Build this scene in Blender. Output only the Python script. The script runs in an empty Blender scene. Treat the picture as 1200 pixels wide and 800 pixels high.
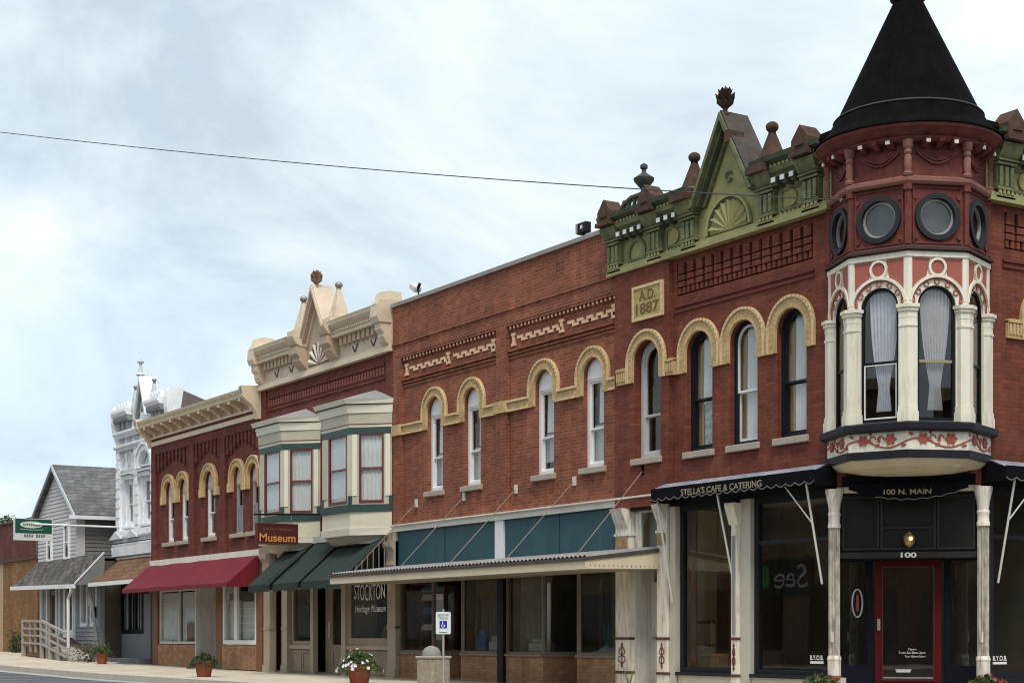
import bpy, bmesh, math, random
from mathutils import Vector, Matrix
from mathutils.geometry import tessellate_polygon
random.seed(7)
R = math.radians
# ------------------------------------------------------------------ camera, sky, sun, exposure
FPX, HOR = 1980.0, 745.0                      # focal length and horizon row in photo pixels (1200 x 800)
CAM = Vector((20.0, -19.95, 1.05)); BETA = R(31.74)
scene = bpy.context.scene
C = scene.collection
cd = bpy.data.cameras.new('camera'); cam = bpy.data.objects.new('camera', cd); C.objects.link(cam)
cd.sensor_width = 36.0; cd.lens = FPX/1200*36.0; cd.clip_start = .1; cd.clip_end = 3000
cam.location = CAM; cam.rotation_euler = (R(90), 0, R(90)-BETA)
cd.shift_y = (HOR-400.0)/1200.0
scene.camera = cam
SUN_EL, SUN_AZ = R(58), R(-28)                # azimuth measured from +x; the light comes from behind the camera, high
w = bpy.data.worlds.new('World'); scene.world = w; w.use_nodes = True
nt = w.node_tree; nt.nodes.clear()
def N(t, **k):
    n = nt.nodes.new(t)
    for a, v in k.items(): setattr(n, a, v)
    return n
sky = N('ShaderNodeTexSky', sky_type='NISHITA', sun_disc=False, sun_elevation=SUN_EL, sun_rotation=R(90)-SUN_AZ)
sky.altitude = 200; sky.dust_density = 2.0
bg_sky = N('ShaderNodeBackground'); bg_sky.inputs[1].default_value = .12
nt.links.new(sky.outputs[0], bg_sky.inputs[0])
tc = N('ShaderNodeTexCoord'); sep = N('ShaderNodeSeparateXYZ'); nt.links.new(tc.outputs['Generated'], sep.inputs[0])
def M_(op, a, b=None):
    n = N('ShaderNodeMath', operation=op)
    for i, v in enumerate((a, b)):
        if v is None: continue
        if isinstance(v, (int, float)): n.inputs[i].default_value = v
        else: nt.links.new(v, n.inputs[i])
    return n.outputs[0]
zz = M_('ADD', M_('ABSOLUTE', sep.outputs[2]), .42)
cmb = N('ShaderNodeCombineXYZ')
nt.links.new(M_('DIVIDE', sep.outputs[0], zz), cmb.inputs[0]); nt.links.new(M_('DIVIDE', sep.outputs[1], zz), cmb.inputs[1])
def noise(scale, detail, rough, off):
    mp = N('ShaderNodeMapping'); mp.inputs['Location'].default_value = off
    nt.links.new(cmb.outputs[0], mp.inputs[0])
    n = N('ShaderNodeTexNoise'); n.inputs['Scale'].default_value = scale; n.inputs['Detail'].default_value = detail
    n.inputs['Roughness'].default_value = rough; n.inputs['Distortion'].default_value = .35
    nt.links.new(mp.outputs[0], n.inputs['Vector']); return n.outputs[0]
def ramp(v, stops):
    r = N('ShaderNodeValToRGB'); nt.links.new(v, r.inputs[0])
    while len(r.color_ramp.elements) < len(stops): r.color_ramp.elements.new(.5)
    for e, (p, c) in zip(r.color_ramp.elements, stops): e.position = p; e.color = (*c, 1)
    return r.outputs[0]
tone = ramp(noise(2.6, 9, .60, (5.3, 1.1, 0)), [(.36, (.335, .395, .445)), (.45, (.41, .475, .52)), (.53, (.475, .537, .576)), (.63, (.565, .605, .625))])
thin = ramp(noise(.8, 5, .55, (7.4, 2.2, 4)), [(.40, (.72, .72, .72)), (.60, (1, 1, 1))])
bg_cl = N('ShaderNodeBackground'); nt.links.new(tone, bg_cl.inputs[0]); bg_cl.inputs[1].default_value = 1.0
mix = N('ShaderNodeMixShader'); nt.links.new(thin, mix.inputs[0]); nt.links.new(bg_sky.outputs[0], mix.inputs[1]); nt.links.new(bg_cl.outputs[0], mix.inputs[2])
wo = N('ShaderNodeOutputWorld'); nt.links.new(mix.outputs[0], wo.inputs[0])
sl = bpy.data.lights.new('sun', 'SUN'); so = bpy.data.objects.new('sun', sl); C.objects.link(so)
sl.energy = 1.35; sl.angle = R(18); sl.color = (1, .95, .87)
sd = Vector((math.cos(SUN_EL)*math.cos(SUN_AZ), math.cos(SUN_EL)*math.sin(SUN_AZ), math.sin(SUN_EL)))
so.rotation_euler = sd.to_track_quat('Z', 'Y').to_euler(); so.location = (30, -30, 40)
vs = scene.view_settings; vs.view_transform = 'Standard'; vs.look = 'None'; vs.gamma = 1; vs.use_curve_mapping = False; vs.exposure = .86
scene.render.engine = 'CYCLES'; scene.cycles.use_denoising = True; scene.cycles.max_bounces = 8; scene.cycles.transparent_max_bounces = 12
scene.cycles.filter_width = 1.1; scene.cycles.sample_clamp_indirect = 4; scene.cycles.caustics_reflective = False; scene.cycles.caustics_refractive = False
# ------------------------------------------------------------------ photo pixel -> point (a known plane gives the distance)
AX = (-math.cos(BETA), math.sin(BETA)); RX = (math.sin(BETA), math.cos(BETA))
def _d(px): t = (px-600)/FPX; return AX[0]+t*RX[0], AX[1]+t*RX[1]
def X(px, y=0): d = _d(px); return CAM.x+(y-CAM.y)/d[1]*d[0]
def Z(px, py, y=0): return CAM.z+(HOR-py)*((y-CAM.y)/_d(px)[1])/FPX
def Yx(px, x): d = _d(px); return CAM.y+(x-CAM.x)/d[0]*d[1]
def Zx(px, py, x): return CAM.z+(HOR-py)*((x-CAM.x)/_d(px)[0])/FPX
# ------------------------------------------------------------------ materials
MATS = {}
def mat(name, rgb, rough=.7, var=.12, scale=2.5, bump=0., bscale=40., metal=0., spec=.4, dirt=None, dirt_amt=.5, dscale=1.2, streak=False):
    if name in MATS: return MATS[name]
    m = bpy.data.materials.new(name); m.use_nodes = True; t = m.node_tree; n = t.nodes; b = n['Principled BSDF']
    b.inputs['Roughness'].default_value = rough; b.inputs['Metallic'].default_value = metal; b.inputs['Specular IOR Level'].default_value = spec
    g = n.new('ShaderNodeNewGeometry')
    no = n.new('ShaderNodeTexNoise'); no.inputs['Scale'].default_value = scale; no.inputs['Detail'].default_value = 6
    no.inputs['Roughness'].default_value = .65
    t.links.new(g.outputs['Position'], no.inputs['Vector'])
    r = n.new('ShaderNodeValToRGB'); r.color_ramp.elements[0].position = .28; r.color_ramp.elements[1].position = .72
    lo = [c*(1-var) for c in rgb]; hi = [min(1, c*(1+var)) for c in rgb]
    r.color_ramp.elements[0].color = (*lo, 1); r.color_ramp.elements[1].color = (*hi, 1)
    t.links.new(no.outputs[0], r.inputs[0]); out = r.outputs[0]
    if dirt:
        n2 = n.new('ShaderNodeTexNoise'); n2.inputs['Scale'].default_value = dscale; n2.inputs['Detail'].default_value = 8; n2.inputs['Roughness'].default_value = .7
        mp = n.new('ShaderNodeMapping')
        if streak: mp.inputs['Scale'].default_value = (4, 4, .5)
        t.links.new(g.outputs['Position'], mp.inputs[0]); t.links.new(mp.outputs[0], n2.inputs['Vector'])
        r2 = n.new('ShaderNodeValToRGB'); r2.color_ramp.elements[0].position = .48; r2.color_ramp.elements[1].position = .72
        r2.color_ramp.elements[1].color = (dirt_amt,)*3+(1,); r2.color_ramp.elements[0].color = (0, 0, 0, 1)
        t.links.new(n2.outputs[0], r2.inputs[0])
        mx = n.new('ShaderNodeMix'); mx.data_type = 'RGBA'; t.links.new(r2.outputs[0], mx.inputs[0]); t.links.new(out, mx.inputs[6])
        mx.inputs[7].default_value = (*dirt, 1); out = mx.outputs[2]
    t.links.new(out, b.inputs['Base Color'])
    if bump:
        n3 = n.new('ShaderNodeTexNoise'); n3.inputs['Scale'].default_value = bscale; n3.inputs['Detail'].default_value = 4
        t.links.new(g.outputs['Position'], n3.inputs['Vector'])
        bp = n.new('ShaderNodeBump'); bp.inputs['Strength'].default_value = bump; bp.inputs['Distance'].default_value = .02
        t.links.new(n3.outputs[0], bp.inputs['Height']); t.links.new(bp.outputs[0], b.inputs['Normal'])
    MATS[name] = m; return m
def brick(name, c1, c2, mortar, bw=.22, rh=.075, ms=.009, rough=.85, stain=None, bump=.35):
    if name in MATS: return MATS[name]
    m = bpy.data.materials.new(name); m.use_nodes = True; t = m.node_tree; n = t.nodes; b = n['Principled BSDF']
    b.inputs['Roughness'].default_value = rough; b.inputs['Specular IOR Level'].default_value = .25
    g = n.new('ShaderNodeNewGeometry'); s = n.new('ShaderNodeSeparateXYZ'); t.links.new(g.outputs['Position'], s.inputs[0])
    a = n.new('ShaderNodeMath'); t.links.new(s.outputs[0], a.inputs[0]); t.links.new(s.outputs[1], a.inputs[1])
    c = n.new('ShaderNodeCombineXYZ'); t.links.new(a.outputs[0], c.inputs[0]); t.links.new(s.outputs[2], c.inputs[1])
    k = n.new('ShaderNodeTexBrick'); t.links.new(c.outputs[0], k.inputs['Vector'])
    k.inputs['Scale'].default_value = 1; k.inputs['Brick Width'].default_value = bw; k.inputs['Row Height'].default_value = rh
    k.inputs['Mortar Size'].default_value = ms; k.inputs['Mortar Smooth'].default_value = .3; k.inputs['Bias'].default_value = 0
    k.inputs['Color1'].default_value = (*c1, 1); k.inputs['Color2'].default_value = (*c2, 1); k.inputs['Mortar'].default_value = (*mortar, 1)
    no = n.new('ShaderNodeTexNoise'); no.inputs['Scale'].default_value = .9; no.inputs['Detail'].default_value = 8; no.inputs['Roughness'].default_value = .68
    t.links.new(g.outputs['Position'], no.inputs['Vector'])
    r = n.new('ShaderNodeValToRGB'); r.color_ramp.elements[0].position = .3; r.color_ramp.elements[1].position = .72
    r.color_ramp.elements[0].color = (.72, .70, .70, 1); r.color_ramp.elements[1].color = (1.22, 1.22, 1.2, 1)
    t.links.new(no.outputs[0], r.inputs[0])
    mx = n.new('ShaderNodeMix'); mx.data_type = 'RGBA'; mx.blend_type = 'MULTIPLY'; mx.inputs[0].default_value = 1
    t.links.new(k.outputs[0], mx.inputs[6]); t.links.new(r.outputs[0], mx.inputs[7]); out = mx.outputs[2]
    ns_ = n.new('ShaderNodeTexNoise'); ns_.inputs['Scale'].default_value = 1; ns_.inputs['Detail'].default_value = 6; ns_.inputs['Roughness'].default_value = .7
    ms_ = n.new('ShaderNodeMapping'); ms_.inputs['Scale'].default_value = (5, 5, .45); t.links.new(g.outputs['Position'], ms_.inputs[0]); t.links.new(ms_.outputs[0], ns_.inputs['Vector'])
    rs_ = n.new('ShaderNodeValToRGB'); rs_.color_ramp.elements[0].position = .30; rs_.color_ramp.elements[1].position = .62; rs_.color_ramp.elements[0].color = (.76, .74, .74, 1); rs_.color_ramp.elements[1].color = (1.06, 1.06, 1.06, 1)
    t.links.new(ns_.outputs[0], rs_.inputs[0])
    # tone of the single brick: white noise on the brick's own cell
    fl = n.new('ShaderNodeVectorMath'); fl.operation = 'DIVIDE'; t.links.new(c.outputs[0], fl.inputs[0]); fl.inputs[1].default_value = (bw, rh, 1)
    f2 = n.new('ShaderNodeVectorMath'); f2.operation = 'FLOOR'; t.links.new(fl.outputs[0], f2.inputs[0])
    wn_ = n.new('ShaderNodeTexWhiteNoise'); wn_.noise_dimensions = '2D'; t.links.new(f2.outputs[0], wn_.inputs['Vector'])
    rw_ = n.new('ShaderNodeMapRange'); t.links.new(wn_.outputs[0], rw_.inputs[0]); rw_.inputs[3].default_value = .84; rw_.inputs[4].default_value = 1.15
    for src in (rs_.outputs[0], rw_.outputs[0]):
        m3 = n.new('ShaderNodeMix'); m3.data_type = 'RGBA'; m3.blend_type = 'MULTIPLY'; m3.inputs[0].default_value = 1
        t.links.new(out, m3.inputs[6]); t.links.new(src, m3.inputs[7]); out = m3.outputs[2]
    if stain:
        n2 = n.new('ShaderNodeTexNoise'); n2.inputs['Scale'].default_value = 1.1; n2.inputs['Detail'].default_value = 7; n2.inputs['Roughness'].default_value = .7
        mp = n.new('ShaderNodeMapping'); mp.inputs['Scale'].default_value = (1.2, 1.2, 1.6); mp.inputs['Location'].default_value = (4, 9, 2)
        t.links.new(g.outputs['Position'], mp.inputs[0]); t.links.new(mp.outputs[0], n2.inputs['Vector'])
        r2 = n.new('ShaderNodeValToRGB'); r2.color_ramp.elements[0].position = .52; r2.color_ramp.elements[1].position = .75
        r2.color_ramp.elements[0].color = (0, 0, 0, 1); r2.color_ramp.elements[1].color = (.55, .55, .55, 1)
        t.links.new(n2.outputs[0], r2.inputs[0])
        m2 = n.new('ShaderNodeMix'); m2.data_type = 'RGBA'; t.links.new(r2.outputs[0], m2.inputs[0]); t.links.new(out, m2.inputs[6]); m2.inputs[7].default_value = (*stain, 1)
        out = m2.outputs[2]
    t.links.new(out, b.inputs['Base Color'])
    bp = n.new('ShaderNodeBump'); bp.inputs['Strength'].default_value = bump; bp.inputs['Distance'].default_value = .01; bp.invert = True
    t.links.new(k.outputs[1], bp.inputs['Height']); t.links.new(bp.outputs[0], b.inputs['Normal'])
    MATS[name] = m; return m
def glass(name, tint=.75, ior=1.5, rough=.01):
    if name in MATS: return MATS[name]
    m = bpy.data.materials.new(name); m.use_nodes = True; t = m.node_tree; n = t.nodes
    n.remove(n['Principled BSDF'])
    lw = n.new('ShaderNodeLayerWeight'); lw.inputs[0].default_value = .5
    pw = n.new('ShaderNodeMath'); pw.operation = 'POWER'; t.links.new(lw.outputs['Facing'], pw.inputs[0]); pw.inputs[1].default_value = 5
    fr = n.new('ShaderNodeMath'); fr.operation = 'MULTIPLY_ADD'; t.links.new(pw.outputs[0], fr.inputs[0]); f0 = ((ior-1)/(ior+1))**2; fr.inputs[1].default_value = 1-f0; fr.inputs[2].default_value = f0
    no = n.new('ShaderNodeTexNoise'); no.inputs['Scale'].default_value = 1.3; g = n.new('ShaderNodeNewGeometry'); t.links.new(g.outputs['Position'], no.inputs['Vector'])
    bp = n.new('ShaderNodeBump'); bp.inputs['Strength'].default_value = .03; bp.inputs['Distance'].default_value = .03; t.links.new(no.outputs[0], bp.inputs['Height'])
    gl = n.new('ShaderNodeBsdfGlossy'); gl.inputs['Roughness'].default_value = rough; t.links.new(bp.outputs[0], gl.inputs['Normal'])
    tr = n.new('ShaderNodeBsdfTransparent'); tr.inputs[0].default_value = (tint, tint*1.01, tint*.99, 1)
    mx = n.new('ShaderNodeMixShader'); t.links.new(fr.outputs[0], mx.inputs[0]); t.links.new(tr.outputs[0], mx.inputs[1]); t.links.new(gl.outputs[0], mx.inputs[2])
    t.links.new(mx.outputs[0], n['Material Output'].inputs[0])
    MATS[name] = m; return m
def shingle(name, rgb, c2, bw=.3, rh=.14):
    m = brick(name, rgb, c2, [c*.35 for c in rgb], bw, rh, .008, .9, None, .5); return m
# ------------------------------------------------------------------ mesh collector
def frame(o, u, w_):                          # local (u, v, w): along the wall, up, out of the wall
    u, w_ = Vector(u).normalized(), Vector(w_).normalized(); z = Vector((0, 0, 1))
    m = Matrix((u, z, w_)).transposed().to_4x4(); m.translation = Vector(o); return m
FR1 = frame((0, 0, 0), (1, 0, 0), (0, -1, 0))           # main street front, y = 0
FR2 = frame((0, 0, 0), (0, 1, 0), (1, 0, 0))            # side street front, x = 0
ID = Matrix.Identity(4)
class MB:
    def __init__(s, M=ID): s.v = []; s.f = []; s.M = M
    def add(s, vs, fs):
        b = len(s.v); s.v += [s.M @ Vector(p) for p in vs]; s.f += [[i+b for i in f] for f in fs]; return s
    def box(s, a0, a1, b0, b1, c0, c1):
        vs = [(x, y, z) for x in (a0, a1) for y in (b0, b1) for z in (c0, c1)]
        return s.add(vs, [(0, 1, 3, 2), (4, 6, 7, 5), (0, 4, 5, 1), (2, 3, 7, 6), (0, 2, 6, 4), (1, 5, 7, 3)])
    def hexa(s, lo, hi):                       # two quads of four points
        return s.add(list(lo)+list(hi), [(0, 1, 2, 3), (7, 6, 5, 4), (0, 4, 5, 1), (1, 5, 6, 2), (2, 6, 7, 3), (3, 7, 4, 0)])
    def plate(s, outer, w0, w1, holes=()):     # polygon in (u, v) with holes, from w0 to w1
        loops = [[Vector((p[0], p[1], 0)) for p in L] for L in (outer, *holes)]
        flat = [p for L in loops for p in L]; n = len(flat)
        tris = tessellate_polygon(loops)
        vs = [(p.x, p.y, w0) for p in flat]+[(p.x, p.y, w1) for p in flat]
        fs = [tuple(t) for t in tris]+[tuple(i+n for i in reversed(t)) for t in tris]
        b = 0
        for L in loops:
            k = len(L)
            for i in range(k): j = (i+1) % k; fs.append((b+i, b+j, b+j+n, b+i+n))
            b += k
        return s.add(vs, fs)
    def prism(s, prof, u0, u1):                # profile in (w, v) swept along u
        n = len(prof); vs = [(u0, p[1], p[0]) for p in prof]+[(u1, p[1], p[0]) for p in prof]
        tris = tessellate_polygon([[Vector((p[0], p[1], 0)) for p in prof]])
        fs = [tuple(t) for t in tris]+[tuple(i+n for i in t) for t in tris]
        fs += [(i, (i+1) % n, (i+1) % n+n, i+n) for i in range(n)]
        return s.add(vs, fs)
    def tube(s, pts, r, seg=8, r2=None, cap=True):
        pts = [Vector(p) for p in pts]; n = len(pts); vs = []; fs = []
        for i, p in enumerate(pts):
            d = (pts[min(i+1, n-1)]-pts[max(i-1, 0)]).normalized()
            a = d.cross(Vector((0, 0, 1))); a = d.cross(Vector((1, 0, 0))) if a.length < .01 else a
            a.normalize(); b_ = d.cross(a); rr = r if r2 is None else r+(r2-r)*i/(n-1)
            vs += [p+a*rr*math.cos(2*math.pi*k/seg)+b_*rr*math.sin(2*math.pi*k/seg) for k in range(seg)]
        for i in range(n-1):
            fs += [(i*seg+k, i*seg+(k+1) % seg, (i+1)*seg+(k+1) % seg, (i+1)*seg+k) for k in range(seg)]
        if cap: fs += [tuple(range(seg)), tuple(range((n-1)*seg, n*seg))]
        return s.add(vs, fs)
    def lathe(s, prof, c=(0, 0, 0), seg=24, ph=0., fl=0):   # profile (r, z) about a vertical axis; fl = flutes depth
        vs = []; fs = []; n = len(prof)
        for r, z in prof:
            for k in range(seg):
                a = ph+2*math.pi*k/seg; q = r*(1-(fl if k % 2 else 0)); vs.append((c[0]+q*math.cos(a), c[1]+q*math.sin(a), c[2]+z))
        for i in range(n-1):
            fs += [(i*seg+k, i*seg+(k+1) % seg, (i+1)*seg+(k+1) % seg, (i+1)*seg+k) for k in range(seg)]
        if prof[0][0] > 1e-4: fs.append(tuple(range(seg)))
        if prof[-1][0] > 1e-4: fs.append(tuple(range((n-1)*seg, n*seg)))
        return s.add(vs, fs)
    def strip(s, pts, wd, w0, w1):             # flat ribbon along a path in (u, v)
        L = []; Rr = []; n = len(pts)
        for i, p in enumerate(pts):
            a, b_ = pts[max(i-1, 0)], pts[min(i+1, n-1)]; dx, dy = b_[0]-a[0], b_[1]-a[1]; l = math.hypot(dx, dy) or 1
            L.append((p[0]-dy/l*wd/2, p[1]+dx/l*wd/2)); Rr.append((p[0]+dy/l*wd/2, p[1]-dx/l*wd/2))
        for i in range(n-1):
            q = [L[i], L[i+1], Rr[i+1], Rr[i]]
            s.add([(p[0], p[1], w0) for p in q]+[(p[0], p[1], w1) for p in q], [(0, 1, 2, 3), (7, 6, 5, 4), (0, 4, 5, 1), (1, 5, 6, 2), (2, 6, 7, 3), (3, 7, 4, 0)])
        return s
    def ball(s, c, r, seg=10, rings=6, sz=1.):
        return s.lathe([(max(r*math.sin(math.pi*i/rings), 0 if 0 < i < rings else 1e-5), -r*sz*math.cos(math.pi*i/rings)) for i in range(rings+1)], c, seg)
    def build(s, name, m, parent=None, smooth=False, label=None, cat=None, group=None, kind=None, bevel=0):
        me = bpy.data.meshes.new(name); me.from_pydata([tuple(p) for p in s.v], [], s.f); me.update()
        bm = bmesh.new(); bm.from_mesh(me); bmesh.ops.remove_doubles(bm, verts=bm.verts, dist=1e-5); bmesh.ops.recalc_face_normals(bm, faces=bm.faces)
        if bevel: bmesh.ops.bevel(bm, geom=[e for e in bm.edges if len(e.link_faces) == 2 and e.calc_face_angle(0) > .6], offset=bevel, segments=1, affect='EDGES')
        bm.to_mesh(me); bm.free()
        if smooth:
            for p in me.polygons: p.use_smooth = True
            try: me.set_sharp_from_angle(angle=R(38))
            except Exception: pass
        me.materials.append(m); o = bpy.data.objects.new(name, me); C.objects.link(o)
        return tag(o, parent, label, cat, group, kind)
def tag(o, parent=None, label=None, cat=None, group=None, kind=None):
    if parent is not None:
        o.parent = parent; o.matrix_parent_inverse = parent.matrix_world.inverted() if parent.type == 'EMPTY' and parent.location.length == 0 else Matrix.Translation(-Vector(parent.location))
    if label: o['label'] = label
    if cat: o['category'] = cat
    if group: o['group'] = group
    if kind: o['kind'] = kind
    return o
def thing(name, loc, label, cat, group=None):
    o = bpy.data.objects.new(name, None); C.objects.link(o); o.location = loc; o.empty_display_size = .3
    return tag(o, None, label, cat, group)
def arc(uc, zc, r, a0, a1, n): return [(uc+r*math.cos(R(a0+(a1-a0)*i/n)), zc+r*math.sin(R(a0+(a1-a0)*i/n))) for i in range(n+1)]
def archpoly(uc, h, z0, zs, n=14): return [(uc-h, z0), (uc+h, z0)]+arc(uc, zs, h, 0, 180, n)
def rect(u0, u1, v0, v1): return [(u0, v0), (u1, v0), (u1, v1), (u0, v1)]
def text(parent, s, fr, u0, u1, v0, v1, w0, m, ext=.004, name='lettering', shear=0., bold=0., squeeze=True, arcf=None):
    cu = bpy.data.curves.new('t', 'FONT'); cu.body = s; cu.size = 1; cu.extrude = 0; cu.shear = shear; cu.offset = bold
    ob = bpy.data.objects.new('t', cu); C.objects.link(ob)
    dg = bpy.context.evaluated_depsgraph_get(); me = bpy.data.meshes.new_from_object(ob.evaluated_get(dg))
    bpy.data.objects.remove(ob)
    xs = [v.co.x for v in me.vertices]; ys = [v.co.y for v in me.vertices]
    x0, x1, y0, y1 = min(xs), max(xs), min(ys), max(ys)
    for v in me.vertices:
        a = (v.co.x-x0)/(x1-x0); b = (v.co.y-y0)/(y1-y0)
        uu = u0+(u1-u0)*a; vv = v0+(v1-v0)*b
        if arcf: vv = arcf(a, b, v0, v1)
        v.co = fr @ Vector((uu, vv, w0+ext))
    me.materials.append(m); me.name = name
    o = bpy.data.objects.new(name, me); C.objects.link(o); return tag(o, parent)
# palette
BR_CORNER = brick('painted_red_brick', (.205, .058, .034), (.165, .045, .028), (.145, .044, .030), stain=(.245, .088, .056))
BR_MID = brick('orange_red_brick', (.290, .096, .052), (.225, .070, .040), (.30, .14, .092), ms=.010, stain=(.285, .105, .072))
BR_MUS = brick('maroon_brick', (.205, .060, .039), (.165, .047, .032), (.15, .05, .036), stain=(.22, .07, .055))
BR_RED = brick('dark_maroon_brick', (.185, .052, .036), (.150, .041, .029), (.14, .043, .032))
BR_TAN = brick('tan_brown_brick', (.44, .255, .135), (.36, .19, .095), (.30, .20, .13), ms=.012, stain=(.36, .21, .12))
BR_FAR = brick('far_red_brick', (.15, .048, .035), (.12, .038, .03), (.13, .06, .05))
BR_OPP = brick('brown_shop_brick', (.36, .26, .17), (.25, .16, .10), (.3, .22, .16), 1.1, .45, .04)
RED_TRIM = mat('oxide_red_trim', (.155, .040, .030), .7, .35, 6, .35, 60, dirt=(.075, .032, .027), dirt_amt=.75, dscale=2.2, spec=.25)
BUFF = mat('buff_stone', (.56, .395, .195), .85, .22, 9, .5, 45, dirt=(.32, .21, .105), dirt_amt=.7, dscale=3, spec=.2)
BUFF_RIM = mat('buff_stone_rim', (.66, .49, .28), .85, .25, 16, .6, 40, spec=.2)
BUFF_JOINT = mat('buff_joint', (.43, .295, .145), .9, .2, 9)
CREAM = mat('cream_paint', (.80, .745, .61), .55, .05, 3, .1, 50, dirt=(.50, .42, .30), dirt_amt=.55, dscale=3, streak=True)
CREAM_W = mat('old_white_paint', (.77, .725, .63), .65, .08, 4, .2, 50, dirt=(.32, .19, .10), dirt_amt=.9, dscale=3.2, streak=True)
WHITE = mat('white_paint', (.80, .80, .79), .5, .04, 3, dirt=(.60, .58, .54), dirt_amt=.3)
STONE_SILL = mat('grey_stone_sill', (.42, .35, .28), .85, .12, 8, .3, 70)
GREEN_CORN = mat('mossy_green_metal', (.135, .145, .072), .65, .4, 5, .3, 40, dirt=(.29, .28, .14), dirt_amt=.9, dscale=2.6, spec=.25)
GREEN_DK = mat('dark_green_metal', (.062, .075, .042), .65, .35, 4, .2, 40, dirt=(.10, .10, .055), dirt_amt=.7, dscale=2.6, spec=.25)
GREEN_LT = mat('pale_olive_metal', (.33, .31, .135), .7, .3, 6, .3, 40, dirt=(.13, .135, .06), dirt_amt=.8, dscale=3.0, spec=.25)
BROWN_BLK = mat('weathered_brown_metal', (.092, .050, .033), .8, .45, 6, .4, 50, dirt=(.055, .052, .042), dirt_amt=.85, dscale=3.5, spec=.2)
OLIVE_GOLD = mat('olive_gold_relief', (.27, .235, .085), .7, .2, 8, .2, 50)
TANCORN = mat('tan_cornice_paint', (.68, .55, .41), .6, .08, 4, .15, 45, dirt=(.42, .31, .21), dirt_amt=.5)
TANCORN_D = mat('tan_cornice_dark_paint', (.50, .37, .26), .65, .12, 5, .15, 45)  # deeper tan for dentils, brackets and gable panel
CREAMCORN = mat('cream_cornice_paint', (.72, .60, .43), .6, .06, 4, .1, 45, dirt=(.5, .38, .25), dirt_amt=.4)
NAVY = mat('navy_black_paint', (.011, .012, .018), .5, .2, 4, spec=.25)
BLACK = mat('black_paint', (.007, .007, .008), .5, .2, 4, spec=.2)
BLACKCLOTH = mat('black_awning_cloth', (.006, .006, .008), .95, .25, 6, .2, 90, spec=.08)
GREYCLOTH = mat('faded_grey_awning_top', (.20, .21, .25), .8, .35, 3.5, .3, 30, dirt=(.48, .48, .52), dirt_amt=.8, dscale=4)
ROOFBLACK = mat('black_cone_roofing', (.0045, .0042, .0045), .95, .4, 3, .5, 30, spec=.05, dirt=(.010, .008, .008), dirt_amt=.7, streak=True)
ROOFING = mat('flat_roofing', (.12, .12, .12), .9, .2, 1.5)
CEIL = mat('pale_ceiling', (.70, .66, .56), .9, .05, 2)
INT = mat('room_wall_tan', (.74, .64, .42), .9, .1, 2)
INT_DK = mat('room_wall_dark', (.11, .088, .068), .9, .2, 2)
INT_FL = mat('room_floor_wood', (.22, .14, .085), .6, .2, 3)
WOOD = mat('brown_wood', (.17, .06, .025), .5, .2, 6)
CURT = mat('white_lace_curtain', (.84, .85, .88), .9, .06, 12)
CURT2 = mat('grey_white_blind', (.58, .60, .62), .9, .06, 12)
DRAPE = mat('tan_drape', (.36, .23, .10), .9, .15, 9)
GLASS = glass('window_glass', .93, 1.55)
GLASS_DK = glass('shop_glass', .88, 1.6)
TEAL = mat('teal_panel', (.020, .074, .092), .5, .15, 2.2, dirt=(.042, .115, .13), dirt_amt=.5, dscale=1.0, streak=True)
GREYMET = mat('galvanised_metal', (.42, .41, .40), .5, .15, 6, metal=.5, dirt=(.2, .16, .13), dirt_amt=.5)
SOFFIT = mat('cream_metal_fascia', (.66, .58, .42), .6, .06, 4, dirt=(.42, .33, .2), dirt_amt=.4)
IRONW = mat('white_iron_arm', (.62, .60, .56), .5, .1, 10)
ROD = mat('brown_rod', (.30, .22, .18), .7, .2, 10)
INT_MID = mat('room_wall_olive', (.36, .30, .20), .9, .35, 1.6)
STEEL = mat('dull_steel', (.32, .30, .28), .5, .15, 10, metal=.6)
TERRA = mat('terracotta', (.30, .085, .045), .85, .2, 6, .2, 60)
CONC = mat('sidewalk_concrete', (.40, .345, .27), .9, .12, 1.1, .15, 60, dirt=(.27, .23, .18), dirt_amt=.5)
KERB = mat('kerb_concrete', (.46, .42, .35), .9, .12, 2, .15, 60)
ASPH = mat('asphalt', (.085, .09, .10), .9, .15, 1.2, .3, 120, dirt=(.125, .13, .14), dirt_amt=.5)
FRIEZE_W = mat('frieze_white', (.78, .73, .62), .55, .05, 3, dirt=(.5, .42, .3), dirt_amt=.4, dscale=2.5)
LETT_W = mat('white_lettering', (.78, .78, .76), .6, .03)
LETT_G = mat('gold_lettering', (.30, .26, .16), .6, .1)
# ------------------------------------------------------------------ ground, road, sidewalk
def gz(x):                                    # the street climbs a little towards the far end
    if x > -26: return 0.
    if x > -36: return .07*(-26-x)/10
    return .07+.30*min(1, (-36-x)/13)
def sheet(name, m, x0, x1, y0, y1, dz, nx, kind='structure'):
    b = MB(); vs = []; fs = []
    for i in range(nx+1):
        x = x0+(x1-x0)*i/nx
        for y in (y0, y1): vs.append((x, y, gz(x)+dz))
    for i in range(nx): fs.append((2*i, 2*i+2, 2*i+3, 2*i+1))
    b.add(vs, fs); return b.build(name, m, kind=kind)
g = MB(); g.add([(-1500, -1500, -.45), (1500, -1500, -.45), (1500, 1500, -.45), (-1500, 1500, -.45)], [(0, 1, 2, 3)])
g.build('ground', mat('far_grass_ground', (.07, .085, .035), .95, .3, .05), kind='structure')
sheet('road', ASPH, -160, 60, -17.2, -4.9, -.15, 110)
b = MB(); b.add([(4.9, -4.9, -.154), (14.9, -4.9, -.154), (14.9, 80, -.154), (4.9, 80, -.154), (4.9, -80, -.154), (14.9, -80, -.154), (14.9, -17.2, -.154), (4.9, -17.2, -.154)], [(0, 1, 2, 3), (4, 5, 6, 7)])
b.build('cross_road', ASPH, kind='structure')
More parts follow.
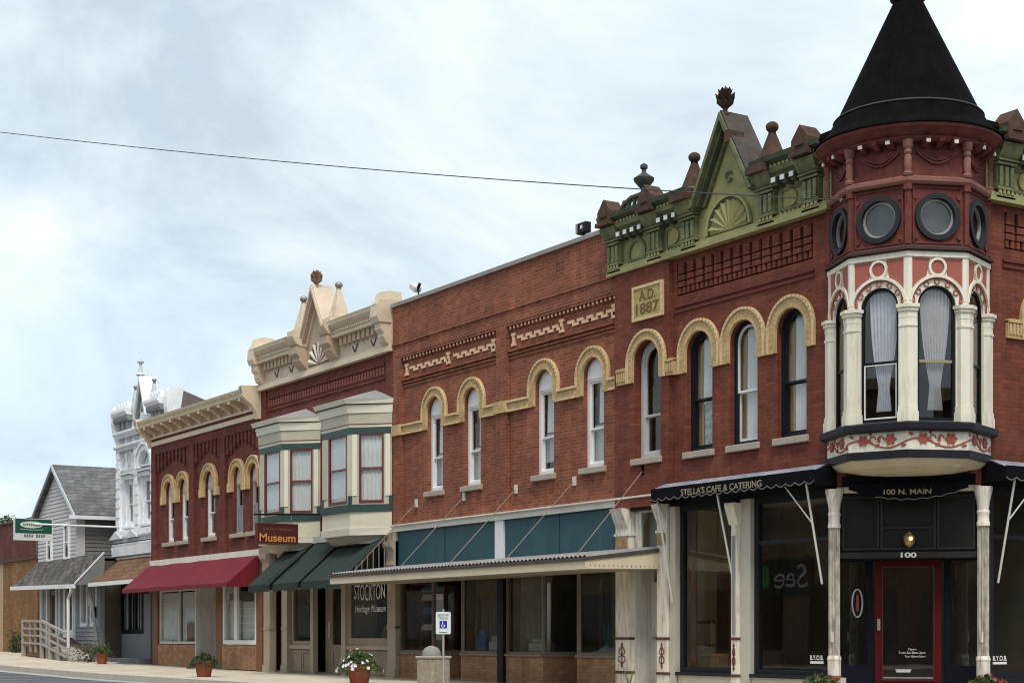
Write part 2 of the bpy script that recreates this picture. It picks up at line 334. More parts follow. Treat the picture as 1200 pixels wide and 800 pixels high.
# sidewalk slabs with open joints: each slab is a piece of the sidewalk
sw = sheet('sidewalk', mat('joint_concrete', (.16, .14, .11), .95), -160, 4.75, -4.72, .6, -.012, 110)
sl_m = [mat('sidewalk_concrete_%d' % i, c, .9, .10, 1.3, .15, 60, dirt=(.30, .26, .20), dirt_amt=.5) for i, c in enumerate([(.56, .485, .375), (.52, .455, .35), (.59, .51, .40)])]
ns = 0
for j, (ya, yb) in enumerate([(-4.72, -3.15), (-3.15, -1.58), (-1.58, .3)]):
    x = 4.7
    while x > -75:
        x2 = x-1.55
        if ns < 150:
            q = MB(); e = .012
            q.hexa([(x2+e, ya+e, gz(x2)-.1), (x-e, ya+e, gz(x)-.1), (x-e, yb-e, gz(x)-.1), (x2+e, yb-e, gz(x2)-.1)], [(x2+e, ya+e, gz(x2)), (x-e, ya+e, gz(x)), (x-e, yb-e, gz(x)), (x2+e, yb-e, gz(x2))])
            q.build('paving_slab', sl_m[(int(x*7)+j*5) % 3], sw); ns += 1
        x = x2
# kerb stones and the pale gutter strip
kb = sheet('gutter', mat('gutter_concrete', (.36, .35, .33), .9, .15, 1.5), -160, 4.9, -5.45, -4.9, -.146, 110)
k = MB(); xs = [4.9-3*i for i in range(46)]
kerb = None
for i in range(len(xs)-1):
    a, c = xs[i], xs[i+1]; q = MB()
    q.hexa([(c+.01, -4.9, gz(c)-.3), (a-.01, -4.9, gz(a)-.3), (a-.01, -4.725, gz(a)-.3), (c+.01, -4.725, gz(c)-.3)], [(c+.01, -4.88, gz(c)+.004), (a-.01, -4.88, gz(a)+.004), (a-.01, -4.725, gz(a)+.004), (c+.01, -4.725, gz(c)+.004)])
    o = q.build('kerb_stone', KERB, kb)
q = MB()
for i in range(16):                            # parking stall lines
    x0 = -9-2.9*i; q.add([(x0, -5.5, gz(x0)-.142), (x0+.12, -5.5, gz(x0)-.142), (x0-2.2, -10.2, gz(x0)-.142), (x0-2.32, -10.2, gz(x0)-.142)], [(0, 1, 2, 3)])
q.build('parking_lines', mat('road_paint', (.62, .62, .60), .8, .15, 3), kind='structure')
b = MB(); b.box(-160, 4.9, -22, -17.2, -.4, -.01); b.build('far_sidewalk', CONC, kind='structure')
b = MB(); b.box(14.9, 40, -40, -17.2, -.4, -.01); b.build('corner_sidewalk', CONC, kind='structure')
b = MB(); b.box(0, 4.9, .6, 80, -.4, -.008); b.build('side_sidewalk', CONC, kind='structure')
# ------------------------------------------------------------------ shared builders
def curtain(fr, parent, u0, u1, z0, z1, w, m, folds=6, amp=.025, gather=0., name='curtain', tie=None):
    b = MB(fr); nu, nv = folds*4, 10; vs = []; fs = []
    for i in range(nv+1):
        t = i/nv; z = z1+(z0-z1)*t
        k = 1.0
        if tie is not None:
            k = 1-(1-gather)*(t/tie)**2.2 if t < tie else gather+(1-gather)*.25*((t-tie)/(1-tie))
        for j in range(nu+1):
            s_ = j/nu; um = (u0+u1)/2
            u = um+(u0-um+(u1-u0)*s_)*k
            vs.append((u, z, w+amp*math.sin(s_*folds*2*math.pi+.4*i/3)))
    for i in range(nv):
        for j in range(nu): a = i*(nu+1)+j; fs.append((a, a+1, a+nu+2, a+nu+1))
    b.add(vs, fs); return b.build(name, m, parent, smooth=True)
def window(par, fr, uc, h, z0, zs, w, fm, ft=.07, tymp=None, zmid=None, cur=None, arch=True, sash=None, label=None, gl=None, zt=None):
    """frame (the part) with panes, sashes, meeting rail and curtains as sub-parts; w is the face of the frame"""
    sash = sash or fm; gl = gl or GLASS
    outer = archpoly(uc, h, z0, zs) if arch else rect(uc-h, uc+h, z0, zs)
    top = zs if (tymp or not arch) else None
    if tymp: hole = rect(uc-h+ft, uc+h-ft, z0+ft, zs-.03)
    elif arch: hole = archpoly(uc, h-ft, z0+ft, zs)
    else: hole = rect(uc-h+ft, uc+h-ft, z0+ft, zs-ft)
    b = MB(fr); b.plate(outer, w-.1, w, [hole]); win = b.build('window', fm, par, label=label)
    if tymp:
        q = MB(fr); q.plate(archpoly(uc, h-.035, zs+.02, zs+.02), w, w+.02); q.build('blind_head', tymp, win)
    hz1 = (zs-.03 if tymp else (zs if arch else zs-ft)); zmid = zmid or (z0+hz1)/2+.05
    hi = h-ft; st = .04
    # sashes
    q = MB(fr)
    if arch and not tymp: q.plate(archpoly(uc, hi, zmid, zs), w-.07, w-.03, [archpoly(uc, hi-st, zmid+st, zs)])
    else: q.plate(rect(uc-hi, uc+hi, zmid, hz1), w-.07, w-.03, [rect(uc-hi+st, uc+hi-st, zmid+st, hz1-st)])
    q.build('sash', sash, win)
    q = MB(fr); q.plate(rect(uc-hi, uc+hi, z0+ft, zmid+.03), w-.105, w-.075, [rect(uc-hi+st, uc+hi-st, z0+ft+st+.02, zmid-.02)]); q.build('sash', sash, win)
    p = MB(fr)
    if arch and not tymp: p.plate(archpoly(uc, hi-st+.005, zmid+st-.005, zs), w-.054, w-.05)
    else: p.plate(rect(uc-hi+st-.005, uc+hi-st+.005, zmid+st-.005, hz1-st+.005), w-.054, w-.05)
    p.build('pane', gl, win)
    p = MB(fr); p.plate(rect(uc-hi+st-.005, uc+hi-st+.005, z0+ft+st+.015, zmid-.015), w-.092, w-.088); p.build('pane', gl, win)
    ztop = hz1 if (tymp or not arch) else zs+hi*.8
    for c in (cur or []):
        kind, m, a, b_, lo, hi_ = c           # fractions across and up the opening
        u0, u1 = uc-hi+2*hi*a, uc-hi+2*hi*b_; zz0, zz1 = z0+(ztop-z0)*lo, z0+(ztop-z0)*hi_
        if kind == 'plain': curtain(fr, win, u0, u1, zz0, zz1, w-.145, m, max(3, int((u1-u0)*14)), .018)
        elif kind == 'tied': curtain(fr, win, u0, u1, zz0, zz1, w-.15, m, max(4, int((u1-u0)*14)), .02, .28, tie=.72)
        elif kind == 'flat':
            q = MB(fr); q.box(u0, u1, zz0, zz1, w-.135, w-.13); q.build('blind', m, win)
    return win
def cloth(fr, u0, u1, zt, wt, zb, wb, ribs, sag, seed):
    """canvas slope sagging between its ribs, slightly wrinkled"""
    q = MB(fr); nu, nv = ribs*8, 10; rd = random.Random(seed); vs = []; fs = []; ph = [rd.uniform(0, 6.28) for _ in range(4)]
    for i in range(nu+1):
        s_ = i/nu; u = u0+(u1-u0)*s_
        for j in range(nv+1):
            t = j/nv; d = sag*abs(math.sin(math.pi*ribs*s_))*math.sin(math.pi*min(1, t*1.02))+.006*math.sin(9*s_*ribs/2+ph[0]+3*t)+.005*math.sin(23*s_+11*t+ph[1])
            vs.append((u, zt+(zb-zt)*t-d, wt+(wb-wt)*t))
    for i in range(nu):
        for j in range(nv): a = i*(nv+1)+j; fs.append((a, a+nv+1, a+nv+2, a+1))
    return q.add(vs, fs)
def surround(par, fr, uc, ri, ro, zb, zs, w0, w1, legs=(True, True), zleg=None, m=BUFF, rim=BUFF_RIM):
    """arched stone surround with a raised rim and voussoir joints"""
    pts = arc(uc, zs, ro, 0, 180, 20)+[(uc-ro, zb), (uc-ri, zb)]+arc(uc, zs, ri, 180, 0, 16)+[(uc+ri, zb), (uc+ro, zb)]
    b = MB(fr); b.plate(pts, w0, w1); s = b.build('arch_surround', m, par)
    r = MB(fr); zr = zleg if zleg else zb
    path = [(uc-ro+.03, zr)]+arc(uc, zs, ro-.03, 180, 0, 20)+[(uc+ro-.03, zr)]
    r.strip(path, .05, w1, w1+.03); r.build('rim', rim, s)
    r = MB(fr); r.strip([(uc-ri-.03, zb+.02)]+arc(uc, zs, ri+.03, 180, 0, 16)+[(uc+ri+.03, zb+.02)], .035, w1, w1+.015); r.build('inner_rim', m, s)
    j = MB(fr)
    for i in range(1, 18):
        a = math.pi*i/18; j.strip([(uc+(ri+.05)*math.cos(a), zs+(ri+.05)*math.sin(a)), (uc+(ro-.06)*math.cos(a), zs+(ro-.06)*math.sin(a))], .014, w1, w1+.003)
        if i % 1 == 0: j.strip([(uc+(ro-.06)*math.cos(a+.06), zs+(ro-.06)*math.sin(a+.06)), (uc+ro*math.cos(a+.06), zs+ro*math.sin(a+.06))], .016, w1+.03, w1+.034)
    for zz_ in (zb+.12, zb+.24, zb+.34):
        for sg in (-1, 1): j.strip([(uc+sg*(ri+.05), zz_), (uc+sg*(ro-.06), zz_)], .014, w1, w1+.003)
    j.build('arch_joints', BUFF_JOINT, s, kind='stuff')
    return s
def sill(par, fr, u0, u1, z0, z1, w0, w1, m=None):
    b = MB(fr); b.box(u0, u1, z0, z1, w0, w1); return b.build('sill', m or STONE_SILL, par, bevel=.012)
def sunburst(par, fr, uc, z0, r, w, m_disc, m_ray, n=9, both=False):
    b = MB(fr); b.plate(archpoly(uc, r, z0, z0+.001, 20)[2:], w, w+.02); d = b.build('sunburst', m_disc, par)
    for i in range(n):
        a = R(180*(i+.5)/n); s_ = R(180/n*.36); p = MB(fr)
        p.add([(uc+.1*r*math.cos(a), z0+.1*r*math.sin(a), w+.02), (uc+.93*r*math.cos(a-s_), z0+.93*r*math.sin(a-s_), w+.02), (uc+.97*r*math.cos(a), z0+.97*r*math.sin(a), w+.06), (uc+.93*r*math.cos(a+s_), z0+.93*r*math.sin(a+s_), w+.02)], [(0, 1, 2), (0, 2, 3), (0, 3, 1), (1, 3, 2)])
        p.build('ray', m_ray, d)
    r_ = MB(fr); r_.strip(arc(uc, z0, r+.03, 0, 180, 24), .06, w, w+.07); r_.build('rim', m_disc, d)
    return d
def finial(par, c, h, m, leafy=True, name='finial'):
    b = MB()
    b.lathe([(.11*h, 0), (.13*h, .08*h), (.07*h, .16*h), (.09*h, .24*h), (.05*h, .3*h)], c, 10)
    if leafy:
        for ring, (zc, rr, nn, L) in enumerate(((.24, .20, 7, .40), (.40, .22, 7, .40), (.58, .16, 6, .36), (.66, .06, 4, .30))):
            for k in range(nn):
                a = k*2*math.pi/nn+ring*.5; ca, sa = math.cos(a), math.sin(a); ta = (-sa, ca)
                def P(r_, z_, t_): return (c[0]+r_*h*ca+t_*h*ta[0], c[1]+r_*h*sa+t_*h*ta[1], c[2]+z_*h)
                b.add([P(rr*.3, zc, -.05), P(rr*.3, zc, .05), P(rr*1.25, zc+L*.45, .12), P(rr*1.5, zc+L*.85, .0), P(rr*1.25, zc+L*.45, -.12), P(rr*.5, zc+L*.55, 0)], [(0, 1, 2, 5), (0, 5, 4), (5, 2, 3), (5, 3, 4), (0, 4, 3, 2), (0, 2, 1)])
        b.lathe([(.06*h, .2*h), (.1*h, .5*h), (.06*h, .8*h), (.001, h)], c, 8)
    else:
        b.ball((c[0], c[1], c[2]+.62*h), .34*h, 10, 6, .9)
    return b.build(name, m, par, smooth=not leafy)
def pinnacle(par, c, hw, z0, z1, m, mball, rb=.1):
    b = MB(); x, y = c
    b.box(x-hw, x+hw, y-hw, y+hw, z0, z0+.12)
    b.add([(x-hw*.85, y-hw*.85, z0+.12), (x+hw*.85, y-hw*.85, z0+.12), (x+hw*.85, y+hw*.85, z0+.12), (x-hw*.85, y+hw*.85, z0+.12), (x-.045, y-.045, z1), (x+.045, y-.045, z1), (x+.045, y+.045, z1), (x-.045, y+.045, z1)],
          [(0, 1, 5, 4), (1, 2, 6, 5), (2, 3, 7, 6), (3, 0, 4, 7), (4, 5, 6, 7), (0, 3, 2, 1)])
    p = b.build('pinnacle', m, par)
    q = MB(); q.lathe([(.04, 0), (.075, .015), (.04, .04)], (x, y, z1-.01), 10); q.ball((x, y, z1+.1), rb, 12, 8, .82); q.build('ball', mball, p, smooth=True)
    return p
def gabled_block(par, fr, uc, hw, z0, z1, zp, w0, w1, m, name='acroterion'):
    b = MB(fr); b.plate([(uc-hw, z0), (uc+hw, z0), (uc+hw, z1), (uc, zp), (uc-hw, z1)], w0, w1)
    b.plate([(uc-hw*.55, z0+.12), (uc+hw*.55, z0+.12), (uc, zp-.16)], w1, w1+.025)
    b.box(uc-hw-.03, uc+hw+.03, z0-.05, z0+.03, w0, w1+.04)
    return b.build(name, m, par)
def console(par, fr, uc, hw, z0, z1, w1, m, m2, flutes=3):
    """bracket block: fluted face, cap bands, stepped foot"""
    h = z1-z0; b = MB(fr)
    b.box(uc-hw, uc+hw, z0+.2*h, z1, -.05, w1-.05)
    for k in range(flutes):
        c = uc-hw+(k+.5)*2*hw/flutes; e = hw/flutes*.62
        b.plate(rect(c-e, c+e, z0+.26*h, z1-.2*h), w1-.05, w1)
    b.box(uc-hw-.03, uc+hw+.03, z1-.15*h, z1-.08*h, -.05, w1+.02); b.box(uc-hw-.045, uc+hw+.045, z1-.05*h, z1, -.05, w1+.05)
    b.box(uc-hw-.02, uc+hw+.02, z0+.16*h, z0+.24*h, -.05, w1)
    o = b.build('bracket', m, par)
    q = MB(fr)
    for k in range(4):
        c = uc-hw+(k+.5)*2*hw/4; q.box(c-hw/7, c+hw/7, z0+.04*h, z0+.16*h, w1-.05, w1-.01)
    q.box(uc-hw-.03, uc+hw+.03, z0-.07*h, z0+.05*h, -.05, w1-.03); q.build('bracket_foot', m2, o)
    return o
def cushion(par, fr, uc, hw, z0, z1, w0, w1, m):
    b = MB(fr); pr = [(w0, z0)]+[(w1-(w1-w0)*.45*(1-math.sin(R(t)))-.0, z0+(z1-z0)*(.5-.5*math.cos(R(2*t)))) for t in (10, 30, 50, 70, 90)]+[(w0, z1)]
    b.prism(pr, uc-hw, uc+hw); return b.build('bracket_cushion', m, par, smooth=True)
def gable(par, fr, uc, hw, z0, za, wb, wf, m, m_in, m_roof, th=.13):
    """steep hooded gable: two raking hoods with stepped mouldings, roof slopes behind"""
    sl = math.hypot(hw, za-z0); nx, nz = (za-z0)/sl, hw/sl
    for s_, nm in ((-1, 'raking_hood'), (1, 'raking_hood')):
        steps = [(0, th*.55, wf), (th*.55, th*1.15, wf-.08), (th*1.15, th*1.7, wf-.2)]
        root = None
        for i, (a, c, ww) in enumerate(steps):
            def off(d): return [(uc+s_*(hw-d/nx), z0), (uc, za-d/nz)]
            A, B = off(a), off(c)
            b = MB(fr); b.plate([A[0], A[1], B[1], B[0]] if s_ < 0 else [A[0], B[0], B[1], A[1]], wb, ww)
            o = b.build(nm if i == 0 else 'moulding', m if i != 1 else m_in, par if i == 0 else root)
            root = root or o
    b = MB(fr)
    for s_ in (-1, 1):
        b.add([(uc+s_*(hw+.03), z0, wb-.25), (uc, za+.04, wb-.25), (uc, za+.04, wf-.04), (uc+s_*(hw+.03), z0, wf-.04)], [(0, 1, 2, 3)])
        b.add([(uc+s_*(hw+.03), z0-.02, wb-.25), (uc, za+.02, wb-.25), (uc, za+.02, wf-.04), (uc+s_*(hw+.03), z0-.02, wf-.04)], [(0, 1, 2, 3)])
    b.plate([(uc-hw, z0), (uc+hw, z0), (uc, za)], wb-.25, wb-.22)
    return b.build('gable_roof', m_roof, par)
# ------------------------------------------------------------------ corner building
CB = thing('corner_building', (-4, 3, 0), 'red brick corner building with green cornice and round turret under a black cone', 'building')
TX, TY = -.9, .9
wx0, wx1 = -6.3, -1.45
holes = []
WC = [-5.47, -4.16, -2.84]
for c in WC: holes.append(archpoly(c, .39, 4.58, 6.46))
holes.append(rect(-6.17, -2.28, 7.62, 8.24))
b = MB(FR1); b.plate(rect(wx0, wx1, 3.62, 9.1), -.3, 0, holes); b.build('wall', BR_CORNER, CB)
b = MB(FR1); b.plate(rect(-8.12, wx0, 3.62, 8.36), -.3, .1, [archpoly(-7.01, .44, 4.58, 6.47)]); b.build('pilaster_bay', BR_CORNER, CB)
b = MB(FR1); b.box(-8.12, wx0, 8.36, 9.4, -.3, 0); b.build('parapet', BR_CORNER, CB)
# side street front
h2 = [archpoly(3.27+i*1.35, .39, 4.58, 6.46) for i in range(3)]
b = MB(FR2); b.plate(rect(1.45, 12, 3.62, 9.4), -.3, 0, h2+[rect(2.25, 6.4, 7.62, 8.24)]); b.build('side_wall', BR_CORNER, CB)
b = MB(); b.box(-8.1, -.4, 13.7, 14, 0, 9.3); b.box(-8.12, -7.9, .3, 14, 0, 9.3); b.box(-.3, -.05, 12, 14, 0, 9.4)
b.build('rear_wall', BR_FAR, CB)
fp = [(-7.9, .1), (-1.9, .1), (-.25, 1.9), (-.25, 13.8), (-7.9, 13.8)]
b = MB(Matrix(((1, 0, 0, 0), (0, 1, 0, 0), (0, 0, 1, 0), (0, 0, 0, 1)))); b.plate(fp, 9.0, 9.1); b.build('roof_deck', ROOFING, CB)
b = MB(); b.plate(fp, 3.70, 3.85); b.build('upper_floor', CEIL, CB)
b = MB(); b.plate(fp, -.05, .05); b.build('shop_floor', INT_FL, CB)
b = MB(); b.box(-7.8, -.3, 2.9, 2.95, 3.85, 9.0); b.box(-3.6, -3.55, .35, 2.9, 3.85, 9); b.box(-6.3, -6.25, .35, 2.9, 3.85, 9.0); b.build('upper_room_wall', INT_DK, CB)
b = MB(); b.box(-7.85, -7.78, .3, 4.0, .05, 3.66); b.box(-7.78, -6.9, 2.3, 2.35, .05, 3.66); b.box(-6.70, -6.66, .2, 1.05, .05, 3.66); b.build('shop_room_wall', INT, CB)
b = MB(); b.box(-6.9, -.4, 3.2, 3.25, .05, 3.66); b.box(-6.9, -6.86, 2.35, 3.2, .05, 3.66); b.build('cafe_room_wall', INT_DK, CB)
# corbel table between windows and cornice: recessed ground, brick blocks one by one
for fr, u0, n, pitch in ((FR1, -6.17, 14, 3.89/14), (FR2, 2.25, 15, 4.15/15)):
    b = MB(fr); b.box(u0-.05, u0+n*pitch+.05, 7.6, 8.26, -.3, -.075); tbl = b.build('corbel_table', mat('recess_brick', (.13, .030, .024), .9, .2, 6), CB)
    tooth = MB(fr)
    for i in range(n):
        a, c = u0+i*pitch+.035, u0+(i+1)*pitch-.035
        for z0, z1 in ((8.045, 8.238), (7.915, 8.02), (7.79, 7.89)):
            if z0 > 8: q = MB(fr); q.box(a+.01, c-.01, z0, z1, -.1, .012)
            else: q = MB(fr); q.box(a, c, z0, z1, -.1, .006)
            q.build('corbel_brick', BR_CORNER, tbl)
        for t in range(2): tooth.box(a+t*pitch*.5+.0, a+t*pitch*.5+pitch*.26, 7.655, 7.765, -.1, .0)
    tooth.build('corbel_teeth', BR_CORNER, tbl, kind='stuff')
    q = MB(fr); L = n*pitch
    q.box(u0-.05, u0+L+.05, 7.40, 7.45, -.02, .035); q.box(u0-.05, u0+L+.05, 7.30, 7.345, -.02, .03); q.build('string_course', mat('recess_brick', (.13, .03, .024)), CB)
# arches and windows
cur3 = [[('plain', DRAPE, -.05, .28, .02, .98), ('plain', CURT, .26, .98, .42, 1)], [('plain', DRAPE, -.05, .26, .02, .98), ('plain', CURT, .24, 1.05, .02, 1)], [('plain', DRAPE, -.05, .28, .02, .98), ('plain', CURT, .27, 1.05, .02, 1)]]
for i, c in enumerate(WC):
    surround(CB, FR1, c, .39, .635, 6.11, 6.46, 0, .035)
    wn = window(CB, FR1, c, .39, 4.58, 6.46, -.1, NAVY, .065, cur=cur3[i], zmid=5.55, sash=NAVY if i != 1 else LETT_W)
    sill(CB, FR1, c-.46, c+.46, 4.45, 4.575, -.1, .07)
    if i == 0:                                 # patterned panel in the lower sash
        q = MB(FR1); q.box(c-.10, c+.29, 4.7, 5.5, -.225, -.22); q.build('patterned_blind', mat('teal_white_pattern', (.36, .47, .47), .7, .75, 9), wn)
surround(CB, FR1, -7.02, .43, .65, 6.11, 6.47, .1, .135)
window(CB, FR1, -7.01, .44, 4.58, 6.47, -.08, mat('grey_white_frame', (.55, .54, .52), .6, .1, 6), .10, cur=[('plain', CURT2, .75, 1, .0, .45)], zmid=5.42)
sill(CB, FR1, -7.50, -6.52, 4.45, 4.575, 0, .17)
for fr, u0, u1, ww in ((FR1, -8.0, -7.68, .14), (FR1, -6.36, -6.12, .13), (FR2, 2.28, 2.62, .06)):   # ribbed impost blocks
    q = MB(fr); q.box(u0, u1, 6.11, 6.40, -.05, ww); n = 4
    for k in range(n): q.box(u0+(k+.2)*(u1-u0)/n, u0+(k+.8)*(u1-u0)/n, 6.17, 6.35, ww, ww+.025)
    q.box(u0, u1, 6.37, 6.43, -.05, ww+.03); q.build('impost_block', BUFF, CB)
for i in range(3):
    c = 3.27+i*1.35
    surround(CB, FR2, c, .39, .655, 6.11, 6.46, 0, .06); window(CB, FR2, c, .39, 4.58, 6.46, -.1, NAVY, .065); sill(CB, FR2, c-.46, c+.46, 4.45, 4.575, -.1, .07)
# date plaque
q = MB(FR1); q.plate(rect(-7.40, -6.50, 7.36, 7.95), .1, .14); pl = q.build('date_plaque', mat('buff_plaque', (.40, .325, .105), .8, .3, 8, .3, 50), CB)
q = MB(FR1); q.plate(rect(-7.45, -6.45, 7.31, 8.0), .1, .16, [rect(-7.39, -6.51, 7.37, 7.94)]); q.build('plaque_rim', BUFF_RIM, pl)
LET_D = mat('plaque_letter', (.16, .085, .035), .7, .1)
text(pl, 'A.D.', FR1, -7.22, -6.68, 7.69, 7.89, .142, LET_D, bold=.02); text(pl, '1887', FR1, -7.33, -6.57, 7.42, 7.64, .142, LET_D, bold=.02)
# green metal cornice
def green_cornice(fr, u0, u1, brackets, gc, gh, urn_u, skip_gable=False):
    b = MB(fr); b.box(u0, u1, 8.36, 8.45, -.1, .17); b.box(u0, u1, 8.45, 8.52, -.1, .13); base = b.build('cornice_base', GREEN_LT, CB)
    b = MB(fr); b.box(u0, u1, 8.52, 9.16, -.1, .06); b.build('frieze', GREEN_LT, CB)
    segs = []; edges = [u0]+[gc-gh, gc+gh]+[u1] if gc is not None else [u0, u1]
    for k in range(0, len(edges), 2):
        a, c = edges[k], edges[k+1]
        m1 = MB(fr); m1.prism([(-.1, 9.16), (.20, 9.16), (.22, 9.22), (.30, 9.26), (.32, 9.33), (-.1, 9.33)], a, c); cr = m1.build('cornice_shelf', GREEN_CORN, CB)
        m1 = MB(fr); m1.prism([(-.1, 9.33), (.26, 9.33), (.30, 9.40), (.40, 9.45), (.42, 9.53), (-.1, 9.53)], a, c); m1.build('cornice_crown', GREEN_DK, cr)
        m1 = MB(fr); m1.prism([(-.35, 9.53), (.36, 9.53), (-.3, 9.66)], a, c); m1.build('cornice_capping', GREYMET, cr)
    for kx, (uc, kind) in enumerate(brackets):
        console(CB, fr, uc, .2, 8.46, 9.06, .20, GREEN_CORN if kind != 'lt' else GREEN_LT, GREEN_LT)
        cushion(CB, fr, uc, .24, 9.06, 9.30, -.05, .36, GREEN_CORN)
        if kind == 'block': gabled_block(CB, fr, uc, .215, 9.38, 9.62, 9.86, .04, .42, BROWN_BLK)
        else:
            c = fr @ Vector((uc, 0, .02)); pinnacle(CB, (c.x, c.y), .24, 9.40, 10.08, BROWN_BLK, BROWN_BLK, .12)
            q = MB(fr); q.box(uc-.25, uc+.25, 9.30, 9.44, .0, .45); q.build('pinnacle_base', BROWN_BLK, CB)
    bd = MB(fr); nb = int((u1-u0)/.11)
    for i in range(nb):
        u = u0+(i+.5)*(u1-u0)/nb
        if gc is not None and abs(u-gc) < gh: continue
        bd.box(u-.03, u+.03, 9.335, 9.385, .27, .325); bd.plate([(u-.045, 8.52), (u+.045, 8.52), (u, 8.60)], .06, .085)
    bd.build('bead_row', GREEN_LT, CB, kind='stuff')
    # small hanging drops between brackets, round panel bosses
    bs = sorted(u for u, _ in brackets)
    for a, c in zip(bs, bs[1:]):
        if gc is not None and a < gc < c: continue
        m = 3 if c-a < 1.3 else 4; mid = (a+c)/2
        for k in range(m):
            uu = mid+(k-(m-1)/2)*.24; q = MB(fr); q.box(uu-.055, uu+.055, 9.02, 9.17, .0, .26); q.box(uu-.05, uu+.05, 9.085, 9.155, .26, .29)
            dd = q.build('modillion', GREEN_DK, CB); q = MB(fr); q.box(uu-.05, uu+.05, 9.07, 9.155, .29, .31); q.build('modillion_face', LETT_W, dd)
        if fr is FR1 and a < -7: continue
        q = MB(fr); q.plate(rect(mid-.30, mid+.30, 8.58, 8.98), .06, .085, [rect(mid-.24, mid+.24, 8.63, 8.93)]); pn = q.build('frieze_panel', GREEN_CORN, CB)
        o_ = fr @ Vector((mid, 8.78, .06)); q = MB(fr); q.plate(arc(mid, 8.78, .15, 0, 345, 22), .06, .10); q.build('boss', OLIVE_GOLD, pn)
BRK = [(-8.07, 'block'), (-6.69, 'block'), (-5.60, 'pin'), (-3.34, 'pin'), (-2.16, 'block')]
green_cornice(FR1, -8.33, -1.75, BRK, -4.47, .93, -7.4)
green_cornice(FR2, 1.75, 9, [(2.10, 'block'), (3.2, 'block'), (4.3, 'pin'), (6.6, 'pin'), (7.8, 'block')], 5.45, .93, 0)
GC = -4.47
gable(CB, FR1, GC, .92, 9.12, 10.70, -.1, .34, GREEN_CORN, GREEN_DK, mat('dark_slate_slope', (.062, .052, .045), .85, .35, 4, .3, 30, dirt=(.10, .085, .07), dirt_amt=.7))
q = MB(FR1); q.plate([(GC-.8, 8.5), (GC+.8, 8.5), (GC+.8, 9.2), (GC, 10.45), (GC-.8, 9.2)], -.06, .07); ty = q.build('tympanum', GREEN_LT, CB)
q = MB(FR1); q.plate(arc(GC, 8.56, .60, 0, 180, 20), .09, .105); sb = q.build('sunburst', OLIVE_GOLD, ty)
q = MB(FR1)
for i in range(9):
    a = R(180*(i+.5)/9); s_ = R(6.6); r = .58
    q.add([(GC+.08*math.cos(a), 8.56+.08*math.sin(a), .105), (GC+.9*r*math.cos(a-s_), 8.56+.9*r*math.sin(a-s_), .105), (GC+.97*r*math.cos(a), 8.56+.97*r*math.sin(a), .15), (GC+.9*r*math.cos(a+s_), 8.56+.9*r*math.sin(a+s_), .105)], [(0, 1, 2), (0, 2, 3), (0, 3, 1), (1, 3, 2)])
q.strip(arc(GC, 8.56, .63, 0, 180, 24), .055, .09, .15); q.build('sunburst_rays', GREEN_LT, ty)
q = MB(FR1); q.strip(arc(GC, 8.56, .575, 0, 180, 24), .03, .09, .125); q.build('sunburst_line', GREEN_DK, ty)
q = MB(FR1); q.strip(arc(GC, 9.55, .09, 30, 330, 12), .03, .09, .12); q.build('scroll', GREEN_CORN, ty)
finial(CB, (GC, -.18, 10.64), .58, BROWN_BLK)
q = MB(FR1); q.box(GC+.20, GC+.32, 10.08, 10.3, .0, .37); q.build('hood_boss', BROWN_BLK, CB)
q = MB(FR1); q.plate(archpoly(-7.38, .30, 8.55, 8.70), .06, .10, [archpoly(-7.38, .23, 8.60, 8.70)]); q.build('arched_panel', GREEN_CORN, CB)
# urn and pierced cresting over the left bay
um = mat('verdigris_metal', (.05, .055, .045), .6, .35, 6)
q = MB(); q.lathe([(.12, 0), (.12, .04), (.05, .08), (.05, .16), (.10, .20), (.20, .32), (.21, .37), (.15, .41), (.05, .48), (.04, .54), (.075, .57), (.075, .63), (.02, .67)], (-6.98, -.2, 9.70), 16); q.build('urn', um, CB, smooth=True)
q = MB(FR1)
q.strip([(-7.75, 9.53), (-7.55, 9.68), (-7.3, 9.76), (-6.95, 9.76), (-6.9, 9.55)], .06, .2, .3)
for k in range(4): q.strip([(-7.62+k*.18, 9.53), (-7.56+k*.18, 9.68+.02*k)], .05, .22, .28); q.strip(arc(-7.55+k*.18, 9.68, .06, 0, 180, 6), .03, .22, .28)
q.build('cresting', GREEN_DK, CB)
for px_, ht in ((-6.1, .55), (-2.75, .35), (-5.1, .25)):                    # pale flashing behind the cornice
    q = MB(FR1); q.box(px_-.3, px_+.2, 9.55, 9.55+ht*.55, -.45, -.4); q.build('flashing', mat('bright_flashing', (.72, .73, .76), .4, .1, 4), CB)
# ------------------------------------------------------------------ corner turret (a part of the corner building)
PH = R(-45)                                   # the octagon has a corner pointing at the street crossing
K8 = math.cos(R(22.5))
def octo(mb, prof, seg=8): return mb.lathe([(a/K8 if seg == 8 else a, z) for a, z in prof], (TX, TY, 0), seg, PH)
AP = 1.20                                     # distance from the axis to the window wall
def face(k): a = PH+R(22.5+45*k); return frame((TX, TY, 0), (-math.sin(a), math.cos(a), 0), (math.cos(a), math.sin(a), 0))
FACES = [-2, -1, 0, 1]
hw8 = AP*math.tan(R(22.5))
b = MB()
for k in FACES+[-3, 2]:
    b.M = face(k)
    hs = [archpoly(0, .33, 4.56, 6.44)] if k in FACES else []
    b.plate(rect(-hw8-.004, hw8+.004, 4.5, 7.36), AP-.1, AP, hs)
tower = b.build('turret', CREAM, CB, label='octagonal corner turret with arched windows, round windows and black cone roof')
b = MB(); octo(b, [(.45, 3.74), (.80, 3.765), (1.08, 3.83), (1.22, 3.92), (1.24, 3.95)], 8); b.build('turret_base', mat('stone_paint', (.58, .51, .38), .6, .08, 2.5, dirt=(.35, .29, .2), dirt_amt=.6), tower, smooth=False)
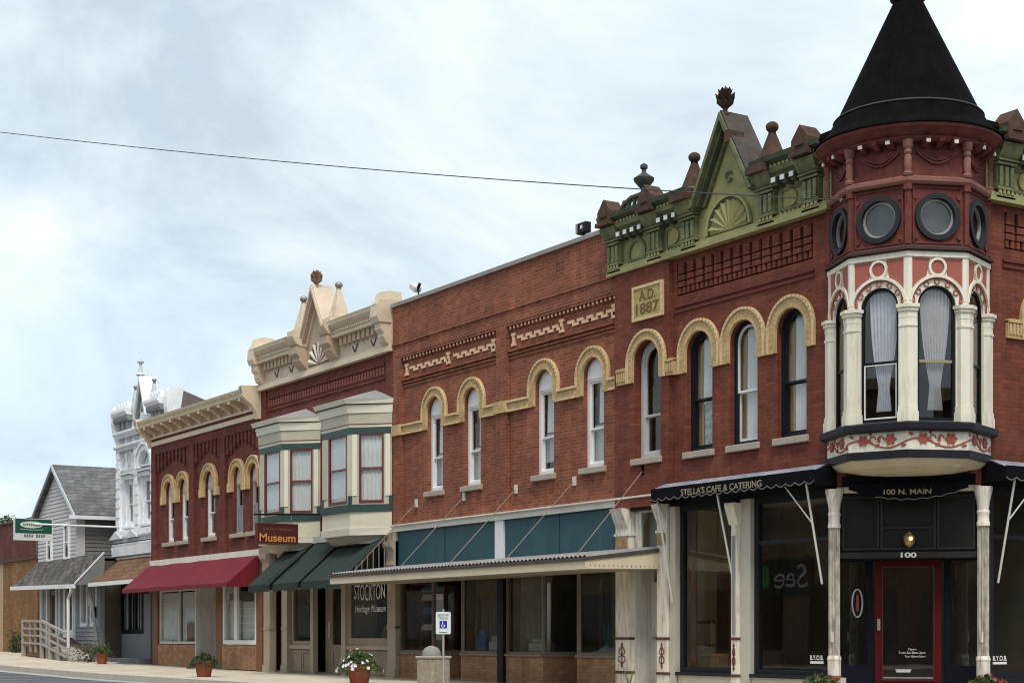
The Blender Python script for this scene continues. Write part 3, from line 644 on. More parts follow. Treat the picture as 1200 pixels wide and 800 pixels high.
b = MB(); octo(b, [(1.0, 3.95), (1.29, 3.95), (1.29, 4.08), (1.0, 4.08)]); b.build('turret_band', NAVY, tower)
b = MB(); octo(b, [(1.0, 4.08), (1.25, 4.08), (1.25, 4.385), (1.0, 4.385)]); frz = b.build('vine_frieze', CREAM, tower)
b = MB(); octo(b, [(1.0, 4.385), (1.33, 4.385), (1.37, 4.42), (1.37, 4.51), (1.30, 4.545), (1.0, 4.56)]); b.build('turret_sill', NAVY, tower)
VINE = mat('vine_red', (.33, .075, .05), .7, .2, 9)
for k in FACES:                               # painted relief vine with rose heads and leaves
    fr = face(k); q = MB(fr); H = hw8+.02
    pts = [(-H+2*H*i/24, 4.20+.07*math.sin(2*math.pi*(i/24)*1.0+.5)) for i in range(25)]
    q.strip(pts, .022, 1.25, 1.262)
    for uc, zc, r, sgn in ((-.26, 4.265, .085, 1), (.22, 4.265, .09, -1)):
        q.plate([(uc+r*(1+.22*math.cos(6*t))*math.cos(t), zc+r*(1+.22*math.cos(6*t))*.9*math.sin(t)) for t in [2*math.pi*i/30 for i in range(30)]], 1.25, 1.275)
        q.strip(arc(uc+sgn*.17, zc+.01, .05, 0, 260, 8), .018, 1.25, 1.264)
    for uc, zc, a in ((-.05, 4.15, .6), (.05, 4.30, -2.4), (.40, 4.15, .2), (-.42, 4.32, 2.8), (-.12, 4.33, 1.9)):
        q.plate([(uc, zc), (uc+.05*math.cos(a-.5), zc+.05*math.sin(a-.5)), (uc+.10*math.cos(a), zc+.10*math.sin(a)), (uc+.05*math.cos(a+.5), zc+.05*math.sin(a+.5))], 1.25, 1.268)
    q.build('vine_relief', VINE, frz)
# pillars at the octagon corners: bent shafts with base and capital
def bent(mb, k, hwid, o0, o1, z0, z1):
    a = PH+R(45*k); c, s_ = math.cos(a), math.sin(a)
    def pt(o, side, along):                   # point on the neighbouring face, `along` from the corner
        fa = a+side*R(22.5); Rv = (AP+o)/K8
        return (TX+Rv*c+side*along*-math.sin(fa), TY+Rv*s_+side*along*math.cos(fa))
    pl = [pt(o0, 1, hwid), pt(o1, 1, hwid), pt(o1, 1, 0), pt(o1, -1, hwid), pt(o0, -1, hwid), pt(o0, 1, 0)]
    n = 6; mb.add([(p[0], p[1], z0) for p in pl]+[(p[0], p[1], z1) for p in pl], [(0, 1, 2, 5), (2, 3, 4, 5), (6, 7, 8, 11), (8, 9, 10, 11)]+[(i, (i+1) % 6, (i+1) % 6+6, i+6) for i in range(6)])
for k in (-2, -1, 0, 1, 2):
    b = MB(); bent(b, k, .155, -.02, .085, 4.78, 6.22); p = b.build('pillar', CREAM, tower)
    b = MB(); bent(b, k, .185, -.02, .115, 4.53, 4.70); bent(b, k, .170, -.02, .10, 4.70, 4.79); b.build('pillar_base', CREAM, p)
    b = MB(); bent(b, k, .165, -.02, .10, 6.08, 6.12); bent(b, k, .16, -.02, .09, 6.22, 6.33); bent(b, k, .18, -.02, .115, 6.33, 6.385); bent(b, k, .205, -.02, .14, 6.385, 6.44)
    b.build('pillar_capital', CREAM, p)
    b = MB(); bent(b, k, .075, -.02, .035, 6.44, 7.30); b.build('pillar_strip', CREAM, p)
# arched heads with red panels and scroll work, then window units
REDP = mat('faded_red_panel', (.36, .105, .075), .7, .12, 7, .15, 60)
for n_, k in enumerate(FACES):
    fr = face(k); q = MB(fr)
    A0 = arc(0, 6.44, .50, 68, 10, 10)
    for s_ in (-1, 1):
        q.plate([(s_*.125, 7.20)]+[(s_*max(p[0], .13), p[1]) for p in A0 if p[0] > .13]+[(s_*.43, 6.62), (s_*.43, 7.20)], AP, AP+.012)
    q.build('red_panel', REDP, tower)
    q = MB(fr); q.plate(arc(0, 7.06, .155, 0, 350, 24), AP, AP+.045, [arc(0, 7.06, .115, 0, 350, 24)]); rg = q.build('ring', CREAM, tower)
    q = MB(fr); q.plate(arc(0, 7.06, .115, 0, 350, 24), AP, AP+.02); q.build('ring_panel', REDP, rg)
    q = MB(fr); q.strip(arc(0, 6.44, .475, 8, 172, 20), .05, AP, AP+.05); q.box(-hw8-.03, hw8+.03, 7.22, 7.30, AP-.02, AP+.05); q.build('arch_moulding', CREAM, tower)
    q = MB(fr); q.strip(arc(0, 6.44, .435, 5, 175, 20), .018, AP, AP+.022)
    for i in range(5):
        a = R(34+28*i); q.strip(arc(.388*math.cos(a), 6.44+.388*math.sin(a), .042, 0, 330, 10), .016, AP, AP+.02)
    for s_ in (-1, 1):
        q.strip([(s_*.43, 6.64), (s_*.40, 6.60), (s_*.385, 6.52), (s_*.40, 6.47)], .018, AP, AP+.02); q.strip(arc(s_*.405, 6.465, .026, 0, 340, 8), .018, AP, AP+.02)
    q.build('scroll_work', REDP, tower)
    q = MB(fr); q.plate(archpoly(0, .33, 4.56, 6.44), AP-.10, AP-.04, [archpoly(0, .285, 4.62, 6.44)]); q.build('window_frame', BLACK, tower)
    q = MB(fr); q.box(-.285, .285, 5.515, 5.56, AP-.09, AP-.05); q.build('meeting_rail', BLACK if n_ not in (2,) else LETT_G, tower)
    for z0, z1 in ((4.62, 5.515),): q = MB(fr); q.plate(rect(-.285, .285, z0, z1), AP-.075, AP-.071); q.build('pane', GLASS, tower)
    q = MB(fr); q.plate(archpoly(0, .285, 5.56, 6.44), AP-.066, AP-.062); q.build('pane', GLASS, tower)
    if n_ == 1:
        q = MB(fr); q.plate(rect(-.285, .285, 4.62, 5.515), AP-.06, AP-.045, [rect(-.265, .265, 4.645, 5.50)]); q.build('lower_sash', LETT_W, tower)
    cm = mat('sheer_curtain_%d' % (n_ % 2), (.66, .66, .75) if n_ % 2 else (.56, .54, .59), .9, .1, 9)
    if n_ in (1, 2):
        s_ = .02 if n_ == 1 else 0
        curtain(fr, tower, -.24+s_, .27+s_, 4.75, 6.70, AP-.13, cm, 8, .022, .36, tie=.78)
    else: curtain(fr, tower, -.24, .0, 4.8, 6.55, AP-.2, CURT2 if n_ else WOOD, 4, .02)
# a dark chair back and a lamp silhouette behind the front windows
q = MB(face(-1)); q.plate(archpoly(-.03, .16, 4.6, 4.78, 10), AP-.33, AP-.29); q.build('chair_back', BLACK, tower)
q = MB(face(0)); q.box(.10, .24, 4.62, 5.25, AP-.36, AP-.30); q.build('cabinet_edge', BLACK, tower)
# red drum with round windows
b = MB()
for k in FACES+[-3, 2]:
    b.M = face(k); b.plate(rect(-hw8-.012, hw8+.012, 7.36, 8.42), AP-.1, AP+.0, [arc(0, 7.88, .36, 0, 352, 32)] if k in FACES else [])
b.build('round_window_drum', RED_TRIM, tower)
b = MB(); octo(b, [(1.1, 7.33), (1.30, 7.33), (1.30, 7.37), (1.22, 7.42), (1.1, 7.42)]); b.build('dark_moulding', mat('dark_red_brown', (.06, .025, .022), .7, .2, 5), tower)
OCN = mat('oculus_grey', (.010, .011, .015), .6, .2, 6)
for k in FACES:
    fr = face(k)
    q = MB(fr); q.plate(arc(0, 7.88, .385, 0, 352, 36), AP-.02, AP+.05, [arc(0, 7.88, .30, 0, 352, 36)]); oc = q.build('round_window', OCN, tower)
    q = MB(fr); q.plate(arc(0, 7.88, .30, 0, 352, 32), AP-.08, AP-.03, [arc(0, 7.88, .262, 0, 352, 32)]); q.build('round_frame', GREYMET, tower)
    q = MB(fr); q.plate(arc(0, 7.88, .265, 0, 352, 32), AP-.06, AP-.055); q.build('round_pane', GLASS, tower); q = MB(fr); q.plate(arc(0, 7.88, .30, 0, 352, 32), AP-.16, AP-.15); q.build('round_sky_tint', mat('oculus_sky_tint', (.085, .095, .10), .8, .35, 3), tower)  # grey disc behind the pane stands in for reflected sky
    q = MB(fr); q.strip([(-hw8+.09, 7.45), (-hw8+.09, 8.35), (hw8-.09, 8.35), (hw8-.09, 7.45), (-hw8+.09, 7.45)], .03, AP, AP+.022)
    for s_ in (-1, 1):
        for z in (7.55, 8.2): q.plate([(s_*.38+.045*math.cos(t), z+.045*math.sin(t)) for t in [i*math.pi/4 for i in range(8)]], AP, AP+.025)
    q.build('drum_moulding', RED_TRIM, tower)
for k in (-2, -1, 0, 1, 2):
    b = MB(); bent(b, k, .05, -.02, .05, 7.42, 8.40); bent(b, k, .075, -.02, .075, 8.30, 8.40); b.build('corner_strip', RED_TRIM, tower)
b = MB(); octo(b, [(1.1, 8.40), (1.27, 8.40), (1.30, 8.44), (1.30, 8.50), (1.22, 8.54), (1.1, 8.54)]); b.build('drum_cornice', mat('worn_red_ledge', (.24, .10, .075), .75, .25, 5, .2, 60), tower)
b = MB()
for k in FACES+[-3, 2]: b.M = face(k); b.plate(rect(-hw8-.006, hw8+.006, 8.5, 9.12), AP-.1, AP-.02)
b.build('upper_frieze', RED_TRIM, tower)
for k in FACES:
    fr = face(k); q = MB(fr); q.strip([(-.34+.68*i/14, 8.93-.17*math.sin(math.pi*i/14)) for i in range(15)], .035, AP-.02, AP+.012); q.strip([(-.26+.52*i/14, 8.92-.11*math.sin(math.pi*i/14)) for i in range(15)], .03, AP-.02, AP+.01); q.build('swag', RED_TRIM, tower)
    for i in range(3):
        uu = (-.24, 0, .24)[i]; q = MB(fr); q.prism([(AP-.02, 8.98), (AP+.1, 9.0), (AP+.22, 9.06), (AP+.24, 9.12), (AP-.02, 9.12)], uu-.045, uu+.045); mo = q.build('eave_bracket', RED_TRIM, tower)
        if i != 1: q = MB(fr); q.box(uu-.035, uu+.035, 9.03, 9.085, AP+.205, AP+.235); q.build('bracket_tip', CREAM_W, tower)
for k in (-2, -1, 0, 1, 2):
    a = PH+R(45*k); rr = (AP+.03)/K8; c = (TX+rr*math.cos(a), TY+rr*math.sin(a), 0)
    b = MB(); b.lathe([(.075, 8.52), (.085, 8.56), (.055, 8.60), (.06, 8.66), (.065, 8.82), (.05, 8.86), (.07, 8.90), (.055, 8.95), (.085, 9.0), (.09, 9.1)], c, 12); b.build('colonnette', mat('worn_red_ledge', (.24, .1, .075)), tower, smooth=True)
b = MB(); octo(b, [(1.1, 9.08), (1.34, 9.08), (1.38, 9.12), (1.38, 9.16), (1.47, 9.20), (1.52, 9.26), (1.555, 9.28), (1.555, 9.33), (1.1, 9.36)], 48); b.build('turret_cornice', RED_TRIM, tower, smooth=True)
b = MB(); octo(b, [(1.54, 9.325), (1.59, 9.335), (1.575, 9.37), (1.48, 9.43), (1.38, 9.54), (1.30, 9.67), (1.235, 9.79), (1.22, 9.80), (1.19, 9.84), (.245, 11.82), (.24, 11.84)], 64); cone = b.build('cone_roof', ROOFBLACK, tower, smooth=True)
b = MB(); octo(b, [(1.25, 9.775), (1.262, 9.79), (1.235, 9.82)], 64); b.build('roof_seam', mat('roof_seam_tar', (.03, .029, .028), .8, .2, 5), tower, smooth=True)
b = MB(); octo(b, [(.24, 11.83), (.30, 11.86), (.30, 11.92), (.2, 11.97), (.12, 12.1), (.1, 12.4), (.16, 12.5), (.12, 12.62), (.03, 12.9)], 20); b.build('roof_finial', BROWN_BLK, tower, smooth=True)
# turret to wall roofs
for fr, s_ in ((FR1, -1), (FR2, 1)):
    u = -1.75 if s_ < 0 else 1.75
    q = MB(fr); q.prism([(-.6, 9.5), (.35, 9.5), (.32, 9.6), (-.5, 9.98)], min(u, u+s_*.45*-1), max(u, u+s_*.45*-1)); q.build('flashing_roof', ROOFBLACK, CB)
# ------------------------------------------------------------------ corner building ground floor
def ironcol(par, x, y, r, z1, m=CREAM_W, ped=.0, cap=True):
    b = MB(); b.lathe([(r*1.35, 0), (r*1.35, .10), (r*1.15, .14), (r*1.15, .62), (r*1.25, .66), (r*1.05, .72)], (x, y, 0), 16); c = b.build('iron_column', m, par)
    b = MB(); b.lathe([(r, .72), (r, 2.92)], (x, y, 0), 24, fl=.34); b.build('column_shaft', mat('streaked_iron_column', (.50, .46, .38), .6, .3, 7, dirt=(.09, .075, .065), dirt_amt=.95, dscale=5, streak=True), c)
    b = MB(); b.lathe([(r*1.12, 2.9), (r*1.12, 2.96), (r, 2.98), (r, 3.10), (r*1.1, 3.12), (r*1.1, 3.15), (r*.95, 3.17), (r*1.1, 3.3), (r*1.55, 3.5), (r*1.6, 3.56)], (x, y, 0), 16); b.build('column_capital', m, c, smooth=True)
    b = MB(); b.lathe([(r*1.2, .30), (r*1.3, .34), (r*1.2, .38)], (x, y, 0), 16); b.build('column_ring', mat('red_brown_ring', (.26, .085, .05), .7), c)
    b = MB(); b.box(x+r*.35, x+r*.75, y-r*1.15, y-r*.8, .95, 1.12); b.build('lock_box', CREAM_W, c)
    return c
ironcol(CB, -1.72, -.02, .098, 3.56); ironcol(CB, .02, 1.72, .098, 3.56)
# chamfer front: header panels, recessed door with side lights
FRD = frame((TX, TY, 0), (1, 1, 0), (1, -1, 0))
q = MB(FRD); q.box(-1.22, 1.22, 3.50, 3.60, -.15, .06); q.build('door_beam', CREAM, CB)
q = MB(FRD); q.plate(rect(-1.15, 1.15, 2.40, 3.52), -.12, -.03, []); hd = q.build('header_board', mat('charcoal_board', (.010, .0095, .009), .6, .2, 3, spec=.2), CB)
for a, c in ((-1.10, -.48), (-.46, .46), (.48, 1.10)):
    q = MB(FRD); q.plate(rect(a, c, 2.52, 3.44), -.03, .0, [rect(a+.04, c-.04, 2.56, 3.40)])
    if a == -.46: q.box(a+.04, c-.04, 2.88, 2.91, -.03, .0)
    q.build('header_panel', mat('charcoal_trim', (.019, .018, .017), .55, .2, 3, spec=.25), hd)
q = MB(FRD); q.box(-1.15, 1.15, 2.38, 2.48, -.12, .02); q.build('header_rail', mat('charcoal_trim', (.045, .043, .04)), hd)
text(hd, '100', FRD, -.12, .14, 2.385, 2.475, .02, LETT_W, bold=.03)
lamp = MB(FRD); lamp.box(-.02, .02, 2.55, 2.85, -.02, .12); 
q = MB(FRD); q.box(-.09, .13, 2.58, 2.76, -.02, .16); lm = bpy.data.materials.new('brass_glow_lamp'); lm.use_nodes = True
pb = lm.node_tree.nodes['Principled BSDF']; pb.inputs['Base Color'].default_value = (.55, .33, .12, 1); pb.inputs['Metallic'].default_value = .6; pb.inputs['Roughness'].default_value = .3
DL = thing('door_lamp', tuple(FRD @ Vector((.02, 2.58, .08))), 'small brass lamp glowing over the red corner door', 'lamp')
q = MB(); cc = FRD @ Vector((.02, 0, .09)); q.lathe([(.02, 2.56), (.075, 2.60), (.095, 2.68), (.10, 2.74), (.06, 2.78), (.02, 2.82)], (cc.x, cc.y, 0), 14); q.build('lamp_body', lm, DL, smooth=True)
q = MB(); cg = FRD @ Vector((.045, 0, .19)); q.ball((cg.x, cg.y, 2.70), .035, 10, 8); em = bpy.data.materials.new('lamp_bulb'); em.use_nodes = True
pe = em.node_tree.nodes['Principled BSDF']; pe.inputs['Emission Color'].default_value = (1, .72, .35, 1); pe.inputs['Emission Strength'].default_value = .8; q.build('lamp_bulb', em, DL, smooth=True)
q = MB(FRD); q.box(-.03, .05, 2.62, 2.70, -.01, .09); q.build('lamp_arm', lm, DL)
DW = -.55
RED_DOOR = mat('door_red', (.085, .004, .006), .55, .15, 4, spec=.15)
q = MB(FRD); q.plate(rect(-.56, .56, .05, 2.36), DW-.1, DW, [rect(-.43, .43, .30, 2.25)]); dr = q.build('entrance_door', RED_DOOR, CB)
q = MB(FRD); q.plate(rect(-.43, .43, .30, 2.25), DW-.06, DW-.055); q.build('pane', GLASS_DK, dr)
q = MB(FRD); q.plate(rect(-.445, .445, .28, 2.265), DW, DW+.02, [rect(-.425, .425, .31, 2.24)]); q.build('door_bead', mat('dark_door_bead', (.10, .012, .014), .4), dr)
q = MB(FRD); q.box(-.42, .42, .32, .345, DW, DW+.025); q.build('door_rail', STEEL, dr)
q = MB(FRD); q.box(-.52, -.47, 1.15, 1.35, DW, DW+.05); q.build('handle', STEEL, dr)
text(dr, 'Open', FRD, .0, .14, .80, .84, DW-.05, LETT_W); text(dr, 'Tues-Sat 8am-2pm', FRD, -.16, .29, .735, .785, DW-.05, LETT_W); text(dr, 'Sun 8am-2pm', FRD, -.05, .29, .675, .72, DW-.05, LETT_W)
q = MB(FRD); q.box(-.21, .05, .455, .475, DW-.05, DW-.047); q.box(-.2, .04, .425, .445, DW-.05, DW-.047); q.build('notice_lines', LETT_W, dr)
for s_ in (-1, 1):                            # angled side lights and posts
    p0, p1 = FRD @ Vector((s_*.60, 0, DW)), FRD @ Vector((s_*1.18, 0, -.06))
    fr = frame((p0.x, p0.y, 0), ((p1-p0).x, (p1-p0).y, 0), FRD.to_3x3() @ Vector((-s_*.5, 0, .6)).normalized()); L = (p1-p0).length
    q = MB(fr); q.plate(rect(0, L, .05, 2.42), -.08, 0, [rect(.1, L-.06, .55, 2.34)]); sd_ = q.build('side_light', mat('navy_post', (.008, .010, .018), .5, .2, 4, spec=.2), CB)
    q = MB(fr); q.plate(rect(.1, L-.06, .55, 2.34), -.05, -.046); q.build('pane', GLASS_DK, sd_)
q = MB(FRD); q.box(-1.2, 1.2, 2.36, 2.40, -1.0, -.05); q.build('porch_ceiling', BLACK, CB)
q = MB(FRD); q.box(-1.2, 1.2, -.02, .052, -.8, .1); q.build('door_step', mat('step_stone', (.2, .18, .16), .9, .2, 4), CB)
# shop windows on the main street front
def shopwin(par, fr, u0, u1, z0, z1, w, fm, ft=.09, gl=None, bars=(), name='shop_window', mull=()):
    q = MB(fr); q.plate(rect(u0, u1, z0, z1), w-.1, w, [rect(u0+ft, u1-ft, z0+ft, z1-ft)]); o = q.build(name, fm, par)
    zs = [z0+ft]+sorted(bars)+[z1-ft]; us = [u0+ft]+sorted(mull)+[u1-ft]
    for zb in bars: q = MB(fr); q.box(u0+ft, u1-ft, zb-.035, zb+.035, w-.08, w-.01); q.build('glazing_bar', fm, o)
    for ub in mull: q = MB(fr); q.box(ub-.03, ub+.03, z0+ft, z1-ft, w-.079, w-.011); q.build('mullion', fm, o)
    for za, zb in zip(zs, zs[1:]):
        for a, c in zip(us, us[1:]): q = MB(fr); q.plate(rect(a, c, za, zb), w-.052, w-.048); q.build('pane', gl or GLASS_DK, o)
    return o
s1 = shopwin(CB, FR1, -6.15, -4.40, .36, 3.56, -.06, NAVY, .10)
s2 = shopwin(CB, FR1, -3.93, -1.85, .34, 3.56, -.06, NAVY, .11, bars=(2.74,))
q = MB(FR1); q.box(-6.05, -5.86, .5, 3.5, -.26, -.21); q.build('inner_jamb', mat('brown_jamb', (.16, .07, .05), .6), CB)
q = MB(FR1); q.box(-6.15, -1.6, .05, .34, -.14, -.01); q.build('bulkhead', mat('pale_bulkhead', (.60, .57, .47), .6, .08, 3, dirt=(.4, .36, .28), dirt_amt=.5), CB)
for a, c in ((-6.17, -4.38), (-3.95, -1.83)): q = MB(FR1); q.box(a, c, .30, .365, -.1, .05); q.build('window_sill', NAVY, CB)
q = MB(FR1); q.box(-8.2, -1.7, 3.56, 3.70, -.2, .03); q.build('store_beam', BLACK, CB)
# square iron pilaster with painted ornament
def orn_pilaster(par, u0, u1, z1, w=.08, m=None, cap=True, orn=True):
    m = m or CREAM_W; q = MB(FR1); q.box(u0, u1, .0, z1, -.15, w); p = q.build('iron_pilaster', m, par)
    for z in (.98, .30): q = MB(FR1); q.box(u0-.012, u1+.012, z, z+.05, -.1, w+.02); q.build('pilaster_band', mat('dark_red_band', (.10, .035, .03), .6), p)
    if orn:
        c = (u0+u1)/2; h = (u1-u0)/2; q = MB(FR1)
        q.strip([(c, .42), (c, .92)], .022, w, w+.012)
        for zz_ in (.46, .88): q.plate([(c, zz_-.05), (c+.03, zz_), (c, zz_+.05), (c-.03, zz_)], w, w+.014)
        for s_ in (-1, 1):
            q.strip([(c, .50), (c+s_*h*.5, .56), (c+s_*h*.42, .64), (c+s_*.02, .66)], .02, w, w+.012); q.strip([(c, .68), (c+s_*h*.45, .72), (c+s_*h*.3, .80), (c+s_*.01, .84)], .018, w, w+.012)
        q.build('painted_ornament', mat('ornament_red', (.17, .045, .04), .6), p)
    if cap:
        q = MB(FR1); q.box(u0-.02, u1+.02, z1-.55, z1-.50, -.1, w+.03); q.prism([(-.1, z1-.40), (w, z1-.40), (w+.05, z1-.3), (w+.16, z1-.05), (w+.18, z1), (-.1, z1)], u0+.03, u1-.03); q.build('pilaster_capital', m, p)
        q = MB(FR1); q.box(u0+.04, u1-.04, z1-.78, z1-.58, w, w+.03); q.build('capital_panel', mat('rust_buff', (.36, .22, .10), .8, .35, 8), p)
    return p
orn_pilaster(CB, -8.12, -7.66, 3.62, .08); orn_pilaster(CB, -6.70, -6.38, 3.62, .09)
q = MB(FR1); q.box(-6.35, -6.17, 0, 3.56, -.15, .04); q.build('side_board', mat('grey_cream_board', (.50, .47, .39), .7, .06, 4, dirt=(.36, .31, .24), dirt_amt=.4), CB)
q = MB(FR1); q.box(-4.25, -3.95, 0, 3.56, -.15, .02); q.build('side_board', mat('grey_cream_board', (.5, .47, .39)), CB)
cp = orn_pilaster(CB, -4.40, -4.24, 3.5, .10, cap=False)
q = MB(FR1); q.box(-4.36, -4.28, 1.08, 2.9, .1, .115); q.build('pilaster_flute', mat('lilac_grey_flute', (.27, .25, .29), .6), cp)
q = MB(FR1); q.prism([(-.1, 3.1), (.1, 3.1), (.22, 3.45), (.22, 3.5), (-.1, 3.5)], -4.46, -4.2); q.build('pilaster_capital', CREAM, cp)
# stair door under the date bay
q = MB(FR1); q.plate(rect(-7.62, -6.72, 2.72, 3.60), -.12, -.06, [rect(-7.44, -6.74, 2.78, 3.52)]); tr = q.build('transom_window', CREAM_W, CB)
q = MB(FR1); q.plate(rect(-7.44, -6.74, 2.78, 3.52), -.1, -.096); q.build('pane', GLASS, tr)
q = MB(FR1); q.box(-7.44, -6.74, 2.78, 3.52, -.30, -.28); q.build('blind', mat('grey_green_blind', (.26, .31, .30), .9), tr)
OLDW = mat('weathered_grey_white', (.62, .60, .55), .75, .08, 3, .1, 40, dirt=(.30, .25, .19), dirt_amt=.6, dscale=2, streak=True)
q = MB(FR1); q.box(-7.66, -7.59, 0, 2.72, -.5, -.06); q.box(-6.78, -6.70, 0, 2.72, -.5, -.06); q.box(-7.59, -6.78, 2.62, 2.72, -.5, -.06); q.build('door_recess', OLDW, CB)
q = MB(FR1); q.plate(rect(-7.58, -6.79, .1, 2.61), -.5, -.42, [rect(-7.38, -6.92, .5, 2.02), rect(-7.5, -6.85, 2.14, 2.54)]); d2 = q.build('stair_door', OLDW, CB)
q = MB(FR1); q.plate(rect(-7.38, -6.92, .5, 2.02), -.46, -.455); q.plate(rect(-7.5, -6.85, 2.14, 2.54), -.46, -.455); q.build('pane', GLASS_DK, d2)
q = MB(FR1); q.box(-7.5, -6.9, 1.0, 1.04, -.42, -.37); q.box(-7.15, -7.1, .9, 1.04, -.42, -.375); q.build('handle', STEEL, d2)
# side street shop front
s3 = shopwin(CB, FR2, 1.95, 4.6, .34, 3.56, -.06, NAVY, .11, bars=(2.74,)); s4 = shopwin(CB, FR2, 4.9, 7.6, .34, 3.56, -.06, NAVY, .11, bars=(2.74,))
q = MB(FR2); q.box(1.7, 12, .05, .34, -.14, -.01); q.box(7.6, 12, .3, 3.6, -.2, -.02); q.box(1.75, 1.95, .3, 3.56, -.15, -.03); q.box(4.6, 4.9, .3, 3.56, -.15, .0); q.build('side_bulkhead', NAVY, CB)
q = MB(FR2); q.box(1.7, 12, 3.56, 3.70, -.2, .03); q.build('side_beam', BLACK, CB)
# window lettering: B.Y.O.B. with the underline strip
for par, fr, u0, u1 in ((s2, FR1, -2.40, -2.06), (s3, FR2, 2.02, 2.36)):
    text(par, 'B.Y.O.B.', fr, u0, u1, .635, .72, -.045, LETT_W, bold=.02); q = MB(fr); q.box(u0, u1, .575, .615, -.046, -.043); q.build('lettering_strip', LETT_W, par)
# things inside the corner shop
q = MB(FRD); 
fo = frame((-1.42, .42, 0), (1, .5, 0), (.5, -1, 0)); p_ = FRD @ Vector((-.88, 0, -.27)); L0 = frame((p_.x, p_.y, 0), FRD.to_3x3() @ Vector((-.58, 0, .49)), FRD.to_3x3() @ Vector((.5, 0, .6)))
OS = thing('neon_open_sign', tuple(L0 @ Vector((0, 1.4, .06))), 'oval blue and red neon sign hanging in the dark doorway side window', 'sign')
q = MB(L0); q.strip([(.11*math.cos(t), 1.62+.24*math.sin(t)) for t in [2*math.pi*i/28 for i in range(29)]], .022, .03, .05); q.build('neon_ring', mat('pale_blue_tube', (.28, .32, .34), .4), OS)
q = MB(L0); q.strip([(0, 1.48), (0, 1.76)], .05, .035, .05); q.build('neon_word', mat('dim_red_tube', (.22, .04, .04), .4), OS)
q = MB(L0); q.tube([(0, 1.86, .04), (0, 2.3, .04)], .006, 5); q.build('hanging_wire', BLACK, OS)
BX = thing('wooden_cabinet', (-6.1, 1.4, .05), 'tall brown wooden cabinet inside the first corner shop window', 'cabinet')
q = MB(); q.box(-6.45, -5.75, 1.2, 1.6, .05, 2.35); q.build('cabinet_body', WOOD, BX); q = MB(); q.box(-6.4, -6.1, 1.18, 1.2, .15, 2.2); q.build('cabinet_door', mat('dark_brown_wood', (.10, .035, .016), .5), BX)
ES = thing('wooden_stand', (-6.3, .73, .05), 'thin wooden display stand inside the first corner shop window', 'stand')
q = MB()
for x in (-6.6, -6.02): q.box(x, x+.06, .7, .76, .05, 1.35)
q.build('stand_post', mat('light_wood', (.42, .33, .18), .6), ES); q = MB(); q.box(-6.6, -5.96, .69, .77, 1.3, 1.36); q.box(-6.6, -5.96, .7, .76, .85, .89); q.build('stand_rail', WOOD, ES)
CT = thing('brown_carton', (-5.25, .5, .05), 'small brown box on the floor behind the first corner shop window', 'box')
q = MB(); q.box(-5.45, -5.05, .35, .7, .05, .72); q.build('carton', mat('brown_card', (.20, .085, .035), .8), CT, bevel=.01)
# ------------------------------------------------------------------ corner awnings
def scallop(n, u0, u1, ztop, zbot, d):
    pts = [(u1, ztop), (u0, ztop)]
    for i in range(n*6+1):
        t = i/(n*6); pts.append((u0+(u1-u0)*t, zbot-d*abs(math.sin(math.pi*n*t))+d))
    return pts
def corner_awning(fr, u0, u1, wf, words, tu0, tu1, label, n, arms):
    o = fr @ Vector(((u0+u1)/2, 3.6, 0)); A = thing('cafe_awning', tuple(o), label, 'awning', 'black cafe awnings at the corner')
    q = MB(fr); N_ = 40; vs = []; fs = []
    for i in range(N_+1):
        u = u0+(u1-u0)*i/N_; sg = .012*math.sin(i*1.9)+.01*math.sin(i*.7)
        vs += [(u, 4.02, .012), (u, 3.97+sg, wf*.5), (u, 3.86+sg*.5, wf), (u, 3.84+sg*.5, wf), (u, 3.955+sg, wf*.5), (u, 4.0, .012)]
    for i in range(N_):
        for j in range(5): a = i*6+j; fs.append((a, a+6, a+7, a+1))
    q.add(vs, fs); cn = q.build('awning_top', GREYCLOTH, A, smooth=True)
    q = MB(fr); q.plate(scallop(n, u0, u1, 3.88, 3.615, .05), wf, wf+.012); q.build('valance', BLACKCLOTH, A)
    q = MB(fr); sc = scallop(n, u0, u1, 3.88, 3.615, .05)[2:]; q.strip([(p[0], p[1]+.025) for p in sc], .016, wf+.012, wf+.016); q.build('valance_piping', mat('grey_piping', (.16, .16, .16), .7), A)
    for u in (u0, u1):
        q = MB(fr); q.add([(u, 4.0, .01), (u, 3.86, wf), (u, 3.62, wf), (u, 3.62, .02)], [(0, 1, 2, 3)]); q.add([(u-.01, 4.0, .01), (u-.01, 3.86, wf), (u-.01, 3.62, wf), (u-.01, 3.62, .02)], [(0, 1, 2, 3)]); q.build('awning_side', BLACKCLOTH, A)
    text(A, words, fr, tu0, tu1, 3.69, 3.81, wf+.014, LETT_G, bold=.015)
    for u, zb, kind in arms:
        q = MB(fr); q.tube([(u, 3.84, wf-.03), (u, zb, .09)], .02, 8); ar = q.build('awning_arm', IRONW, A)
        q = MB(fr); q.tube([(u-.03, 3.83, wf-.03), (u+.03, 3.83, wf-.03)], .035, 8); q.build('arm_joint', IRONW, ar)
        if kind: q = MB(fr); q.tube([(u, 2.98, .09+(wf-.12)*(2.98-zb)/(3.84-zb)), (u-.55*kind, 3.66, wf-.06)], .014, 6); q.build('arm_brace', IRONW, ar)
    return A
corner_awning(FR1, -6.30, -1.66, .52, "STELLA'S CAFE & CATERING", -5.35, -3.02, 'black scalloped awning with gold lettering over the corner shop windows on the left street', 19, [(-6.20, 1.7, 0), (-4.38, 2.15, 0), (-1.95, 1.95, 1)])
corner_awning(FR2, 1.70, 7.0, .52, "STELLA'S CAFE & CATERING", 2.62, 5.2, 'black scalloped awning with gold lettering on the right edge of the photo', 21, [(2.0, 1.95, -1), (4.7, 1.95, 0)])
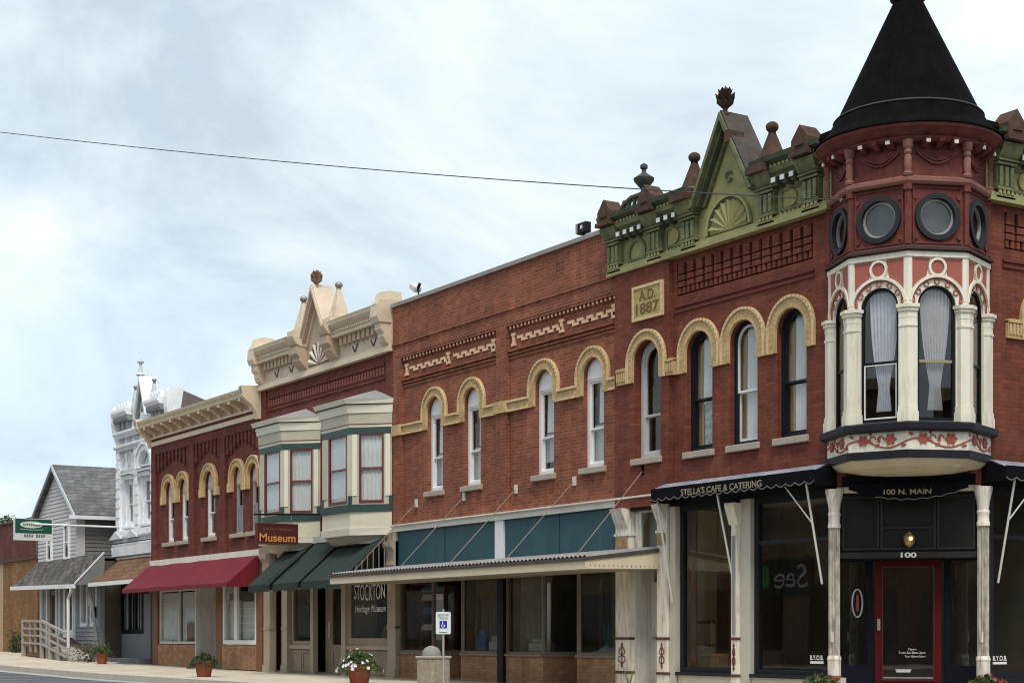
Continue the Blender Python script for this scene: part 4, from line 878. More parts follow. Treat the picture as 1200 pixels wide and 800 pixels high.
DA = thing('door_awning', tuple(FRD @ Vector((0, 3.5, .1))), 'small drooping black awning over the red corner door', 'awning')
q = MB(FRD); NN = 36; vs = []; fs = []
for i in range(NN+1):
    t = i/NN; u = -.98+1.96*t; droop = .20*math.sin(math.pi*t)**.7; sc = .022*abs(math.sin(math.pi*9*t))
    vs += [(u, 3.66, .10), (u, 3.62, .36), (u, 3.55-droop-.02+sc, .38)]
for i in range(NN):
    for j in (0, 1): a = i*3+j; fs.append((a, a+3, a+4, a+1))
q.add(vs, fs); q.build('awning_cloth', BLACKCLOTH, DA)
q = MB(FRD); q.strip([(-.98+1.96*i/NN, 3.55-.20*math.sin(math.pi*i/NN)**.7-.015+.022*abs(math.sin(math.pi*9*i/NN))) for i in range(8, NN-1)], .013, .382, .386); q.build('awning_piping', mat('grey_piping', (.16, .16, .16)), DA)
text(DA, '100 N. MAIN', FRD, -.40, .38, 3.43, 3.52, .385, LETT_G, bold=.02)
q = MB(FRD); q.box(-1.1, 1.1, 3.60, 3.76, -.3, .30); q.build('awning_roll', BLACKCLOTH, DA)
# ------------------------------------------------------------------ brick building in the middle
BB = thing('brick_building', (-13, 3, 0), 'plain orange-red brick building with buff arches and teal panels over its shopfront', 'building')
x0, x1 = -17.93, -8.14
bays = [(-17.53, -12.92), (-12.46, -8.14)]
WB = [-15.91, -14.12, -11.01, -9.12]
holes = [archpoly(c, .375, 4.58, 6.49) for c in WB]
b = MB(FR1); b.plate(rect(x0, x1, 3.84, 8.2), -.35, -.07, holes); b.build('wall', BR_MID, BB)
b = MB(FR1); b.box(x0, bays[0][0], 3.84, 8.08, -.3, .02); b.build('pilaster', BR_MID, BB)
b = MB(FR1); b.box(bays[0][1], bays[1][0], 3.84, 8.08, -.3, .02); b.build('pilaster', BR_MID, BB)
b = MB(FR1); b.box(x0, x1, 8.08, 8.36, -.3, .025); b.box(x0, x1, 8.36, 8.42, -.3, .06); b.box(x0, x1, 8.42, 9.33, -.3, .035); b.build('parapet', BR_MID, BB)
n_c = 6
for i in range(n_c):
    a = x0+(x1-x0)*i/n_c; c = x0+(x1-x0)*(i+1)/n_c; b = MB(FR1); b.box(a+.006, c-.006, 9.33, 9.42, -.4, .10); b.build('coping_stone', mat('grey_coping', (.30, .27, .25), .85, .15, 5), BB)
b = MB(); b.box(x0+.02, x1-.02, 13.7, 14, 0, 9.2); b.box(x0+.01, x0+.2, .35, 14, 0, 9.25); b.build('rear_wall', BR_FAR, BB)
b = MB(); b.box(x0+.2, x1, .3, 13.7, 8.9, 9.0); b.build('roof_deck', ROOFING, BB)
b = MB(); b.box(x0+.2, x1, .3, 13.7, 3.7, 3.84); b.build('upper_floor', CEIL, BB)
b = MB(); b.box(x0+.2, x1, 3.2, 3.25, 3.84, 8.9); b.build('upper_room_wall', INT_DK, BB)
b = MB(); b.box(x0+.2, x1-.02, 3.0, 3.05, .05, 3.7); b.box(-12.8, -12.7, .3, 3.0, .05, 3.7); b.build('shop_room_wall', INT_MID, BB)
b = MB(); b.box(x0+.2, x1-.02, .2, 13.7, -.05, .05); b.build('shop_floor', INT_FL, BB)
TERR = mat('pale_terracotta', (.70, .46, .30), .8, .1, 8)
for (a, c) in bays:                            # dentils, key pattern and corbel courses above each pair of windows
    d = MB(FR1); n = 27; L = c-a
    d.box(a, c, 8.02, 8.08, -.3, .015)
    for i in range(n):
        u = a+.06+(L-.12)*(i+.5)/n; d.box(u-.04, u+.04, 7.93, 8.02, -.1, .0)
    d.build('brick_dentils', BR_MID, BB, kind='stuff')
    d = MB(FR1)
    for i in range(n):
        u = a+.06+(L-.12)*(i+.5)/n; d.box(u-.026, u+.026, 7.955, 7.99, .0, .004)
    d.build('dentil_faces', TERR, BB, kind='stuff')
    e = .12
    for t in (0, .5, 1):
        u = a+e+.08+(L-2*e-.16)*t; q = MB(FR1); q.box(u-.045, u+.045, 7.56, 7.85, -.07, -.035); q.box(u-.085, u+.085, 7.79, 7.85, -.07, -.03); q.box(u-.085, u+.085, 7.56, 7.62, -.07, -.03); q.build('terracotta_post', TERR, BB)
    for t in (0, 1):
        u0_ = a+e+.24+t*(L-2*e)/2; u1_ = a+e+(t+1)*(L-2*e)/2-.06; m_ = 5; q = MB(FR1); st = (u1_-u0_)/(m_*2-.3)
        for i in range(m_):
            u = u0_+2*i*st; q.box(u, u+st*1.28, 7.70, 7.765, -.07, -.035)
            if i < m_: q.box(u+st*1.0, u+st*1.28, 7.63, 7.70, -.07, -.035); q.box(u+st*1.28, min(u+st*2.28, u1_+st*.4), 7.63, 7.69, -.07, -.035)
            if i < m_-1: q.box(u+st*2.0, u+st*2.28, 7.69, 7.765, -.07, -.0352)
        q.build('terracotta_key_band', TERR, BB)
    q = MB(FR1)
    for z, ww in ((7.44, .0), (7.36, -.025), (7.28, -.045)): q.box(a, c, z, z+.05, -.1, ww)
    q.build('corbel_courses', BR_MID, BB)
# buff band and arches
for c in WB: surround(BB, FR1, c, .375, .62, 6.10, 6.49, -.07, -.025, zleg=6.30)
edges = [(x0, WB[0]-.62), (WB[0]+.62, WB[1]-.62), (WB[1]+.62, WB[2]-.62), (WB[2]+.62, WB[3]-.62), (WB[3]+.62, -8.12)]
for a, c in edges:
    segs = [(a, c)]
    for u0_, u1_ in segs:
        q = MB(FR1); q.box(u0_, u1_, 6.10, 6.34, -.1, -.012); bd = q.build('buff_band', BUFF, BB)
        q = MB(FR1); q.box(u0_, u1_, 6.30, 6.35, -.012, .035); q.build('rim', BUFF_RIM, bd); q = MB(FR1); q.box(u0_, u1_, 6.095, 6.13, -.012, .02); q.build('lower_rim', BUFF_RIM, bd)
for a, c in ((x0-.01, bays[0][0]+.02), (bays[0][1]-.02, bays[1][0]+.02)):
    q = MB(FR1); q.box(a, c, 6.095, 6.36, -.05, .075); q.build('buff_pier_block', BUFF, BB)
for i, c in enumerate(WB):
    cc = [('plain', CURT, (.2, .4, .1, .3)[i], 1.05, .52, 1), ('flat', CURT2, .0, 1, (.1, .06, .16, .04)[i], .5)]
    window(BB, FR1, c, .375, 4.58, 6.42, -.17, WHITE, .085, tymp=WHITE, zmid=5.38, cur=cc)
    q = MB(FR1); q.plate(archpoly(c, .38, 6.40, 6.49), -.27, -.165); q.build('arch_infill', WHITE, BB)
    sill(BB, FR1, c-.46, c+.46, 4.45, 4.575, -.3, .02)
# shopfront: white frieze, teal boards, glazing with recessed doors
q = MB(FR1); q.box(x0, -6.37, 3.68, 3.84, -.25, .06); q.prism([(.06, 3.78), (.12, 3.82), (.12, 3.85), (.06, 3.85)], x0, -6.37); q.build('store_frieze', FRIEZE_W, BB)
for a, c in ((-17.74, -12.95), (-12.58, -8.15)):
    q = MB(FR1); q.box(a, c, 2.5, 3.68, -.2, -.02); q.build('transom_board', TEAL, BB)
q = MB(FR1); q.box(-12.95, -12.58, 2.5, 3.68, -.2, .03); q.build('white_post', WHITE, BB)
q = MB(FR1); q.box(-17.93, -17.74, 0, 3.68, -.2, .05); q.build('end_post', mat('stone_post', (.42, .37, .28), .8, .15, 5), BB)
FRAME_G = mat('bronze_window_frame', (.20, .165, .13), .5, .15, 5)
def bulk(u0, u1, fr=FR1, w=-.05):
    q = MB(fr); q.box(u0, u1, .0, .60, w-.2, w); o = q.build('brick_bulkhead', BR_TAN, BB); q = MB(fr); q.box(u0, u1, .60, .66, w-.22, w+.05); q.build('bulkhead_cap', FRAME_G, o)
D_ = 1.5
secs = [(-17.74, -16.02), (-14.62, -12.85), (-12.60, -11.05), (-9.72, -8.18)]
for a, c in secs:
    bulk(a, c); shopwin(BB, FR1, a, c, .66, 2.5, -.06, FRAME_G, .045)
for (a, c) in ((-16.02, -14.62), (-11.05, -9.72)):    # recessed entrances with glazed returns
    for s_, u in ((1, a), (-1, c)):
        fr = frame((u, .05, 0), (s_*.45, 1.2, 0), (s_*1.2, -.45, 0)); L = math.hypot(.45, 1.2)*1.05
        bulk(0, L, fr, 0); shopwin(BB, fr, 0, L, .66, 2.5, 0, FRAME_G, .05)
    fr = frame((0, 1.35, 0), (1, 0, 0), (0, -1, 0)); q = MB(fr); q.plate(rect(a+.3, c-.3, .05, 2.5), -.06, 0, [rect(a+.42, c-.42, .3, 2.05)]); dd = q.build('shop_door', mat('dark_bronze_door', (.05, .04, .035), .4), BB)
    q = MB(fr); q.plate(rect(a+.42, c-.42, .3, 2.05), -.03, -.026); q.build('pane', GLASS_DK, dd); q = MB(fr); q.box(a+.5, a+.53, .95, 1.3, 0, .05); q.build('handle', STEEL, dd)
q = MB(FR1); q.box(-12.85, -12.60, 0, 2.5, -.2, .03); q.build('black_pier', BLACK, BB)
q = MB(FR1); q.box(-17.74, -8.15, 2.44, 2.5, -.25, .0); q.build('door_head', BLACK, BB)
# window dressing
DR = thing('teal_dress', (-10.6, 1.0, .05), 'teal dress on a stand in the recessed shop window behind the canopy', 'dress')
q = MB(); q.lathe([(.36, .1), (.33, .5), (.24, 1.0), (.13, 1.25), (.17, 1.45), (.19, 1.6), (.08, 1.72)], (-10.35, 1.55, .25), 20, fl=.1); q.build('dress_cloth', mat('teal_satin', (.04, .26, .27), .5, .2, 5), DR)
q = MB(); q.tube([(-10.35, 1.55, .05), (-10.35, 1.55, 2.05)], .025, 8); q.build('stand', BLACK, DR)
def goods(name, loc, label, cat, fn, mats):
    T = thing(name, loc, label, cat)
    fn(T); return T
LINEN = mat('white_linen', (.5, .5, .5), .9, .15, 8); BLUE_L = mat('blue_linen', (.10, .16, .34), .9, .2, 8); CARD = mat('tan_card', (.30, .2, .1), .9, .2, 5)
T = thing('shelf_rack', (-16.9, .6, .66), 'rack of folded blue and white linens in the leftmost canopy shop window', 'shelf')
for z, m_ in ((1.2, LINEN), (1.62, BLUE_L), (1.95, LINEN), (2.15, BLUE_L)):
    q = MB(); q.box(-17.4, -16.3, .5, .9, z, z+.09); q.box(-17.3, -16.5, .48, .9, z+.09, z+.15); q.build('folded_linen', m_, T)
q = MB()
for x in (-17.45, -16.25): q.box(x-.02, x+.02, .5, .9, .05, 2.3)
q.build('rack_side', WOOD, T)
T = thing('cloth_backdrop', (-13.6, .9, .05), 'brown pleated cloth backdrop in the canopy shop window left of the black pier', 'curtain', 'cloth backdrops in the canopy shop windows'); q = curtain(frame((0, .9, 0), (1, 0, 0), (0, -1, 0)), T, -14.5, -13.2, .7, 2.4, .5, mat('brown_cloth', (.15, .105, .06), .9, .2, 6), 8, .04, name='cloth')
T = thing('cloth_backdrop', (-11.9, .9, .05), 'draped beige cloth in the canopy shop window right of the black pier', 'curtain', 'cloth backdrops in the canopy shop windows'); q = curtain(frame((0, .9, 0), (1, 0, 0), (0, -1, 0)), T, -12.5, -11.2, .7, 2.4, .5, mat('beige_cloth', (.26, .235, .17), .9, .2, 6), 5, .05, name='cloth')
T = thing('paper_heap', (-8.9, .6, .66), 'crumpled pale paper on the floor of the rightmost canopy shop window', 'paper')
q = MB(); rnd = random.Random(3); vs = []; fs = []
for i in range(11):
    for j in range(7): vs.append((-9.5+i*.12, .25+j*.1, .7+rnd.random()*.16*math.sin(math.pi*j/6)))
for i in range(10):
    for j in range(6): a = i*7+j; fs.append((a, a+1, a+8, a+7))
q.add(vs, fs); q.build('paper', mat('pale_blue_paper', (.42, .46, .48), .8, .1, 6), T)
q = MB(); q.box(-9.55, -8.25, .2, 1.0, .3, .7); q.build('window_bench', WOOD, T)
for gx, gy, gw, gh_, m_, nm, lb in ((-17.0, .9, .5, 1.2, CARD, 'tan_carton', 'tall tan carton behind the leftmost canopy shop window'), (-13.5, .35, .5, .35, LINEN, 'linen_pile', 'white linen pile low in the canopy window left of the black pier'), (-11.7, .35, .6, .30, LINEN, 'linen_pile', 'white linen pile low in the canopy window right of the black pier'), (-14.1, .3, .3, .5, BLUE_L, 'blue_box', 'small blue box low in the canopy window left of the black pier')):
    T = thing(nm, (gx, gy, .05), lb, 'goods')
    q = MB(); q.box(gx-gw/2-.1, gx+gw/2+.1, gy-.15, gy+.3, .05, .70); q.build('plinth', WOOD, T); q = MB(Matrix.Translation((gx, gy+.08, .70)) @ Matrix.Rotation(.3, 4, 'Z')); q.box(-gw/2, gw/2, -.12, .14, 0, gh_*.7); q.box(-gw/2.6, gw/2.4, -.1, .12, gh_*.7, gh_); q.build('goods', m_, T, bevel=.03)
# flat metal canopy with tie rods
CN = thing('metal_canopy', (-12.2, -.9, 2.5), 'flat corrugated metal canopy hung on rods over the middle shopfront', 'canopy')
cu0, cu1, WF = -17.86, -6.64, 1.82
q = MB(FR1); n = 150; vs = []; fs = []
for i in range(n+1):
    u = cu0+(cu1-cu0)*i/n; dz = .022*(1 if i % 2 else -1)
    vs += [(u, 2.80+dz, .0), (u, 2.585+dz, WF-.02)]
for i in range(n): fs.append((2*i, 2*i+2, 2*i+3, 2*i+1))
q.add(vs, fs); q.build('corrugated_roof', GREYMET, CN)
q = MB(FR1); q.box(cu0, cu1, 2.335, 2.49, WF-.05, WF); q.build('front_fascia', SOFFIT, CN)
q = MB(FR1); q.box(cu0-.01, cu1+.01, 2.49, 2.56, WF-.06, WF+.03); q.build('gutter_edge', mat('dark_gutter', (.07, .055, .05), .7, .3, 5), CN)
q = MB(FR1); q.prism([(0, 2.37), (0, 2.76), (WF-.05, 2.52), (WF-.05, 2.335)], cu1-.03, cu1); ef = q.build('end_fascia', SOFFIT, CN)
q = MB(FR1); q.prism([(0, 2.70), (0, 2.785), (WF-.05, 2.57), (WF-.05, 2.50)], cu1, cu1+.02); q.build('end_gutter', mat('dark_gutter', (.07, .055, .05)), CN)
q = MB(FR1); q.prism([(0, 2.37), (0, 2.76), (WF-.05, 2.52), (WF-.05, 2.335)], cu0, cu0+.03); q.build('end_fascia', SOFFIT, CN)
q = MB(FR1)
for i in range(16): q.box(cu1-.0, cu1+.012, 2.40, 2.415, .1+i*.107, .115+i*.107)
q.build('fascia_rivets', BROWN_BLK, ef, kind='stuff')
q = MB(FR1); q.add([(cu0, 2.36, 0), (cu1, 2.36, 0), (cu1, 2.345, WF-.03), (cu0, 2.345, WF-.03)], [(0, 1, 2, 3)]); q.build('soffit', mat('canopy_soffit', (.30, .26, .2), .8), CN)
q = MB(FR1)
for u in (-17.0, -15.2, -13.4, -11.6, -9.8, -8.0): q.box(u-.03, u+.03, 2.4, 2.55, 0, WF-.05)
q.build('canopy_beam', STEEL, CN)
for i, u in enumerate((-16.83, -14.47, -12.16, -9.81, -7.16)):
    q = MB(FR1); wq = .12 if u > -8 else .0; q.box(u-.04, u+.04, 4.24, 4.44, -.09, wq-.02); pt = q.build('anchor_plate', IRONW, CN)
    q = MB(FR1); q.tube([(u, 4.32, wq-.02), (u, 2.60, WF-.12)], .0095, 6); q.build('tie_rod', ROD, CN)
for u in (-15.35, -10.35):
    q = MB(FR1); q.box(u-.012, u+.012, 2.8, 3.68, -.02, -.012); q.build('panel_seam', mat('teal_seam', (.012, .045, .06), .6), BB)
# roof fittings
FL = thing('floodlight', (-9.47, .05, 9.42), 'black square floodlight on the brick parapet near the green cornice', 'light', 'floodlights on the brick parapet')
q = MB(); q.box(-9.66, -9.30, -.02, .14, 9.52, 9.75); q.build('lamp_housing', BLACK, FL, bevel=.02); q = MB(); q.box(-9.48, -9.41, -.03, -.02, 9.61, 9.68); q.build('lamp_lens', LETT_W, FL); q = MB(); q.box(-9.5, -9.44, .02, .08, 9.41, 9.54); q.build('lamp_bracket', BLACK, FL)
q = MB(); q.box(-9.64, -9.58, -.04, -.02, 9.54, 9.73); q.build('lamp_side_vent', STEEL, FL)
FL2 = thing('floodlight', (-16.7, .1, 9.42), 'small tilted floodlight on the far left end of the brick parapet', 'light', 'floodlights on the brick parapet')
q = MB(Matrix.Translation((-16.75, .0, 9.62)) @ Matrix.Rotation(.5, 4, 'Y')); q.box(-.22, .10, -.1, .1, -.06, .08); q.build('lamp_housing', mat('pale_lamp', (.6, .6, .6), .5), FL2, bevel=.02)
q = MB(); q.tube([(-16.62, .0, 9.4), (-16.66, .0, 9.62), (-16.56, 0, 9.72)], .04, 8); q.build('lamp_bracket', BLACK, FL2)
# ------------------------------------------------------------------ museum building
MU = thing('museum_building', (-22, 3, 0), 'brick building with tan gabled cornice and two cream bay windows over green awnings', 'building')
mx0, mx1 = -26.30, -17.95
b = MB(FR1); b.plate(rect(mx0, mx1, 3.45, 8.3), -.3, -.03, [rect(-24.7, -22.95, 4.3, 6.3), rect(-20.55, -18.68, 4.3, 6.3)]); b.build('wall', BR_MUS, MU)
b = MB(FR1); b.box(mx1-.38, mx1, 3.45, 8.3, -.2, .015); b.build('pilaster', BR_MUS, MU); b = MB(FR1); b.box(mx0, mx0+.35, 3.45, 8.3, -.2, .015); b.build('pilaster', BR_MUS, MU)
b = MB(); b.box(mx0+.02, mx1-.02, 13.7, 14, 0, 8.9); b.box(mx0+.01, mx0+.2, .3, 14, 0, 8.9); b.build('rear_wall', BR_FAR, MU)
b = MB(); b.box(mx0+.2, mx1, .25, 13.7, 8.6, 8.7); b.build('roof_deck', ROOFING, MU); b = MB(); b.box(mx0+.2, mx1, .25, 13.7, 3.5, 3.64); b.build('upper_floor', INT_DK, MU)
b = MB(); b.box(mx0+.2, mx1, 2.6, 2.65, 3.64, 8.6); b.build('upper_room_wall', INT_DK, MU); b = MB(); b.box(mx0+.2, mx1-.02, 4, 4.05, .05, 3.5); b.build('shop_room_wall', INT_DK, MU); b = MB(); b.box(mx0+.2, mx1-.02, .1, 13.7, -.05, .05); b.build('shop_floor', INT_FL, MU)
q = MB(FR1); n = 44; u0_, u1_ = mx0+.45, mx1-.5
q.box(u0_, u1_, 7.98, 8.03, -.1, .01); q.box(u0_, u1_, 7.62, 7.67, -.1, .01)
q.build('string_course', BR_MUS, MU)
q = MB(FR1)
for i in range(n): u = u0_+(u1_-u0_)*(i+.5)/n; q.box(u-.05, u+.05, 7.74, 7.93, -.1, .0)
q.build('brick_dentils', mat('pink_brick', (.22, .07, .05), .85, .2, 6), MU, kind='stuff')
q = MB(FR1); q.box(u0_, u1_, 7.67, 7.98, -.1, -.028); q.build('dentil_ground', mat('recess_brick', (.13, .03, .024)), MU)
# tan cornice
GCM = -22.19
b = MB(FR1); b.box(mx0, mx1, 8.26, 8.36, -.1, .14); b.box(mx0, mx1, 8.36, 8.42, -.1, .10); b.build('cornice_base', CREAMCORN, MU)
b = MB(FR1); b.box(mx0, mx1, 8.42, 9.0, -.1, .05); b.build('frieze', TANCORN, MU)
gh = 1.0
for a, c in ((mx0+.1, GCM-gh), (GCM+gh, mx1-.1)):
    b = MB(FR1); b.prism([(-.1, 9.0), (.30, 9.0), (.32, 9.08), (.26, 9.10), (.28, 9.22), (.36, 9.26), (.42, 9.33), (.42, 9.42), (-.15, 9.50), (-.2, 9.0)], a, c); cs = b.build('cornice_crown', TANCORN, MU)
    b = MB(FR1); b.prism([(.30, 9.22), (.42, 9.35), (.45, 9.43), (.2, 9.48), (-.1, 9.48)], a, c); b.build('cornice_capping', CREAMCORN, cs)
    b = MB(FR1); n = 9
    for i in range(n): u = a+.45+(c-a-.75)*(i+.5)/n; b.box(u-.075, u+.075, 8.78, 9.0, .0, .20)
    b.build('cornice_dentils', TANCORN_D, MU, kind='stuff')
    for t in (.34, .68):                       # leaf cut-outs: the dark of the openings painted as flat strips
        u = a+(c-a)*t+.1; b = MB(FR1)
        b.strip([(u-.16, 8.70), (u-.02, 8.54)], .05, .05, .056); b.strip([(u+.16, 8.74), (u+.0, 8.52)], .06, .05, .057); b.build('frieze_leaf', mat('painted_cutout_dark', (.06, .045, .035), .8), MU)
bd = MB(FR1); nb = 76
for i in range(nb):
    u = mx0+.15+(mx1-mx0-.3)*(i+.5)/nb
    bd.box(u-.035, u+.035, 8.425, 8.475, .05, .085)
    if abs(u-GCM) > 1.05: bd.box(u-.03, u+.03, 9.115, 9.165, .27, .31)
bd.build('bead_row', CREAMCORN, MU, kind='stuff')
for s_ in (-1, 1):                             # carved scroll lines beside the sunburst
    q = MB(FR1); q.strip([(GCM+s_*.30*math.cos(t/3)*(1-t/14)+s_*.28, 9.36+.22*math.sin(t/1.6)*(1-t/14)) for t in range(10)], .03, .08, .11); q.build('carved_scroll', CREAMCORN, ty) if False else None
def scroll_bracket(par, fr, uc, hw, z0, z1, w1, m):
    b = MB(fr); h = z1-z0
    b.prism([(-.05, z0), (.06, z0), (.10, z0+.10*h), (.20, z0+.22*h), (w1*.75, z0+.42*h), (w1*.72, z0+.55*h), (w1, z0+.70*h), (w1, z1), (-.05, z1)], uc-hw, uc+hw); return b.build('scroll_bracket', m, par)
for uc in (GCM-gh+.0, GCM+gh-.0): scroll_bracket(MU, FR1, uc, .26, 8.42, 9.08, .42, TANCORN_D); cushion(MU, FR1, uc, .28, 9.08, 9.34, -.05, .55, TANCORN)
for uc, sg in ((mx0+.2, -1), (mx1-.22, 1)):
    scroll_bracket(MU, FR1, uc, .17, 8.36, 9.0, .34, TANCORN)
    q = MB(FR1); q.prism([(-.45, 8.98), (.40, 8.98), (.46, 9.12), (.44, 9.42), (.38, 9.54), (.05, 9.58), (-.45, 9.54)], uc-.2, uc+.2); eb = q.build('end_block', TANCORN, MU)
    q = MB(FR1)
    q.prism([(.22, 9.53), (.37, 9.53), (.30, 9.74), (.05, 9.80), (-.25, 9.78), (-.3, 9.54)], uc-.15, uc+.15); q.build('end_block_cap', CREAMCORN, eb)
for uc in (GCM-1.12, GCM+1.12):
    c = FR1 @ Vector((uc, 0, .02)); q = MB(FR1); q.box(uc-.27, uc+.27, 9.30, 9.55, -.25, .40); q.build('pinnacle_base', TANCORN, MU); pinnacle(MU, (c.x, c.y), .25, 9.5, 10.38, TANCORN, STEEL, .11)
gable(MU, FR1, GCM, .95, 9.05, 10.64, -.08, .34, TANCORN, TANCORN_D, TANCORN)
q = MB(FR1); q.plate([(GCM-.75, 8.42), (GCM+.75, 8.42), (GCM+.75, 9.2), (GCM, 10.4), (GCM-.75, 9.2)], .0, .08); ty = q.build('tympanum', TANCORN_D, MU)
q = MB(FR1); q.plate(arc(GCM, 8.50, .62, 0, 180, 20), .08, .10); q.build('sunburst', mat('brown_red_paint', (.20, .09, .055), .7), ty)
q = MB(FR1)
for i in range(7):
    a = R(180*(i+.5)/7); s_ = R(8); r = .62
    q.add([(GCM+.05*math.cos(a), 8.50+.05*math.sin(a), .10), (GCM+.97*r*math.cos(a-s_), 8.50+.97*r*math.sin(a-s_), .10), (GCM+r*math.cos(a), 8.50+r*math.sin(a), .15), (GCM+.97*r*math.cos(a+s_), 8.50+.97*r*math.sin(a+s_), .10)], [(0, 1, 2), (0, 2, 3), (0, 3, 1), (1, 3, 2)])
q.build('sunburst_rays', CREAM, ty)
finial(MU, (GCM, -.15, 10.55), .56, mat('brown_tan_finial', (.34, .22, .15), .7, .2, 6))
# oriel bay windows
BAYW = mat('bay_cream', (.66, .61, .47), .6, .05, 3, dirt=(.48, .43, .33), dirt_amt=.4); BAYT = mat('bay_trim', (.76, .72, .58), .55, .04, 3); BAYG = mat('bay_green', (.035, .068, .058), .5, .15, 4); MAROON = mat('maroon_sash', (.15, .035, .035), .5, .12, 5)
BAYP = mat('bay_panel', (.50, .46, .36), .65, .06, 3)
def oriel(f0, f1, p, label):
    def ring(o, z): return [(f0-p-o*.41-.0, 0), (f0-o*.41, p+o), (f1+o*.41, p+o), (f1+p+o*.41, 0)]      # plan in (u, w)
    def solid(o0, z0, o1, z1, m, name, par):
        A, B = ring(o0, z0), ring(o1, z1); q = MB(FR1)
        q.add([(u, z0, w_) for u, w_ in A]+[(u, z1, w_) for u, w_ in B], [(0, 1, 2, 3), (7, 6, 5, 4)]+[(i, (i+1) % 4, (i+1) % 4+4, i+4) for i in range(4)]); return q.build(name, m, par)
    bay = solid(.0, 3.80, .0, 4.22, BAYW, 'bay_window', MU); bay['label'] = label
    solid(-.25, 3.42, -.05, 3.62, BAYP, 'bay_underside', bay); solid(.02, 3.62, .05, 3.80, BAYT, 'base_band', bay)
    solid(.05, 4.22, .06, 4.40, BAYG, 'green_sill', bay)
    faces = [frame((f0, -p, 0), (1, 0, 0), (0, -1, 0)), frame((f1, -p, 0), (1, 1, 0), (1, -1, 0)), frame((f0-p, 0, 0), (1, -1, 0), (-1, -1, 0))]
    lens = [f1-f0, p*math.sqrt(2), p*math.sqrt(2)]
    for fi, (fr, L) in enumerate(zip(faces, lens)):
        wh = .54 if fi == 0 else .33; uc = L*.56 if fi == 0 else L*.5
        cs = [uc] if fi else [L*.28+.0, L*.76-.04][:1] if False else [uc]
        q = MB(fr); q.plate(rect(0, L, 4.40, 6.36), -.12, 0, [rect(c-wh, c+wh, 4.46, 6.20) for c in cs]); q.build('bay_wall', BAYP if fi else BAYW, bay)
        for c in cs:
            q = MB(fr); q.plate(rect(c-wh, c+wh, 4.44, 6.22), -.09, .012, [rect(c-wh+.045, c+wh-.045, 4.51, 6.16)]); q.build('window_frame', MAROON, bay)
            q = MB(fr); q.box(c-wh+.045, c+wh-.045, 5.30, 5.345, -.05, .0); q.build('meeting_rail', MAROON, bay)
            for za, zb in ((4.51, 5.30), (5.345, 6.16)): q = MB(fr); q.plate(rect(c-wh+.045, c+wh-.045, za, zb), -.022, -.018); q.build('pane', GLASS, bay)
            curtain(fr, bay, c-wh+.0, c+wh-.0, 4.5, 6.2, -.07, CURT, 6, .015)
        q = MB(fr); q.box(0, L, 6.20, 6.36, 0, .02); q.build('green_head', BAYG, bay)
        for u0_, u1_ in ((0, .09 if fi == 0 else .05), (L-.09, L)): q = MB(fr); q.box(u0_, u1_, 4.4, 4.62, 0, .03); q.build('green_block', BAYG, bay)
        for u0_, u1_ in ((.06, uc-wh-.05), (uc+wh+.05, L-.06)):
            if u1_-u0_ > .08: q = MB(fr); q.plate(rect(u0_, u1_, 4.62, 6.18), 0, .02); q.build('side_panel', BAYT if fi else BAYP, bay)
    solid(.02, 6.36, .04, 6.42, BAYT, 'head_moulding', bay); solid(.035, 6.42, .035, 6.45, MAROON, 'head_line', bay); solid(.03, 6.45, .05, 6.78, BAYP, 'fascia', bay); solid(.08, 6.72, .12, 6.92, BAYT, 'fascia_moulding', bay)
    solid(.10, 6.92, .16, 6.95, BAYG, 'eave_line', bay); solid(.18, 6.95, .24, 7.07, BAYT, 'eave', bay)
    A = ring(.24, 0); q = MB(FR1); c_ = (f0+f1)/2; q.add([(u, 7.07, w_) for u, w_ in A]+[(f0+.15, 7.40, 0), (f1-.15, 7.40, 0)], [(0, 1, 4), (1, 2, 5, 4), (2, 3, 5), (0, 4, 5, 3), (0, 3, 2, 1)]); q.build('bay_roof', mat('lead_grey_roof', (.30, .29, .295), .6, .12, 3), bay)
oriel(-24.63, -23.05, .78, 'left cream bay window with maroon sashes above the hanging sign'); oriel(-20.45, -18.80, .80, 'right cream bay window with maroon sashes beside the brick wall')
# shopfront of the museum
TAUPE = mat('taupe_wood', (.30, .235, .17), .65, .1, 4, dirt=(.2, .15, .1), dirt_amt=.4); TAUPE_L = mat('taupe_wood_light', (.40, .33, .245), .65, .08, 4); BROWNP = mat('brown_panel', (.17, .105, .065), .65, .12, 5)
def tp(u0, u1, z1, name='storefront_pilaster', w=.06, m=TAUPE_L):
    q = MB(FR1); q.box(u0, u1, 0, z1, -.15, w); p = q.build(name, m, MU); q = MB(FR1); q.box(u0-.03, u1+.03, 0, .22, -.1, w+.03); q.build('pilaster_base', m, p); q = MB(FR1); q.box(u0-.02, u1+.02, 1.25, 1.3, -.1, w+.02); q.build('pilaster_band', m, p); return p
for a, c in ((-26.02, -25.58), (-24.72, -24.36), (-18.18, -17.76)):
    p = tp(a, c, 3.45); q = MB(FR1); q.prism([(-.1, 2.75), (.07, 2.75), (.11, 2.85), (.09, 2.95), (.10, 3.2), (.20, 3.32), (.22, 3.45), (-.1, 3.45)], a-.02, c+.02); q.build('pilaster_capital', TAUPE_L, p)
q = MB(FR1); q.box(-25.58, -24.72, .0, 3.45, -.5, -.3); q.build('side_door', BROWNP, MU)
for a, c in ((-25.5, -25.16), (-25.12, -24.78)): q = MB(FR1); q.plate(rect(a, c, .15, 2.3), -.3, -.27, [rect(a+.06, c-.06, .25, 1.0), rect(a+.06, c-.06, 1.1, 2.2)]); q.build('door_panel', BROWNP, MU)
q = MB(FR1); q.box(mx0+.02, mx1, 3.45, 3.66, -.15, .10); q.build('store_beam', TAUPE, MU)
